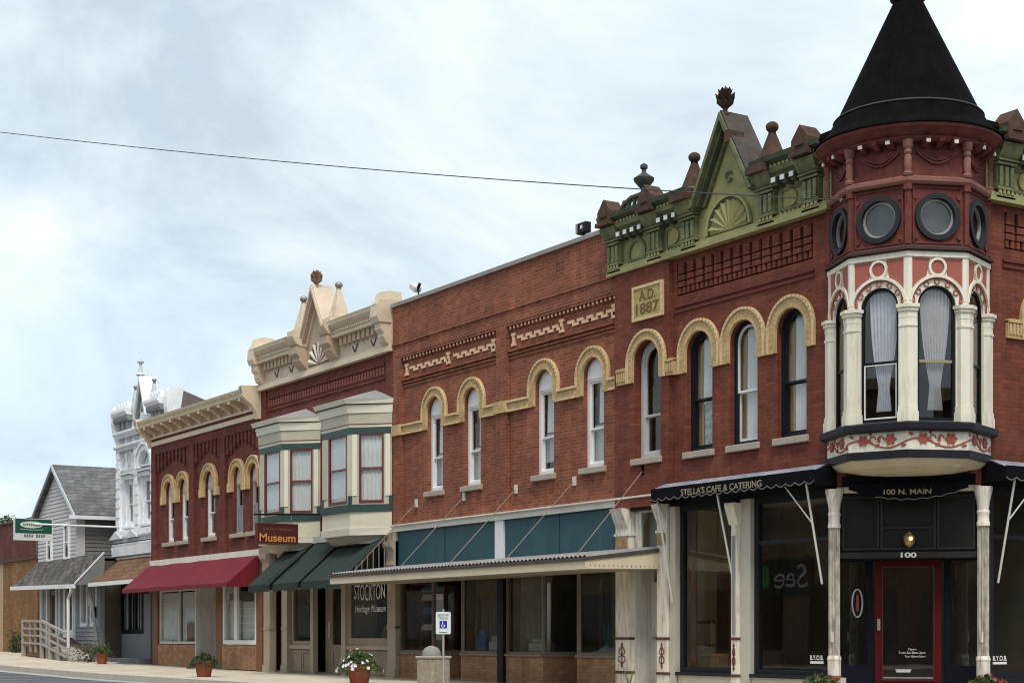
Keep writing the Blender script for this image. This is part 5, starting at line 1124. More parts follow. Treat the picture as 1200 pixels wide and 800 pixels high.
q = MB(FR1); q.box(-23.2, -20.9, 3.60, 3.78, -.1, .16); q.build('beam_capping', mat('grey_white_moulding', (.52, .49, .46), .6), MU)
def lowpanel(u0, u1, w=-.06, n=2, fr=FR1):
    q = MB(fr); q.box(u0, u1, 0, .72, w-.08, w-.02); o = q.build('lower_panel', TAUPE, MU)
    for i in range(n): a = u0+(u1-u0)*i/n; c = u0+(u1-u0)*(i+1)/n; q = MB(fr); q.plate(rect(a+.02, c-.02, .06, .66), w-.02, w, [rect(a+.1, c-.1, .14, .58)]); q.build('panel_frame', TAUPE, o)
    q = MB(fr); q.box(u0, u1, .70, .80, w-.08, w+.05); q.build('panel_sill', TAUPE_L, o)
lowpanel(-24.36, -22.9); shopwin(MU, FR1, -24.30, -22.92, .80, 2.5, -.06, TAUPE, .12)
q = MB(FR1); q.box(-22.92, -22.74, 0, 3.45, -.15, .0); q.build('door_post', TAUPE_L, MU)
q = MB(FR1); q.plate(rect(-22.74, -20.96, .02, 2.5), -.45, -.38, [rect(-22.3, -21.1, .82, 2.35)]); md = q.build('museum_door', TAUPE, MU); q = MB(FR1); q.plate(rect(-22.3, -21.1, .82, 2.35), -.42, -.415); q.build('pane', GLASS_DK, md); q = MB(FR1); q.plate(rect(-22.3, -21.1, .12, .72), -.38, -.36, [rect(-22.2, -21.2, .2, .64)]); q.build('door_panel', TAUPE, md); q = MB(FR1); q.tube([(-22.42, 1.0, -.34), (-22.36, 1.45, -.32)], .02, 6); q.build('handle', IRONW, md)
q = MB(FR1); q.box(-20.96, -20.72, 0, 3.45, -.95, .0); q.build('door_post', TAUPE_L, MU)
lowpanel(-20.72, -18.18); ms = shopwin(MU, FR1, -20.72, -18.18, .80, 2.62, -.06, TAUPE, .2)
text(ms, 'STOCKTON', FR1, -20.25, -18.5, 1.98, 2.4, -.04, LETT_W, bold=-.005, arcf=lambda a, b, v0, v1: v0+(v1-v0)*b+(.06*(2*a-1)**2)*(1-b)); text(ms, 'Heritage Museum', FR1, -20.2, -18.45, 1.62, 1.86, -.04, LETT_W, shear=.25)
T = thing('paper_stack', (-19.6, .5, .8), 'pale tan papers displayed low inside the lettered museum window', 'papers'); q = MB(Matrix.Translation((-19.5, .75, 1.05)) @ Matrix.Rotation(-.35, 4, 'X')); q.box(-.55, .5, -.02, .02, -.25, .35); q.build('display_board', CARD, T); q = MB(); q.box(-20.3, -18.6, .3, 1.2, .05, .8); q.build('display_bench', WOOD, T)
# three green awnings
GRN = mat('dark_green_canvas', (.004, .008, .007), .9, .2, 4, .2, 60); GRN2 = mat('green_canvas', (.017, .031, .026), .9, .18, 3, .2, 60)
for i, (a, c, lb) in enumerate(((-23.92, -22.48, 'leftmost dark green awning of the three under the bay windows'), (-22.24, -20.66, 'middle dark green awning of the three under the bay windows'), (-20.40, -18.12, 'rightmost dark green awning of the three, its ribbed open end showing'))):
    A = thing('green_awning', ((a+c)/2, -.7, 2.3), lb, 'awning', 'dark green awnings of the museum'); p = 1.42
    cloth(FR1, a, c, 3.62, .10, 2.46, p, 4, .03, 11+i).build('awning_slope', GRN2, A, smooth=True)
    q = MB(FR1); n = 7; pts = [(c, 2.46), (a, 2.46)]+[(a+(c-a)*j/(n*5), 2.30-.05*abs(math.sin(math.pi*j/5))) for j in range(n*5+1)]; q.plate(pts, p, p+.01); q.build('valance', GRN2, A)
    for u in (a, c): q = MB(FR1); q.tube([(u, 3.61, .1), (u, 2.45, p-.01)], .022, 6); q.tube([(u, 2.45, p-.01), (u, 2.45, .05)], .018, 6); q.build('awning_frame', BLACK, A)
    if i == 2:
        q = MB(FR1)
        for t in range(7): w_ = .18+.16*t; q.tube([(c+.02, 3.6-(w_-.1)*.88, w_), (c+.02, 2.5, w_)], .016, 6)
        q.build('end_rib', mat('pale_rib', (.16, .19, .19), .7), A)
    else:
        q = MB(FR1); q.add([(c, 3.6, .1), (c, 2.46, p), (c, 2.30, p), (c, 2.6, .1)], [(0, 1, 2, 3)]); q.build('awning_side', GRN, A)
# hanging sign
sx = -21.9
def SY(px): return Yx(px, sx)
s0, s1 = SY(299.5), SY(348.5); zt, zb = Zx(324, 613, sx), Zx(324, 638, sx)
FS = frame((sx, 0, 0), (0, 1, 0), (1, 0, 0))
HS = thing('hanging_sign', (sx, (s0+s1)/2, zb), 'maroon hanging sign with gold Museum lettering under the left bay window', 'sign')
q = MB(FS); q.box(s0, s1, zb, zt, -.04, .04); q.build('sign_board', mat('sign_maroon', (.075, .014, .014), .5, .2, 3), HS)
q = MB(FS); q.plate(rect(s0, s1, zb, zt), .04, .055, [rect(s0+.035, s1-.035, zb+.035, zt-.035)]); q.build('sign_border', mat('sign_border_brown', (.10, .03, .02), .5), HS)
GO = mat('sign_gold', (.72, .30, .07), .5, .1); q_ = (s1-s0)
text(HS, 'Museum', FS, s0+.08*q_, s1-.06*q_, zb+.14*(zt-zb), zb+.52*(zt-zb), .042, GO, bold=.01); text(HS, 'Stockton Heritage', FS, s0+.16*q_, s1-.16*q_, zb+.66*(zt-zb), zb+.76*(zt-zb), .042, mat('sign_dull_red', (.34, .10, .06), .6))
q = MB(FS); q.tube([(s0-.05, zt+.22, 0), (0.0, zt+.30, 0)], .025, 8); q.build('sign_bracket', BLACK, HS)
for t in (.15, .85): u = s0+q_*t; q = MB(FS); q.tube([(u, zt, 0), (u, zt+.24+.04*t, 0)], .012, 6); q.build('sign_hanger', STEEL, HS)
# ------------------------------------------------------------------ dark red building with bracketed cornice
RB = thing('red_brick_building', (-31, 3, 0), 'dark red brick building with cream bracketed cornice above a red awning', 'building')
rx0, rx1 = -35.69, -26.32
WR = [(-34.1, .36), (-32.8, .36), (-30.5, .42), (-28.2, .36), (-26.95, .36)]
pil = [(-35.69, -35.25), (-32.15, -31.72), (-29.5, -29.1), (-26.5, -26.32)]
b = MB(FR1); b.plate(rect(rx0, rx1, 3.42, 7.7), -.3, -.06, [archpoly(c, h, 4.18, 5.86) for c, h in WR]); b.build('wall', BR_RED, RB)
for a, c in pil: b = MB(FR1); b.box(a, c, 3.42, 7.22, -.2, .03); b.build('pilaster', BR_RED, RB)
b = MB(FR1); b.box(rx0, rx1, 7.22, 7.5, -.2, .03); b.build('corbel_head', BR_RED, RB)
for j, (a, c) in enumerate([(pil[0][1], pil[1][0]), (pil[1][1], pil[2][0]), (pil[2][1], pil[3][0])]):
    n = (9, 7, 9)[j]
    for i in range(n):
        u = a+(c-a)*(i+.5)/n; t = abs((i+.5)/n-.5)*2; lo = 7.0-.42*t**1.2; q = MB(FR1); q.box(u-.085, u+.085, lo, 7.22, -.1, .01); q.box(u-.085, u+.03, lo-.1, lo, -.1, -.02); q.build('corbel_brick', BR_RED, RB)
b = MB(); b.box(rx0+.02, rx1-.02, 13.7, 14, 0, 7.8); b.box(rx0+.01, rx0+.25, .3, 14, 0, 7.9); b.build('rear_wall', BR_FAR, RB)
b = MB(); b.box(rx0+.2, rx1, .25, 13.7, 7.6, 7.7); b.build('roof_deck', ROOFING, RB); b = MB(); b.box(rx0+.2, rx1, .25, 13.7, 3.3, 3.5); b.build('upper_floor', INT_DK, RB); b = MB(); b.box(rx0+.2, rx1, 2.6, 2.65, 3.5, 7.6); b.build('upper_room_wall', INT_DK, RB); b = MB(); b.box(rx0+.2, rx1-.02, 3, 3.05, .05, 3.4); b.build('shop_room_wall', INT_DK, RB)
b = MB(); b.box(rx0+.2, rx1-.02, .1, 13, -.05, .07); b.build('shop_floor', INT_FL, RB)
GREYP = mat('grey_panel', (.24, .245, .24), .6, .08, 4); PINKW = mat('pinkish_white_panel', (.60, .52, .48), .7, .06, 4); GREYF = mat('grey_green_frame', (.36, .37, .34), .6, .08, 4)
for i, (c, h) in enumerate(WR):
    surround(RB, FR1, c, h, h+.24, 5.47, 5.86, -.06, .02)
    if i < 3: window(RB, FR1, c, h, 4.18, 5.78, -.15, WHITE, .09, tymp=PINKW, zmid=4.95, cur=[('flat', CURT2, .6, 1, .5, 1)]); q = MB(FR1); q.plate(archpoly(c, h+.005, 5.76, 5.86), -.25, -.145); q.build('arch_infill', PINKW, RB)
    else:
        wn = window(RB, FR1, c, h, 4.18, 5.70, -.15, GREYF, .07, tymp=PINKW, zmid=5.0, cur=[('plain', CURT, .3, .9, .5, 1)]); q = MB(FR1); q.plate(archpoly(c, h+.005, 5.68, 5.86), -.25, -.145); q.build('arch_infill', PINKW, RB); q = MB(FR1); q.box(c-h+.07, c+h-.07, 4.25, 4.98, -.2, -.16); q.build('boarded_sash', GREYP, wn)
    sill(RB, FR1, c-h-.12, c+h+.12, 4.05, 4.175, -.2, .06)
for a, c in ((-35.25, -34.1-.6), (-32.8+.6, -32.15), (-31.72, -30.5-.66), (-30.5+.66, -29.5), (-29.1, -28.2-.6)):
    q = MB(FR1); a2 = max(a, c-.3) if i >= 0 else a; q.box(c-.16, c, 5.47, 5.74, -.1, .02) if a < c-.1 and c in (-34.7, -31.16, -28.8) else q.box(a, a+.14, 5.47, 5.74, -.1, .02); q.build('impost_block', BUFF, RB)
# cornice
b = MB(FR1); b.box(rx0, rx1, 7.5, 7.64, -.1, .10); b.build('cornice_base', CREAMCORN, RB)
b = MB(FR1); b.box(rx0, rx1, 7.64, 7.74, -.1, .06); b.build('cornice_red_band', RED_TRIM, RB)
b = MB(FR1); b.box(rx0, rx1, 7.74, 7.80, -.1, .12); b.build('cornice_bead', CREAMCORN, RB)
b = MB(FR1); b.box(rx0, rx1, 7.80, 8.12, -.1, .05); b.build('cornice_frieze', mat('peach_cornice_paint', (.55, .41, .28), .65, .08, 4), RB)
b = MB(FR1); b.prism([(-.4, 8.10), (.50, 8.10), (.52, 8.16), (.50, 8.18), (.58, 8.26), (.60, 8.32), (-.4, 8.40)], rx0, rx1); b.build('cornice_crown', CREAMCORN, RB)
for i in range(11):
    u = rx0+.55+(rx1-rx0-1.1)*i/10; q = MB(FR1)
    q.prism([(.05, 7.80), (.10, 7.80), (.16, 7.90), (.30, 7.96), (.42, 8.03), (.46, 8.10), (.05, 8.10)], u-.10, u+.10); o = q.build('cornice_bracket', TANCORN, RB); q = MB(FR1); q.box(u-.09, u+.09, 8.02, 8.10, .46, .475); q.build('bracket_face', CREAM, o)
for u0_, u1_ in ((rx0-.04, rx0+.16), (rx1-.2, rx1+.014)):
    q = MB(FR1); q.prism([(-.1, 7.46), (.12, 7.46), (.16, 7.62), (.30, 7.85), (.50, 8.0), (.60, 8.1), (.64, 8.40), (-.3, 8.46)], u0_, u1_); e = q.build('end_bracket', CREAMCORN, RB); q = MB(FR1); q.box(u0_+.04, u1_-.04, 8.2, 8.36, .64, .655); q.build('end_panel', STEEL, e)
# shopfront
q = MB(FR1); q.box(rx0, rx1, 3.40, 3.62, -.2, .08); q.build('store_frieze', FRIEZE_W, RB)
WPOST = mat('brown_painted_post', (.19, .085, .04), .7, .15, 5)
for a, c in ((rx0, -35.2), (-29.95, -29.45), (-26.75, rx1)): q = MB(FR1); q.box(a, c, 0, 3.42, -.2, -.02); q.build('brick_pier', WPOST, RB)
for a, c in ((-35.2, -31.75), (-29.45, -26.75)):
    q = MB(FR1); q.box(a, c, .04, .78, -.25, -.03); q.build('brick_bulkhead', BR_TAN, RB)
PALE = mat('pale_grey_window_blind', (.66, .72, .78), .9, .08, 3)
wl = shopwin(RB, FR1, -35.1, -31.75, .80, 2.62, -.06, OLDW, .08, mull=(-33.3,), gl=GLASS)
q = MB(FR1); q.box(-35.0, -33.35, .9, 2.5, -.17, -.16); q.box(-33.25, -31.85, .9, 2.5, -.20, -.19); q.build('blind', PALE, wl)
q = MB(FR1); q.plate([(-33.95, 1.4), (-33.7, 1.35), (-33.55, 2.1), (-33.6, 2.3)], -.155, -.15); q.build('window_decal', LETT_W, wl)
for k in range(3): q = MB(FR1); q.box(-33.0+.1*k, -32.4+.12*k, 2.15-.22*k, 2.2-.22*k, -.185, -.18); q.build('decal_line', LETT_W, wl)
q = MB(FR1); q.box(-32.75, -32.2, .9, 1.5, -.185, -.14); q.build('brown_box', WOOD, wl)
q = MB(FR1); q.plate(rect(-31.7, -29.95, .05, 2.75), -.75, -.68, [rect(-31.5, -30.75, .2, 2.5)]); dd = q.build('shop_door', mat('pale_green_grey_door', (.48, .50, .46), .6, .06, 4), RB); q = MB(FR1); q.plate(rect(-31.5, -30.75, .2, 2.5), -.72, -.715); q.build('pane', GLASS_DK, dd); q = MB(FR1); q.box(-31.45, -30.8, 1.3, 2.45, -.71, -.705); q.build('poster', mat('purple_poster', (.16, .13, .26), .7, .6, 9), dd); q = MB(FR1); q.box(-31.5, -30.75, 1.15, 1.22, -.69, -.66); q.build('push_bar', IRONW, dd); q = MB(FR1); q.box(-30.4, -30.15, 1.85, 2.4, -.68, -.66); q.build('notice', mat('dark_notice', (.05, .045, .07), .6), dd)
q = MB(FR1); q.box(-31.75, -31.68, 0, 3.42, -.75, -.03); q.box(-31.75, -29.9, 2.75, 2.85, -.75, -.03); q.build('door_recess', OLDW, RB)
wr = shopwin(RB, FR1, -29.42, -26.78, .80, 2.78, -.04, WHITE, .13, mull=(-28.35,), gl=GLASS)
q = MB(FR1); q.box(-28.47, -28.23, .93, 2.65, -.1, -.02); q.build('centre_mullion', WHITE, wr); q = MB(FR1); q.box(-29.3, -28.4, .9, 2.15, -.25, -.23); q.box(-28.3, -26.9, .9, 2.1, -.25, -.23); q.build('blind', mat('pale_green_blind', (.64, .70, .68), .9, .06, 3), wr)
for k in range(5): q = MB(FR1); q.box(-29.3, -26.9, 1.0+.22*k, 1.03+.22*k, -.23, -.225); q.build('blind_slat', CURT, wr)
# red awning
RA = thing('red_awning', (-31, -.5, 2.5), 'long plain red awning over the shop with the white-framed window', 'awning')
REDC = mat('crimson_canvas', (.155, .008, .017), .85, .15, 1.4, .1, 50, dirt=(.20, .016, .026), dirt_amt=.5, streak=True); ra0, ra1, rp = -35.72, -26.36, 1.05
cloth(FR1, ra0, ra1, 3.44, .09, 2.62, rp, 6, .035, 5).build('awning_slope', REDC, RA, smooth=True)
q = MB(FR1); q.box(ra0, ra1, 2.50, 2.62, rp-.015, rp); q.build('valance', mat('dark_crimson', (.15, .012, .022), .8), RA)
for u in (ra0, ra1-.01): q = MB(FR1); q.plate([(0, 0)]*0 or rect(0, 0, 0, 0), 0, 0) if False else q.add([(u, 3.43, .08), (u, 2.61, rp), (u, 2.50, rp), (u, 2.50, .08), (u+.01, 3.43, .08), (u+.01, 2.61, rp), (u+.01, 2.50, rp), (u+.01, 2.50, .08)], [(0, 1, 2, 3), (4, 5, 6, 7), (0, 4, 5, 1), (1, 5, 6, 2), (2, 6, 7, 3), (3, 7, 4, 0)]); q.build('awning_side', REDC, RA)
q = MB(FR1)
for i in range(7): u = ra0+.1+(ra1-ra0-.2)*i/6; q.tube([(u, 3.41, .08), (u, 2.58, rp-.05)], .018, 5)
q.build('awning_frame', STEEL, RA)
# ------------------------------------------------------------------ white ornate building, set back a little
FRW = frame((0, .8, 0), (1, 0, 0), (0, -1, 0))
WW = thing('white_building', (-39, 4, 0), 'white ornate metal-front building with gabled top behind the red building', 'building')
WP = mat('chalk_white_metal', (.84, .85, .86), .6, .06, 3, .15, 40, dirt=(.45, .46, .47), dirt_amt=.55, dscale=2); WPD = mat('grey_white_metal', (.60, .62, .63), .6, .08, 4, .15, 40); WPG = mat('slate_grey_panel', (.22, .235, .235), .6, .12, 4)
wx0, wx1 = -41.5, -35.7; wc = -38.6
b = MB(FRW); b.plate(rect(wx0, wx1, 3.7, 8.6), -.3, 0, [rect(-40.75, -39.95, 5.12, 6.78), rect(-38.9, -38.0, 5.12, 6.78), rect(-37.2, -36.4, 5.12, 6.78), archpoly(-38.35, .62, 6.98, 7.10)]); b.build('wall', WP, WW)
b = MB(); b.box(wx0+.02, wx1-.02, 14.5, 14.8, 0, 8.5); b.box(wx0+.02, wx0+.25, 1.1, 14.8, 0, 8.5); b.box(wx1-.25, wx1-.02, 1.1, 14.8, 3.0, 8.55); b.build('rear_wall', BR_FAR, WW); b = MB(); b.box(wx0+.2, wx1-.2, 1.1, 14.5, 8.3, 8.4); b.build('roof_deck', ROOFING, WW); b = MB(); b.box(wx0+.25, wx1-.25, 3, 3.05, 0, 8.3); b.build('upper_room_wall', INT_DK, WW); b = MB(); b.box(wx0+.25, wx1-.25, 1.1, 14.4, 3.5, 3.7); b.build('upper_floor', INT_DK, WW)
for c, h in ((-40.35, .40), (-38.45, .45), (-36.8, .40)):
    window(WW, FRW, c, h, 5.12, 6.78, -.06, WP, .11, arch=False, zmid=5.9); q = MB(FRW); q.box(c-h-.14, c+h+.14, 6.80, 6.95, -.05, .14); q.prism([(0, 6.95), (.2, 6.98), (.2, 7.04), (0, 7.08)], c-h-.2, c+h+.2); q.build('window_hood', WPD, WW); sill(WW, FRW, c-h-.15, c+h+.15, 5.0, 5.1, -.1, .12, WP)
q = MB(FRW); q.strip(arc(-38.35, 7.10, .72, 0, 180, 20), .2, 0, .16); q.strip(arc(-38.35, 7.10, .86, 0, 180, 20), .08, 0, .22); q.build('arch_hood', WP, WW)
q = MB(FRW); q.plate(archpoly(-38.35, .62, 6.98, 7.10), -.12, -.08); ap = q.build('arch_panel', mat('pale_blue_grey_panel', (.42, .48, .50), .6), WW); q = MB(FRW); q.strip([(-38.35, 7.0), (-38.35, 7.65)], .06, -.08, -.02); q.strip(arc(-38.35, 7.1, .35, 0, 180, 12), .05, -.08, -.03); q.build('arch_tracery', WP, ap)
for c in (-41.3, -39.3, -37.55, -36.05):
    q = MB(FRW); q.box(c-.16, c+.16, 4.95, 8.0, 0, .10)
    q.build('pilaster_strip', WP, WW)
    for k in range(8): z = 5.1+k*.36; q = MB(FRW); q.box(c-.19, c+.19, z, z+.26, .1, .13); q.build('rusticated_block', WP, WW)
q = MB(FRW); q.plate([(-40.35+.16*math.cos(t), 7.52+.26*math.sin(t)) for t in [i*math.pi/10 for i in range(20)]], 0, .06, [[(-40.35+.10*math.cos(t), 7.52+.19*math.sin(t)) for t in [i*math.pi/10 for i in range(20)]]]); q.build('oval_frame', WPD, WW)
for z0, z1, ww in ((7.98, 8.10, .22), (8.45, 8.6, .25), (7.16, 7.22, .08), (4.62, 4.75, .30), (4.75, 4.95, .16), (4.35, 4.45, .26), (3.85, 3.95, .18)): q = MB(FRW); q.prism([(-.1, z0), (ww*.7, z0), (ww, (z0+z1)/2), (ww, z1), (-.1, z1)], wx0-.05, wx1+.05); q.build('band_moulding', WP, WW)
q = MB(FRW); q.prism([(0, 3.95), (.28, 4.0), (.30, 4.35), (0, 4.4)], wx0, wx1); q.build('base_frieze', WP, WW)
for c in (-40.9, -39.2): q = MB(FRW); q.plate([(c-.7, 4.62), (c+.7, 4.62), (c, 4.92)], .30, .36); q.build('small_pediment', WPD, WW)
for c in (-40.35, -36.8):
    q = MB(FRW); q.strip([(c-.62, 7.2), (c-.62, 7.92), (c+.62, 7.92), (c+.62, 7.2), (c-.62, 7.2)], .05, 0, .05); q.build('panel_outline', WPD, WW)
    for t in range(6): a = t*math.pi/3; q = MB(FRW); q.plate([(c+.42*math.cos(a), 7.54+.30*math.sin(a)), (c+.50*math.cos(a+.3), 7.54+.36*math.sin(a+.3)), (c+.58*math.cos(a), 7.54+.40*math.sin(a)), (c+.50*math.cos(a-.3), 7.54+.36*math.sin(a-.3))], 0, .05); q.build('leaf_boss', WPD, WW)
q = MB(FRW)
for i in range(44): u = wx0+.1+(wx1-wx0-.2)*(i+.5)/44; q.box(u-.04, u+.04, 7.88, 7.97, 0, .16); q.box(u-.035, u+.035, 8.36, 8.44, 0, .2); q.box(u-.04, u+.04, 4.50, 4.61, 0, .24)
q.build('dentil_rows', WPD, WW, kind='stuff')
for i in range(7): u = wx0+.5+(wx1-wx0-1)*i/6; q = MB(FRW); q.strip(arc(u, 8.26, .11, 0, 340, 12), .04, 0, .1); q.build('rosette', WPD, WW)
# top: cornice pieces, gable, pinnacles, rounded end scroll
b = MB(FRW); b.box(wx0, wx1, 8.6, 9.1, -.1, .10); b.build('top_frieze', WP, WW)
for a, c in ((wx0+.3, wc-1.0), (wc+1.0, wx1-.5)):
    b = MB(FRW); b.prism([(-.1, 8.92), (.3, 8.92), (.34, 9.0), (.34, 9.12), (-.1, 9.12)], a, c); cs = b.build('cornice_shelf', WPG, WW); b = MB(FRW); b.prism([(-.1, 9.12), (.34, 9.12), (.44, 9.24), (.44, 9.34), (-.1, 9.36)], a, c); b.build('cornice_crown', WP, cs)
    for k in range(3): u = a+.35+(c-a-.7)*k/2; q = MB(FRW); q.box(u-.12, u+.12, 8.62, 8.92, 0, .24); q.build('cornice_bracket', WPG, WW)
    for k in range(4): u = a+.3+(c-a-.6)*k/3; q = MB(FRW); q.plate([(u-.18, 9.36), (u+.18, 9.36), (u+.1, 9.55), (u, 9.62), (u-.1, 9.55)], .1, .26); q.build('cresting', WP, WW)
for uc, kk in ((wx0+.1, .5), (wx1-.15, .45)): q = MB(FRW); q.prism([(-.1, 8.1), (.15*kk, 8.15), (.4*kk, 8.5), (.58*kk, 8.95), (.60*kk, 9.3), (.5*kk, 9.5), (.3*kk, 9.62), (-.1, 9.66), (-.35, 9.6)], uc-.18, uc+.16); q.build('end_scroll', WP, WW)
for uc in (wc-.98, wc+.98): c = FRW @ Vector((uc, 0, .02)); pinnacle(WW, (c.x, c.y), .17, 9.25, 10.02, WPD, STEEL, .085)
gable(WW, FRW, wc+.12, .66, 8.9, 10.34, -.1, .30, WP, WPG, WP, .10)
q = MB(FRW); q.plate([(wc-.8, 8.6), (wc+.8, 8.6), (wc+.6, 9.1), (wc+.1, 10.1), (wc-.5, 9.1)], .0, .08); q.build('tympanum', WPG, WW)
q = MB(); q.lathe([(.10, 0), (.10, .35), (.17, .40), (.08, .48), (.05, .8), (.12, .84), (.13, .88), (.05, .92), (.03, 1.0)], (wc, .62, 10.02), 12); q.build('finial', WPD, WW, smooth=True)
q = MB(); q.add([(wx1-.25, 1.0, 9.6), (wx1-.25, 4.5, 8.4), (wx1-.25, 1.0, 8.4), (wx1-.02, 1.0, 9.6), (wx1-.02, 4.5, 8.4), (wx1-.02, 1.0, 8.4)], [(0, 1, 2), (3, 4, 5), (0, 3, 4, 1), (1, 4, 5, 2), (2, 5, 3, 0)]); q.build('side_parapet', mat('brown_grey_parapet', (.16, .13, .12), .85, .2, 4), WW)
# ground floor and shingled pent roof of the white building
GREYW = mat('grey_painted_wood', (.22, .235, .24), .65, .08, 4)
q = MB(FRW); q.plate(rect(wx0, wx1, .05, 3.7), -.2, -.05, [rect(-41.2, -39.0, 1.2, 2.9), rect(-38.2, -36.9, .1, 2.9)]); q.build('ground_wall', GREYW, WW)
q = MB(FRW); q.plate(rect(-41.35, -38.95, 1.15, 2.95), -.1, -.02, [rect(-41.2, -40.5, 1.3, 2.8), rect(-40.35, -39.85, 1.3, 2.8), rect(-39.7, -39.1, 1.3, 2.8)]); gw = q.build('ground_window', BLACK, WW)
for a, c, m_ in ((-41.2, -40.5, PALE), (-40.35, -39.85, CURT), (-39.7, -39.1, PALE)): q = MB(FRW); q.plate(rect(a, c, 1.3, 2.8), -.07, -.066); q.build('pane', GLASS, gw); q = MB(FRW); q.box(a, c, 1.3, 2.8, -.2, -.19); q.build('blind', m_, gw)
q = MB(FRW); q.box(-38.2, -36.9, .1, 2.9, -.9, -.85); q.build('ground_door', INT_DK, WW)
q = MB(FRW); q.box(-41.9, -36.2, 0, .26, 0, 1.1); q.box(-41.6, -36.4, 0, .12, 1.1, 1.5); q.build('entrance_step', mat('dark_grey_step', (.13, .14, .15), .9, .1, 3), WW)
PR = thing('shingle_pent_roof', (-39, 0, 2.9), 'brown shingled pent roof below the white ornate front', 'roof')
BSH = shingle('brown_shingle', (.22, .125, .07), (.17, .095, .055), .35, .16)
a0 = X(104, -.55); q = MB(); q.hexa([(a0, -.55, 2.98), (wx1+.02, -.55, 2.98), (wx1+.02, .78, 3.98), (wx0+.6, .78, 3.98)], [(a0, -.55, 2.94), (wx1+.02, -.55, 2.94), (wx1+.02, .78, 3.9), (wx0+.6, .78, 3.9)]); q.build('shingles', BSH, PR)
q = MB(); q.box(a0, wx1+.02, -.58, -.55, 2.86, 3.0); q.build('fascia', WHITE, PR)
q = MB(); q.tube([(-41.6, -.3, 2.95), (-41.35, .0, .3)], .06, 8); q.build('prop_post', GREYP, PR)
# ------------------------------------------------------------------ grey clapboard house
HO = thing('clapboard_house', (-46.5, 4, .3), 'grey clapboard house with steep shingled gable between the tan and white buildings', 'house')
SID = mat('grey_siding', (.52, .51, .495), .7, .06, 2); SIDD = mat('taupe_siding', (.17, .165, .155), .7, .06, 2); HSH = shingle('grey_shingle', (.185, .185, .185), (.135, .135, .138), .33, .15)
hx0, hx1, hz, hp, hr = -49.15, -44.1, 5.95, 7.80, -46.62
q = MB(FR1); q.plate([(hx0, 3.9), (hx1, 3.9), (hx1, hz), (hr, hp-.1), (hx0, hz)], -.2, 0); fw = q.build('front_wall', SID, HO)
z = 3.92; bh = .15
while z < hp-.2:
    zt_ = z+bh-.012; t = max(0, (zt_-hz)/(hp-.1-hz)); a = hx0+(hr-hx0)*t; c = hx1+(hr-hx1)*t
    q = MB(FR1); q.prism([(0, z), (.03, z), (.008, zt_), (0, zt_)], a, c); q.build('clapboard', SID, fw); z += bh
q = MB(); q.box(hx1-.2, hx1, .2, 12, .2, hz); sw_ = q.build('side_wall', SIDD, HO)
FRH = frame((hx1, 0, 0), (0, 1, 0), (1, 0, 0)); z = 3.3
while z < hz-.16: q = MB(FRH); q.prism([(0, z), (.03, z), (.008, z+bh-.012), (0, z+bh-.012)], .12, 12); q.build('clapboard', SIDD, sw_); z += bh
q = MB(); q.box(hx0, hx0+.2, .2, 12, .2, hz); q.box(hx0, hx1, 11.8, 12, .2, hz); q.build('rear_wall', SIDD, HO)
q = MB(FRH); q.box(-.02, .14, 3.9, hz, -.1, .045); q.box(.06, .32, 3.9, hz-.1, .045, .05); q.build('corner_board', SID, HO)
for s_ in (-1, 1):
    ex = hr+s_*(hx1-hr+.45) if s_ > 0 else hr-(hr-hx0+.85); ez = hz-.30 if s_ > 0 else hz-.45; q = MB()
    q.hexa([(hr, -.2, hp+.06), (ex, -.2, ez+.06), (ex, 12.3, ez+.06), (hr, 12.3, hp+.06)], [(hr, -.2, hp-.06), (ex, -.2, ez-.06), (ex, 12.3, ez-.06), (hr, 12.3, hp-.06)]); q.build('roof_slope', HSH, HO)
    q = MB(); q.hexa([(hr, -.24, hp+.03), (ex, -.24, ez+.03), (ex, -.2, ez+.03), (hr, -.2, hp+.03)], [(hr, -.24, hp-.16), (ex, -.24, ez-.16), (ex, -.2, ez-.16), (hr, -.2, hp-.16)]); q.build('barge_board', WPD if s_ > 0 else mat('slate_barge', (.16, .17, .18), .7), HO)
q = MB(); q.box(hx1+.36, hx1+.47, -.4, 12.3, hz-.42, hz-.28); q.build('gutter', WP, HO)
q = MB(); q.tube([(hx1+.4, 2.4, hz-.4), (hx1+.08, 2.3, hz-.75), (hx1+.08, 2.3, 3.9)], .05, 8); q.build('downspout', WP, HO)
for a, c in ((X(76.5), X(83.5)), (X(57), X(62))):
    u = (a+c)/2; h = .34; q = MB(FR1); q.plate(rect(u-h, u+h, 4.05, 5.42), -.05, .10, [rect(u-h+.09, u+h-.09, 4.14, 5.33)]); wi = q.build('window', WP, HO); q = MB(FR1); q.plate(rect(u-h+.09, u+h-.09, 4.14, 5.33), .05, .054); q.build('pane', GLASS_DK, wi); q = MB(FR1); q.box(u-h+.09, u+h-.09, 4.7, 4.74, .0, .07); q.build('meeting_rail', WP, wi); q = MB(FR1); q.box(u-h+.09, u+h-.09, 4.14, 5.33, .034, .038); q.build('room_dark_sheet', BLACK, wi)  # black sheet behind the pane stands in for the unlit room
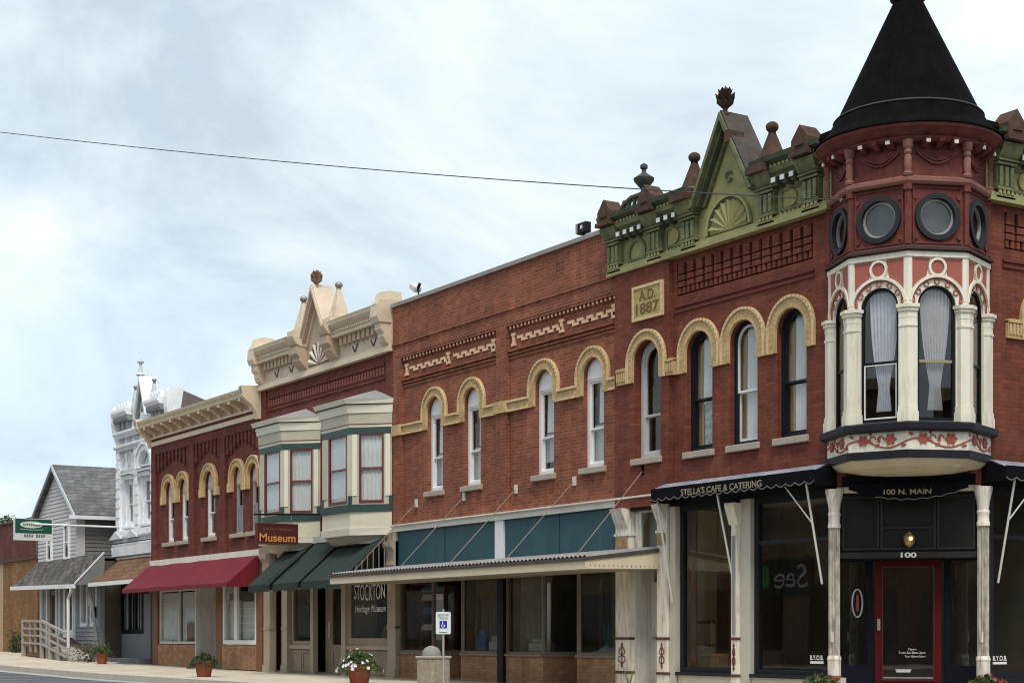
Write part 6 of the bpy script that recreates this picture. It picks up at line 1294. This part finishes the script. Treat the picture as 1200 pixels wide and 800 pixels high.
# ground floor wing with porch hood
gx1 = -41.35; SIDG = mat('blue_grey_siding', (.27, .285, .30), .7, .06, 2)
q = MB(FR1); q.plate(rect(hx0, gx1, .25, 4.0), -.2, -.02, [rect(-43.6, -42.75, 1.45, 3.2), rect(-42.4, -41.65, 1.45, 3.2), rect(-48.0, -46.7, .4, 3.0), rect(-45.6, -44.5, .5, 3.0)]); gwl = q.build('ground_wall', SIDG, HO)
z = .3
while z < 1.4: q = MB(FR1); q.prism([(-.02, z), (.02, z), (-.005, z+.14), (-.02, z+.14)], -44.1, gx1); q.build('clapboard', SIDG, gwl); z += .15
q = MB(); q.box(hx1, gx1, 1.5, 1.6, .2, 3.9); q.box(hx0+.2, gx1, 1.9, 1.95, .2, 3.9); q.box(gx1-.1, gx1, .2, 6, .2, 3.95); q.box(hx1-.1, gx1, .2, 6, 3.85, 3.97); q.build('ground_room', INT_DK, HO)
for a, c in ((-43.6, -42.75), (-42.4, -41.65)):
    q = MB(FR1); q.plate(rect(a, c, 1.42, 3.24), -.12, .03, [rect(a+.12, c-.12, 1.56, 3.1)]); wi = q.build('window', WP, HO); q = MB(FR1); q.plate(rect(a+.12, c-.12, 1.56, 3.1), -.06, -.055); q.build('pane', GLASS, wi); q = MB(FR1); q.box(a+.12, c-.12, 1.56, 3.1, -.2, -.18); q.build('blind', CURT2, wi)
q = MB(FR1); q.box(-42.72, -42.42, 2.2, 3.25, -.02, .01); q.build('white_panel', WPD, HO)
q = MB(FR1); q.plate(rect(-48.1, -46.6, .35, 3.1), -.1, .02, [rect(-47.9, -46.8, .5, 2.95)]); dd = q.build('front_door', WPD, HO); q = MB(FR1); q.plate(rect(-47.85, -46.85, .5, 2.9), -.15, -.1, [rect(-47.7, -47.0, 1.2, 2.7)]); q.build('door_leaf', mat('brown_grey_door', (.20, .16, .14), .6), dd); q = MB(FR1); q.plate(rect(-47.7, -47.0, 1.2, 2.7), -.13, -.125); q.build('pane', GLASS_DK, dd)
q = MB(FR1); q.plate(rect(-45.7, -44.4, .45, 3.1), -.1, .03, [rect(-45.5, -44.6, 1.3, 2.95)]); wi = q.build('storm_door', WP, HO); q = MB(FR1); q.plate(rect(-45.5, -44.6, 1.3, 2.95), -.05, -.045); q.build('pane', GLASS_DK, wi)
for u in (-48.7, -46.2, -44.2): q = MB(FR1); q.box(u-.09, u+.09, .3, 3.1, -.02, .05); q.build('corner_board', WPD, HO)
q = MB(FR1); q.box(-41.9+.0, -41.6, 1.75, 2.15, .02, .12); q.build('mail_box', BLACK, HO)
sp = .85; q = MB(FR1); s0_, s1_ = X(15, -sp), X(88, -sp)
PS = thing('porch_hood', (-46, -.4, 3.0), 'weathered shingled porch hood with white gutter on the grey house', 'roof')
WSH = shingle('weathered_shingle', (.165, .148, .135), (.075, .066, .06), .32, .17)
q.hexa([(s0_, 3.10, sp), (s1_, 2.98, sp), (X(122), 4.12, 0), (X(46), 4.12, 0)], [(s0_, 3.06, sp), (s1_, 2.94, sp), (X(122), 4.02, 0), (X(46), 4.02, 0)]); q.build('shingles', WSH, PS)
q = MB(FR1); q.hexa([(s0_-.05, 2.94, sp-.02), (s1_, 2.82, sp-.02), (s1_, 2.82, sp+.1), (s0_-.05, 2.94, sp+.1)], [(s0_-.05, 3.09, sp-.02), (s1_, 2.97, sp-.02), (s1_, 2.97, sp+.1), (s0_-.05, 3.09, sp+.1)]); q.build('gutter', WHITE, PS)
q = MB(FR1); q.add([(s1_-.02, 2.95, sp), (X(122)-.02, 4.05, .01), (X(122)-.02, 2.95, .01), (s1_+.01, 2.95, sp), (X(122)+.01, 4.05, .01), (X(122)+.01, 2.95, .01)], [(0, 1, 2), (3, 4, 5), (0, 3, 4, 1), (1, 4, 5, 2), (2, 5, 3, 0)]); q.build('hood_end', SIDD, PS)
q = MB(FR1); q.hexa([(s1_-.06, 2.96, sp+.02), (s1_+.03, 2.96, sp+.02), (X(122)+.03, 4.1, .0), (X(122)-.06, 4.1, .0)], [(s1_-.06, 3.03, sp+.02), (s1_+.03, 3.03, sp+.02), (X(122)+.03, 4.16, .0), (X(122)-.06, 4.16, .0)]); q.build('verge_board', WPD, PS)
xd, yd = X(80, -sp-.05), -sp-.05
q = MB(); q.tube([(s1_-.3, yd, 2.9), (s1_-.35, yd, 2.72), (xd, yd, 2.45), (xd, yd, .55), (xd-.25, yd-.15, .36)], .06, 8); q.build('downspout', WHITE, PS)
# ramp with timber rail
RP = thing('porch_ramp', (-46.6, -1.4, .3), 'grey timber ramp and handrail in front of the grey house', 'railing')
RAIL = mat('grey_timber', (.36, .33, .29), .8, .1, 4); ry = -1.75
def rx(px): return X(px, ry)
def rz(px, py): return Z(px, py, ry)
q = MB()
for px_, pt in ((27.5, 726), (49, 727), (59, 735), (69, 742)):
    q2 = MB(); zb_ = gz(rx(px_)); q2.box(rx(px_)-.07, rx(px_)+.07, ry-.06, ry+.06, zb_-.02, rz(px_, pt)); q2.build('rail_post', RAIL, RP)
for (pa, ya, pb, yb) in ((27, 725.5, 49, 726), (49, 726, 77, 740)):
    for dz, hh in ((0, .09), (-.30, .07), (-.56, .07), (-.85, .07)):
        q2 = MB(); A_ = Vector((rx(pa), ry, rz(pa, ya)+dz)); B_ = Vector((rx(pb), ry, rz(pb, yb)+dz))
        if min(A_.z, B_.z) < gz(A_.x)+.05: B_.z = max(B_.z, gz(B_.x)+.06)
        q2.hexa([A_+Vector((0, -.05, -hh)), B_+Vector((0, -.05, -hh)), B_+Vector((0, .05, -hh)), A_+Vector((0, .05, -hh))], [A_+Vector((0, -.05, 0)), B_+Vector((0, -.05, 0)), B_+Vector((0, .05, 0)), A_+Vector((0, .05, 0))]); q2.build('rail', RAIL, RP)
for px_ in (36, 42): q2 = MB(); q2.box(rx(px_)-.04, rx(px_)+.04, ry-.04, ry+.04, gz(rx(px_))+.2, rz(px_, 727)); q2.build('baluster', RAIL, RP)
q = MB(); q.hexa([(rx(27), ry+.1, .3), (rx(50), ry+.1, .25), (rx(50), -.02, .25), (rx(27), -.02, .3)], [(rx(27), ry+.1, .66), (rx(50), ry+.1, .66), (rx(50), -.02, .66), (rx(27), -.02, .66)]); q.build('deck', mat('brown_timber', (.20, .12, .06), .8, .15, 4), RP)
q = MB(); q.hexa([(rx(50), ry+.1, .2), (rx(80), ry+.1, .15), (rx(80), -.6, .15), (rx(50), -.6, .2)], [(rx(50), ry+.1, .66), (rx(80), ry+.1, .24), (rx(80), -.6, .24), (rx(50), -.6, .66)]); q.build('ramp_deck', RAIL, RP)
q = MB(); q.hexa([(-44.3, -.9, .2), (-42.4, -.9, .15), (-42.4, -.1, .15), (-44.3, -.1, .2)], [(-44.3, -.9, 1.0), (-42.4, -.9, .35), (-42.4, -.1, .35), (-44.3, -.1, 1.0)]); q.build('stair_side', mat('purple_grey_stair', (.10, .055, .065), .8), RP)
# ------------------------------------------------------------------ tan and red building at the left edge
TB = thing('tan_brick_building', (-56, 4, .3), 'tan brick building with dark red upper wall at the left edge', 'building')
FRT = frame((0, .3, 0), (1, 0, 0), (0, -1, 0)); te = X(43.5, .3)
q = MB(FRT); q.box(-75, te, 4.35, 5.98, -12, 0); q.build('upper_wall', BR_FAR, TB)
BTW = brick('tan_plank_brick', (.27, .145, .06), (.235, .12, .05), (.17, .09, .045), .3, .09, .010)
q = MB(FRT); q.box(X(3, .3), te-.02, .1, 4.35, -12, -.02); q.build('lower_wall', BTW, TB)
q = MB(FRT); q.box(X(-40, .3), X(3, .3)-.01, .1, 4.35, -12, -.05); q.build('corner_pier', mat('pale_tan_stone', (.42, .30, .19), .85, .1, 3), TB)
q = MB(FRT); q.box(-75, te+.03, 5.98, 6.06, -12, .06); q.box(-75, te+.01, 4.3, 4.4, -.2, .05); q.build('coping', mat('dark_coping', (.10, .045, .04), .8), TB)
q = MB(FRT); q.box(te-.0, te+.09, 4.3, 5.2, -.3, .02); q.build('corner_trim', SIDG, TB)
# shop sign on a long arm
sgx = -41.7; FG = frame((sgx, 0, 0), (0, 1, 0), (1, 0, 0)); g0, g1 = Yx(16, sgx), Yx(61, sgx); gzt, gzb = Zx(38, 607.5, sgx), Zx(38, 633, sgx); ZR = Zx(100, 616, sgx)
GS = thing('bracket_sign', (sgx, g0, gzb), 'green and white projecting shop sign on a long pale arm', 'sign')
q = MB(FG); q.box(g0, g1, gzb, gzt, -.06, .06); q.build('sign_box', mat('sign_white', (.62, .64, .60), .5, .05), GS)
gm = gzb+.33*(gzt-gzb); q = MB(FG); q.box(g0+.04, g1-.03, gm, gzt-.02, .06, .07); q.build('green_field', mat('sign_green', (.008, .075, .05), .4), GS)
GL_ = g1-g0; cu_, cz_ = g0+.45*GL_, gm+.58*(gzt-gm); q = MB(FG); q.plate([(cu_+.30*GL_*math.cos(t), cz_+.125*math.sin(t)) for t in [i*math.pi/16 for i in range(32)]], .07, .078); q.build('sign_oval', mat('sign_pale_green', (.55, .62, .52), .5), GS)
ST = mat('sign_dark_stroke', (.10, .14, .11), .6); q = MB(FG); rr_ = random.Random(4)
for k in range(9): u = cu_-.2*GL_+.4*GL_*k/8; q.box(u-.022, u+.022, cz_-.035-.01*rr_.random(), cz_+.03+.02*rr_.random(), .078, .082)
q.build('worn_lettering', ST, GS); q = MB(FG)
for k in range(9):
    if k == 4: continue
    u = g0+.28*GL_+.5*GL_*k/8; q.box(u-.03, u+.028, gzb+.12*(gzt-gzb)+.03*rr_.random(), gzb+.27*(gzt-gzb)+.02*rr_.random(), .06, .066)
q.build('worn_lettering', ST, GS); q = MB(FG); q.strip([(cu_-.3*GL_, cz_-.16), (cu_, cz_-.19), (cu_+.3*GL_, cz_-.17)], .015, .07, .076); q.build('sign_swash', mat('sign_pale_green', (.55, .62, .52)), GS)
q = MB(FG); q.tube([(.75, ZR, .0), (g0+.5*GL_, ZR, .09)], .035, 8); q.build('sign_arm', WP, GS)
# ------------------------------------------------------------------ trees, plants
LEAFS = [mat('leaf_green_%d' % i, c, .7, .3, 6) for i, c in enumerate([(.05, .085, .025), (.075, .115, .035), (.035, .06, .02)])]
def leaves(name, par, n, pos, size, m, rnd, kind=None):
    q = MB(); vs = []; fs = []
    for i in range(n):
        c = Vector(pos(rnd)); a = rnd.uniform(0, 6.28); t = rnd.uniform(-1, 1); s_ = size*rnd.uniform(.6, 1.3)
        d = Vector((math.cos(a)*math.sqrt(1-t*t), math.sin(a)*math.sqrt(1-t*t), t)); e = d.cross(Vector((rnd.random(), rnd.random(), rnd.random()+.1))).normalized()
        k = len(vs); vs += [c, c+d*s_*.5+e*s_*.28, c+d*s_, c+d*s_*.5-e*s_*.28]; fs.append((k, k+1, k+2, k+3))
    q.v = vs; q.f = fs; me = bpy.data.meshes.new(name); me.from_pydata([tuple(v) for v in vs], [], fs); me.materials.append(m); o = bpy.data.objects.new(name, me); C.objects.link(o); return tag(o, par, kind=kind)
TR = thing('tree', (-66, 22, -.4), 'leafy tree top showing above the red wall at the left edge', 'tree'); rnd = random.Random(5)
tz = Z(9, 603, 22); tx_ = X(6, 22)
TR.location = (tx_, 22, -.4)
q = MB(); q.tube([(tx_, 22, -.4), (tx_+.1, 22, tz*.45), (tx_, 22.1, tz-1.2)], .28, 10, .08)
for k in range(7):
    a = k*.9; q.tube([(tx_, 22, tz*.45+.25*k), (tx_+1.3*math.cos(a), 22+1.3*math.sin(a), tz*.45+.9+.3*k)], .09, 6, .03)
q.build('trunk', mat('bark', (.09, .065, .045), .9, .2, 5), TR)
cl = [(tx_+rnd.gauss(0, .75), 22+rnd.gauss(0, .8), tz-2.6+rnd.gauss(0, .75), rnd.uniform(.4, .8)) for _ in range(22)]+[(tx_+.15, 22, tz-.6, .6)]
for li in range(3):
    def pos(r, li=li):
        c = r.choice(cl); v = Vector((r.gauss(0, 1), r.gauss(0, 1), r.gauss(0, 1))).normalized()*c[3]*r.uniform(.5, 1.05); return (c[0]+v.x, c[1]+v.y, c[2]+v.z*.8)
    leaves('crown', TR, 1500, pos, .26, LEAFS[li], rnd)
def pot(loc, r, h, label, plant_r, plant_h, flower=None, nleaf=500, dark=False, trail=False):
    x, y, z = loc; P = thing('flower_pot', loc, label, 'plant pot', 'terracotta plant pots on the sidewalk')
    q = MB(); q.lathe([(r*.68, 0), (r*.72, .02), (r*.93, h*.78), (r*1.04, h*.78), (r*1.06, h), (r*.94, h), (r*.9, h*.9)], loc, 24); q.build('pot', TERRA, P, smooth=True)
    q = MB(); q.lathe([(r*.9, h*.88), (1e-4, h*.9)], loc, 20); q.build('soil', mat('soil', (.05, .035, .025), .95), P)
    rd = random.Random(int(abs(x*100)))
    def pos(rr):
        a = rr.uniform(0, 6.28); t = rr.random()**.6; d = plant_r*t; zz_ = h+plant_h*(1-t*t)*rr.uniform(.3, 1)-(.18*t*t if trail else 0); return (x+d*math.cos(a), y+d*math.sin(a), z+zz_)
    q = MB()
    for k in range(12): a = k*.52; q.tube([(x, y, z+h*.9), (x+plant_r*.5*math.cos(a), y+plant_r*.5*math.sin(a), z+h+plant_h*.55)], .008, 4)
    q.build('stems', LEAFS[0], P)
    leaves('foliage', P, nleaf, pos, .075, LEAFS[1 if not dark else 2], rd); leaves('foliage', P, nleaf//2, pos, .075, LEAFS[0], rd)
    if flower:
        q = MB()
        for k in range(flower[1]):
            c = Vector(pos(rd)); nv = (c-Vector((x, y, z+h*.6))).normalized(); c += nv*.05; e = nv.cross(Vector((0, 0, 1))).normalized(); f = nv.cross(e); s_ = rd.uniform(.028, .045)
            pts = [c]+[c+(e*math.cos(t)+f*math.sin(t))*s_*(1+.25*math.cos(5*t))+nv*.012 for t in [i*2*math.pi/10 for i in range(10)]]
            q.add(pts, [(0, 1+i, 1+(i+1) % 10) for i in range(10)])
        q.build('blossoms', flower[0], P)
    return P
PET = mat('white_petunia', (.80, .77, .80), .7, .05, 9); PINK = mat('red_blossom', (.35, .03, .05), .7, .1)
def gp(px, py, z=0.):
    k = FPX*(CAM.z-z)/(py-HOR); d = _d(px); return CAM.x+k*d[0], CAM.y+k*d[1]
xx, yy_ = X(421, -3.0), -3.0; pot((xx, yy_, 0), .29, .44, 'terracotta pot of white petunias in front of the lettered museum window', .50, .32, (PET, 46), 700, trail=True)
xx, yy_ = gp(239, 792.5, 0); pot((xx, yy_, gz(xx)), .25, .42, 'terracotta pot with low green plant on the kerb before the red awning shop', .40, .22, (PINK, 8), 600, dark=True, trail=True)
xx, yy_ = X(119.5, -1.3), -1.3; pot((xx, yy_, gz(xx)), .21, .36, 'terracotta pot beside the porch steps of the grey house', .32, .30, None, 420)
xx, yy_ = X(107, -1.1), -1.1; P = thing('shrub', (xx, yy_, gz(xx)), 'dry bushy plant beside the pot at the grey house steps', 'plant'); rd = random.Random(8)
leaves('foliage', P, 700, lambda r: (xx+r.gauss(0, .3), yy_+r.gauss(0, .3), gz(xx)+abs(r.gauss(.35, .22))), .1, mat('dry_leaf', (.13, .12, .07), .8, .3, 5), rd)
q = MB(); [q.tube([(xx, yy_, gz(xx)-.02), (xx+.2*math.cos(k), yy_+.2*math.sin(k), gz(xx)+.6)], .012, 4) for k in range(6)]; q.build('stems', mat('bark', (.09, .065, .045)), P)
for k, (lx, ly, lb) in enumerate(((-1.62, -.42, 'red-flowered plant tub at the foot of the left iron door column'), (.32, 1.50, 'red-flowered plant tub at the foot of the right iron door column'))): pot((lx, ly, 0), .22, .26, lb, .28, .12, (PINK, 14), 420, trail=False)
xx, yy_ = X(737, -.35), -.35; P = thing('weed_plant', (xx, yy_, 0), 'thin grassy plant at the foot of the ornamented door pilaster', 'plant'); rd = random.Random(9); q = MB()
for k in range(26):
    a = rd.uniform(0, 6.28); l = rd.uniform(.15, .32); q.add([(xx, yy_-.01, 0), (xx+.02, yy_, 0), (xx+l*.5*math.cos(a), yy_+l*.4*math.sin(a), l*1.7)], [(0, 1, 2)])
q.build('blades', mat('grass_blade', (.16, .2, .06), .8), P)
xx, yy_ = X(19, -.75), -.75; P = thing('shrub', (xx, yy_, gz(xx)), 'small dark shrub at the foot of the tan brick wall', 'plant'); rd = random.Random(18)
leaves('foliage', P, 600, lambda r: (xx+r.gauss(0, .22), yy_+r.gauss(0, .15), gz(xx)+abs(r.gauss(.35, .3))), .1, LEAFS[2], rd); q = MB(); q.tube([(xx, yy_, gz(xx)-.02), (xx, yy_, gz(xx)+.5)], .02, 5); q.build('stem', MATS['bark'], P)
# ------------------------------------------------------------------ street furniture
bxx, byy = X(508, -3.35), -3.35
BN = thing('concrete_bin', (bxx, byy, 0), 'square concrete litter bin with domed lid beside the blue parking sign', 'litter bin')
AGG = mat('exposed_aggregate', (.33, .285, .215), .95, .3, 14, .5, 70); hb = .255
q = MB(Matrix.Translation((bxx, byy, 0)) @ Matrix.Rotation(R(12), 4, 'Z')); q.box(-hb, hb, -hb, hb, 0, .62); q.build('bin_body', AGG, BN, bevel=.05)
q = MB(Matrix.Translation((bxx, byy, 0)) @ Matrix.Rotation(R(12), 4, 'Z')); q.box(-hb-.01, hb+.01, -hb-.01, hb+.01, .60, .655); q.build('bin_rim', mat('bin_rim', (.38, .34, .27), .9, .1, 6), BN, bevel=.015)
q = MB(); q.lathe([(.19, .64), (.19, .69), (.175, .76), (.125, .82), (.06, .85), (1e-4, .86)], (bxx-.08, byy, 0), 24); q.build('bin_lid', mat('grey_lid', (.28, .265, .25), .8, .15, 6), BN, smooth=True)
sxx, syy = X(519.5, -3.85), -3.85; FP = frame((sxx, syy, 0), (RX[0], RX[1], 0), (-AX[0]*.96+.1, -AX[1], 0))
PSN = thing('parking_sign', (sxx, syy, 0), 'white and blue disabled parking sign on a thin post', 'sign')
q = MB(); q.tube([(sxx, syy, 0), (sxx, syy, 1.58)], .024, 8); q.build('post', GREYMET, PSN)
q = MB(FP); z1 = Z(519, 716.5, -3.85); z0 = Z(519, 742.5, -3.85); hw_ = .145; q.plate([(-hw_+.02, z0), (hw_-.02, z0), (hw_, z0+.02), (hw_, z1-.02), (hw_-.02, z1), (-hw_+.02, z1), (-hw_, z1-.02), (-hw_, z0+.02)], .03, .04); q.build('sign_plate', mat('sign_face_white', (.74, .77, .76), .4, .03), PSN)
BLU = mat('sign_blue', (.015, .03, .35), .4); GRS = mat('sign_green_text', (.06, .16, .10), .5); zc_ = z0+.43*(z1-z0)
q = MB(FP); q.plate(rect(-.072, .072, zc_-.072, zc_+.072), .04, .044); q.build('blue_square', BLU, PSN)
q = MB(FP); q.strip([(-.012, zc_+.038), (-.008, zc_-.005), (.022, zc_-.008), (.034, zc_-.038)], .014, .044, .047); q.strip(arc(-.005, zc_-.018, .032, 150, 330, 10), .011, .044, .047); q.plate(arc(-.014, zc_+.052, .012, 0, 330, 8), .044, .047); q.build('wheelchair_symbol', LETT_W, PSN)
text(PSN, 'RESERVED', FP, -.11, .11, z1-.085, z1-.04, .041, GRS); text(PSN, 'PARKING', FP, -.085, .085, z1-.145, z1-.10, .041, GRS); q = MB(FP); q.box(-.08, .08, z0+.03, z0+.045, .04, .042); q.build('sign_line', GRS, PSN)
# ------------------------------------------------------------------ overhead wire
WI = thing('overhead_wire', tuple(Vector((-2.2, -.2, 8.7))), 'thin dark wire crossing the sky to the green cornice', 'wire')
E1 = (X(985, -.45), -.45); E2 = (X(-140, -9), -9.0); pts = []
def wy(px): return 155.0+.1155*px-.0000355*px*px
for i in range(61):
    t = i/60; x = E1[0]+(E2[0]-E1[0])*t; y = E1[1]+(E2[1]-E1[1])*t
    dx, dy = x-CAM.x, y-CAM.y; d = dx*AX[0]+dy*AX[1]; u = dx*RX[0]+dy*RX[1]; px_ = 600+FPX*u/d; pts.append((x, y, CAM.z+(HOR-wy(px_))*d/FPX))
q = MB(); q.tube(pts, .011, 6); q.build('cable', mat('black_cable', (.05, .055, .06), .6), WI)
q = MB(); q.tube([pts[0], (pts[0][0], .2, pts[0][2])], .03, 6); q.build('wall_hook', STEEL, WI)
# ------------------------------------------------------------------ shops across the street, seen only mirrored in the glass
OP = thing('opposite_shops', (-25, -25, 0), 'brown brick shop row across the street, mirrored faintly in the corner shop glass', 'building')
FRO = frame((0, -22, 0), (1, 0, 0), (0, 1, 0))
hs = [rect(-140+8*i+.6, -140+8*i+7.2, .5, 2.9) for i in range(18)]+[rect(-140+8*i+1.0+2.2*j, -140+8*i+2.1+2.2*j, 4.6, 6.6) for i in range(18) for j in range(3)]
q = MB(FRO); q.plate(rect(-140, 4, 0, 8.2), -.3, 0, hs); q.build('wall', BR_OPP, OP)
q = MB(); q.box(-140, 4, -36, -35.7, 0, 8.2); q.box(-140, -139.7, -35.7, -22.3, 0, 8.2); q.box(3.7, 4, -35.7, -22.3, 0, 8.2); q.box(-139.7, 3.7, -35.7, -22.3, 7.8, 7.9); q.box(-139.7, 3.7, -25.5, -25.4, 0, 7.8); q.build('rear_wall', BR_OPP, OP)
q = MB(FRO); q.box(-140.1, 4.1, 8.2, 8.5, -.3, .3); q.build('cornice', TANCORN_D, OP)
for r_ in hs[:18]: q = MB(FRO); q.plate(r_, -.1, -.09); q.build('shop_pane', GLASS_DK, OP)
for r_ in hs[18:]: q = MB(FRO); q.plate(r_, -.1, -.09); q.build('pane', GLASS_DK, OP)
rs = thing('mirrored_shop_sign', (-28.7, -21.9, 3.0), 'dark board with green patch and pale word, seen reversed in the corner window', 'sign')
q = MB(FRO); q.box(-30.5, -27.0, 2.55, 3.95, .02, .12); q.build('board', mat('dark_board', (.02, .025, .02), .6), rs); q = MB(FRO); q.plate([(-30.2, 2.9), (-29.4, 2.9), (-29.4, 3.7), (-30.2, 3.7)], .12, .13); q.build('green_patch', mat('bright_green', (.10, .42, .12), .5), rs); text(rs, 'See', frame((0, -22, 0), (-1, 0, 0), (0, 1, 0)), 27.3, 29.1, 2.85, 3.7, .125, LETT_W)
for nm, lb, x0_, x1_, y0_, y1_ in (('added_corner_shops', 'unseen brick shop block added behind the viewpoint to darken the red door glass', 23.5, 44, -46, -23.5), ('added_side_shops', 'unseen brick shop block added across the side street for the right-hand shop glass to mirror', 20.5, 36, 1, 60)):  # two unseen blocks added to keep pale sky out of the glass
    T = thing(nm, ((x0_+x1_)/2, (y0_+y1_)/2, 0), lb, 'building')
    q = MB(); q.box(x0_, x1_, y0_, y1_, -.4, 7.6); q.build('wall', BR_FAR, T); q = MB(); q.box(x0_-.25, x1_+.25, y0_-.25, y1_+.25, 7.6, 7.95); q.build('cornice', TANCORN_D, T)
    for k in range(6):
        yy2 = y0_+(y1_-y0_)*(k+.5)/6; xx2 = x0_+(x1_-x0_)*(k+.5)/6
        for z0_, z1_, hw2 in ((.5, 2.8, 1.2), (4.3, 6.3, .55)):
            q = MB(); q.box(x0_-.03, x0_-.01, yy2-hw2, yy2+hw2, z0_, z1_); q.build('window', BLACK, T)
            if nm == 'added_corner_shops': q = MB(); q.box(xx2-hw2, xx2+hw2, y1_+.01, y1_+.03, z0_, z1_); q.build('window', BLACK, T)
for o in bpy.data.objects:
    if o.type == 'MESH' and not o.data.polygons: bpy.data.objects.remove(o)
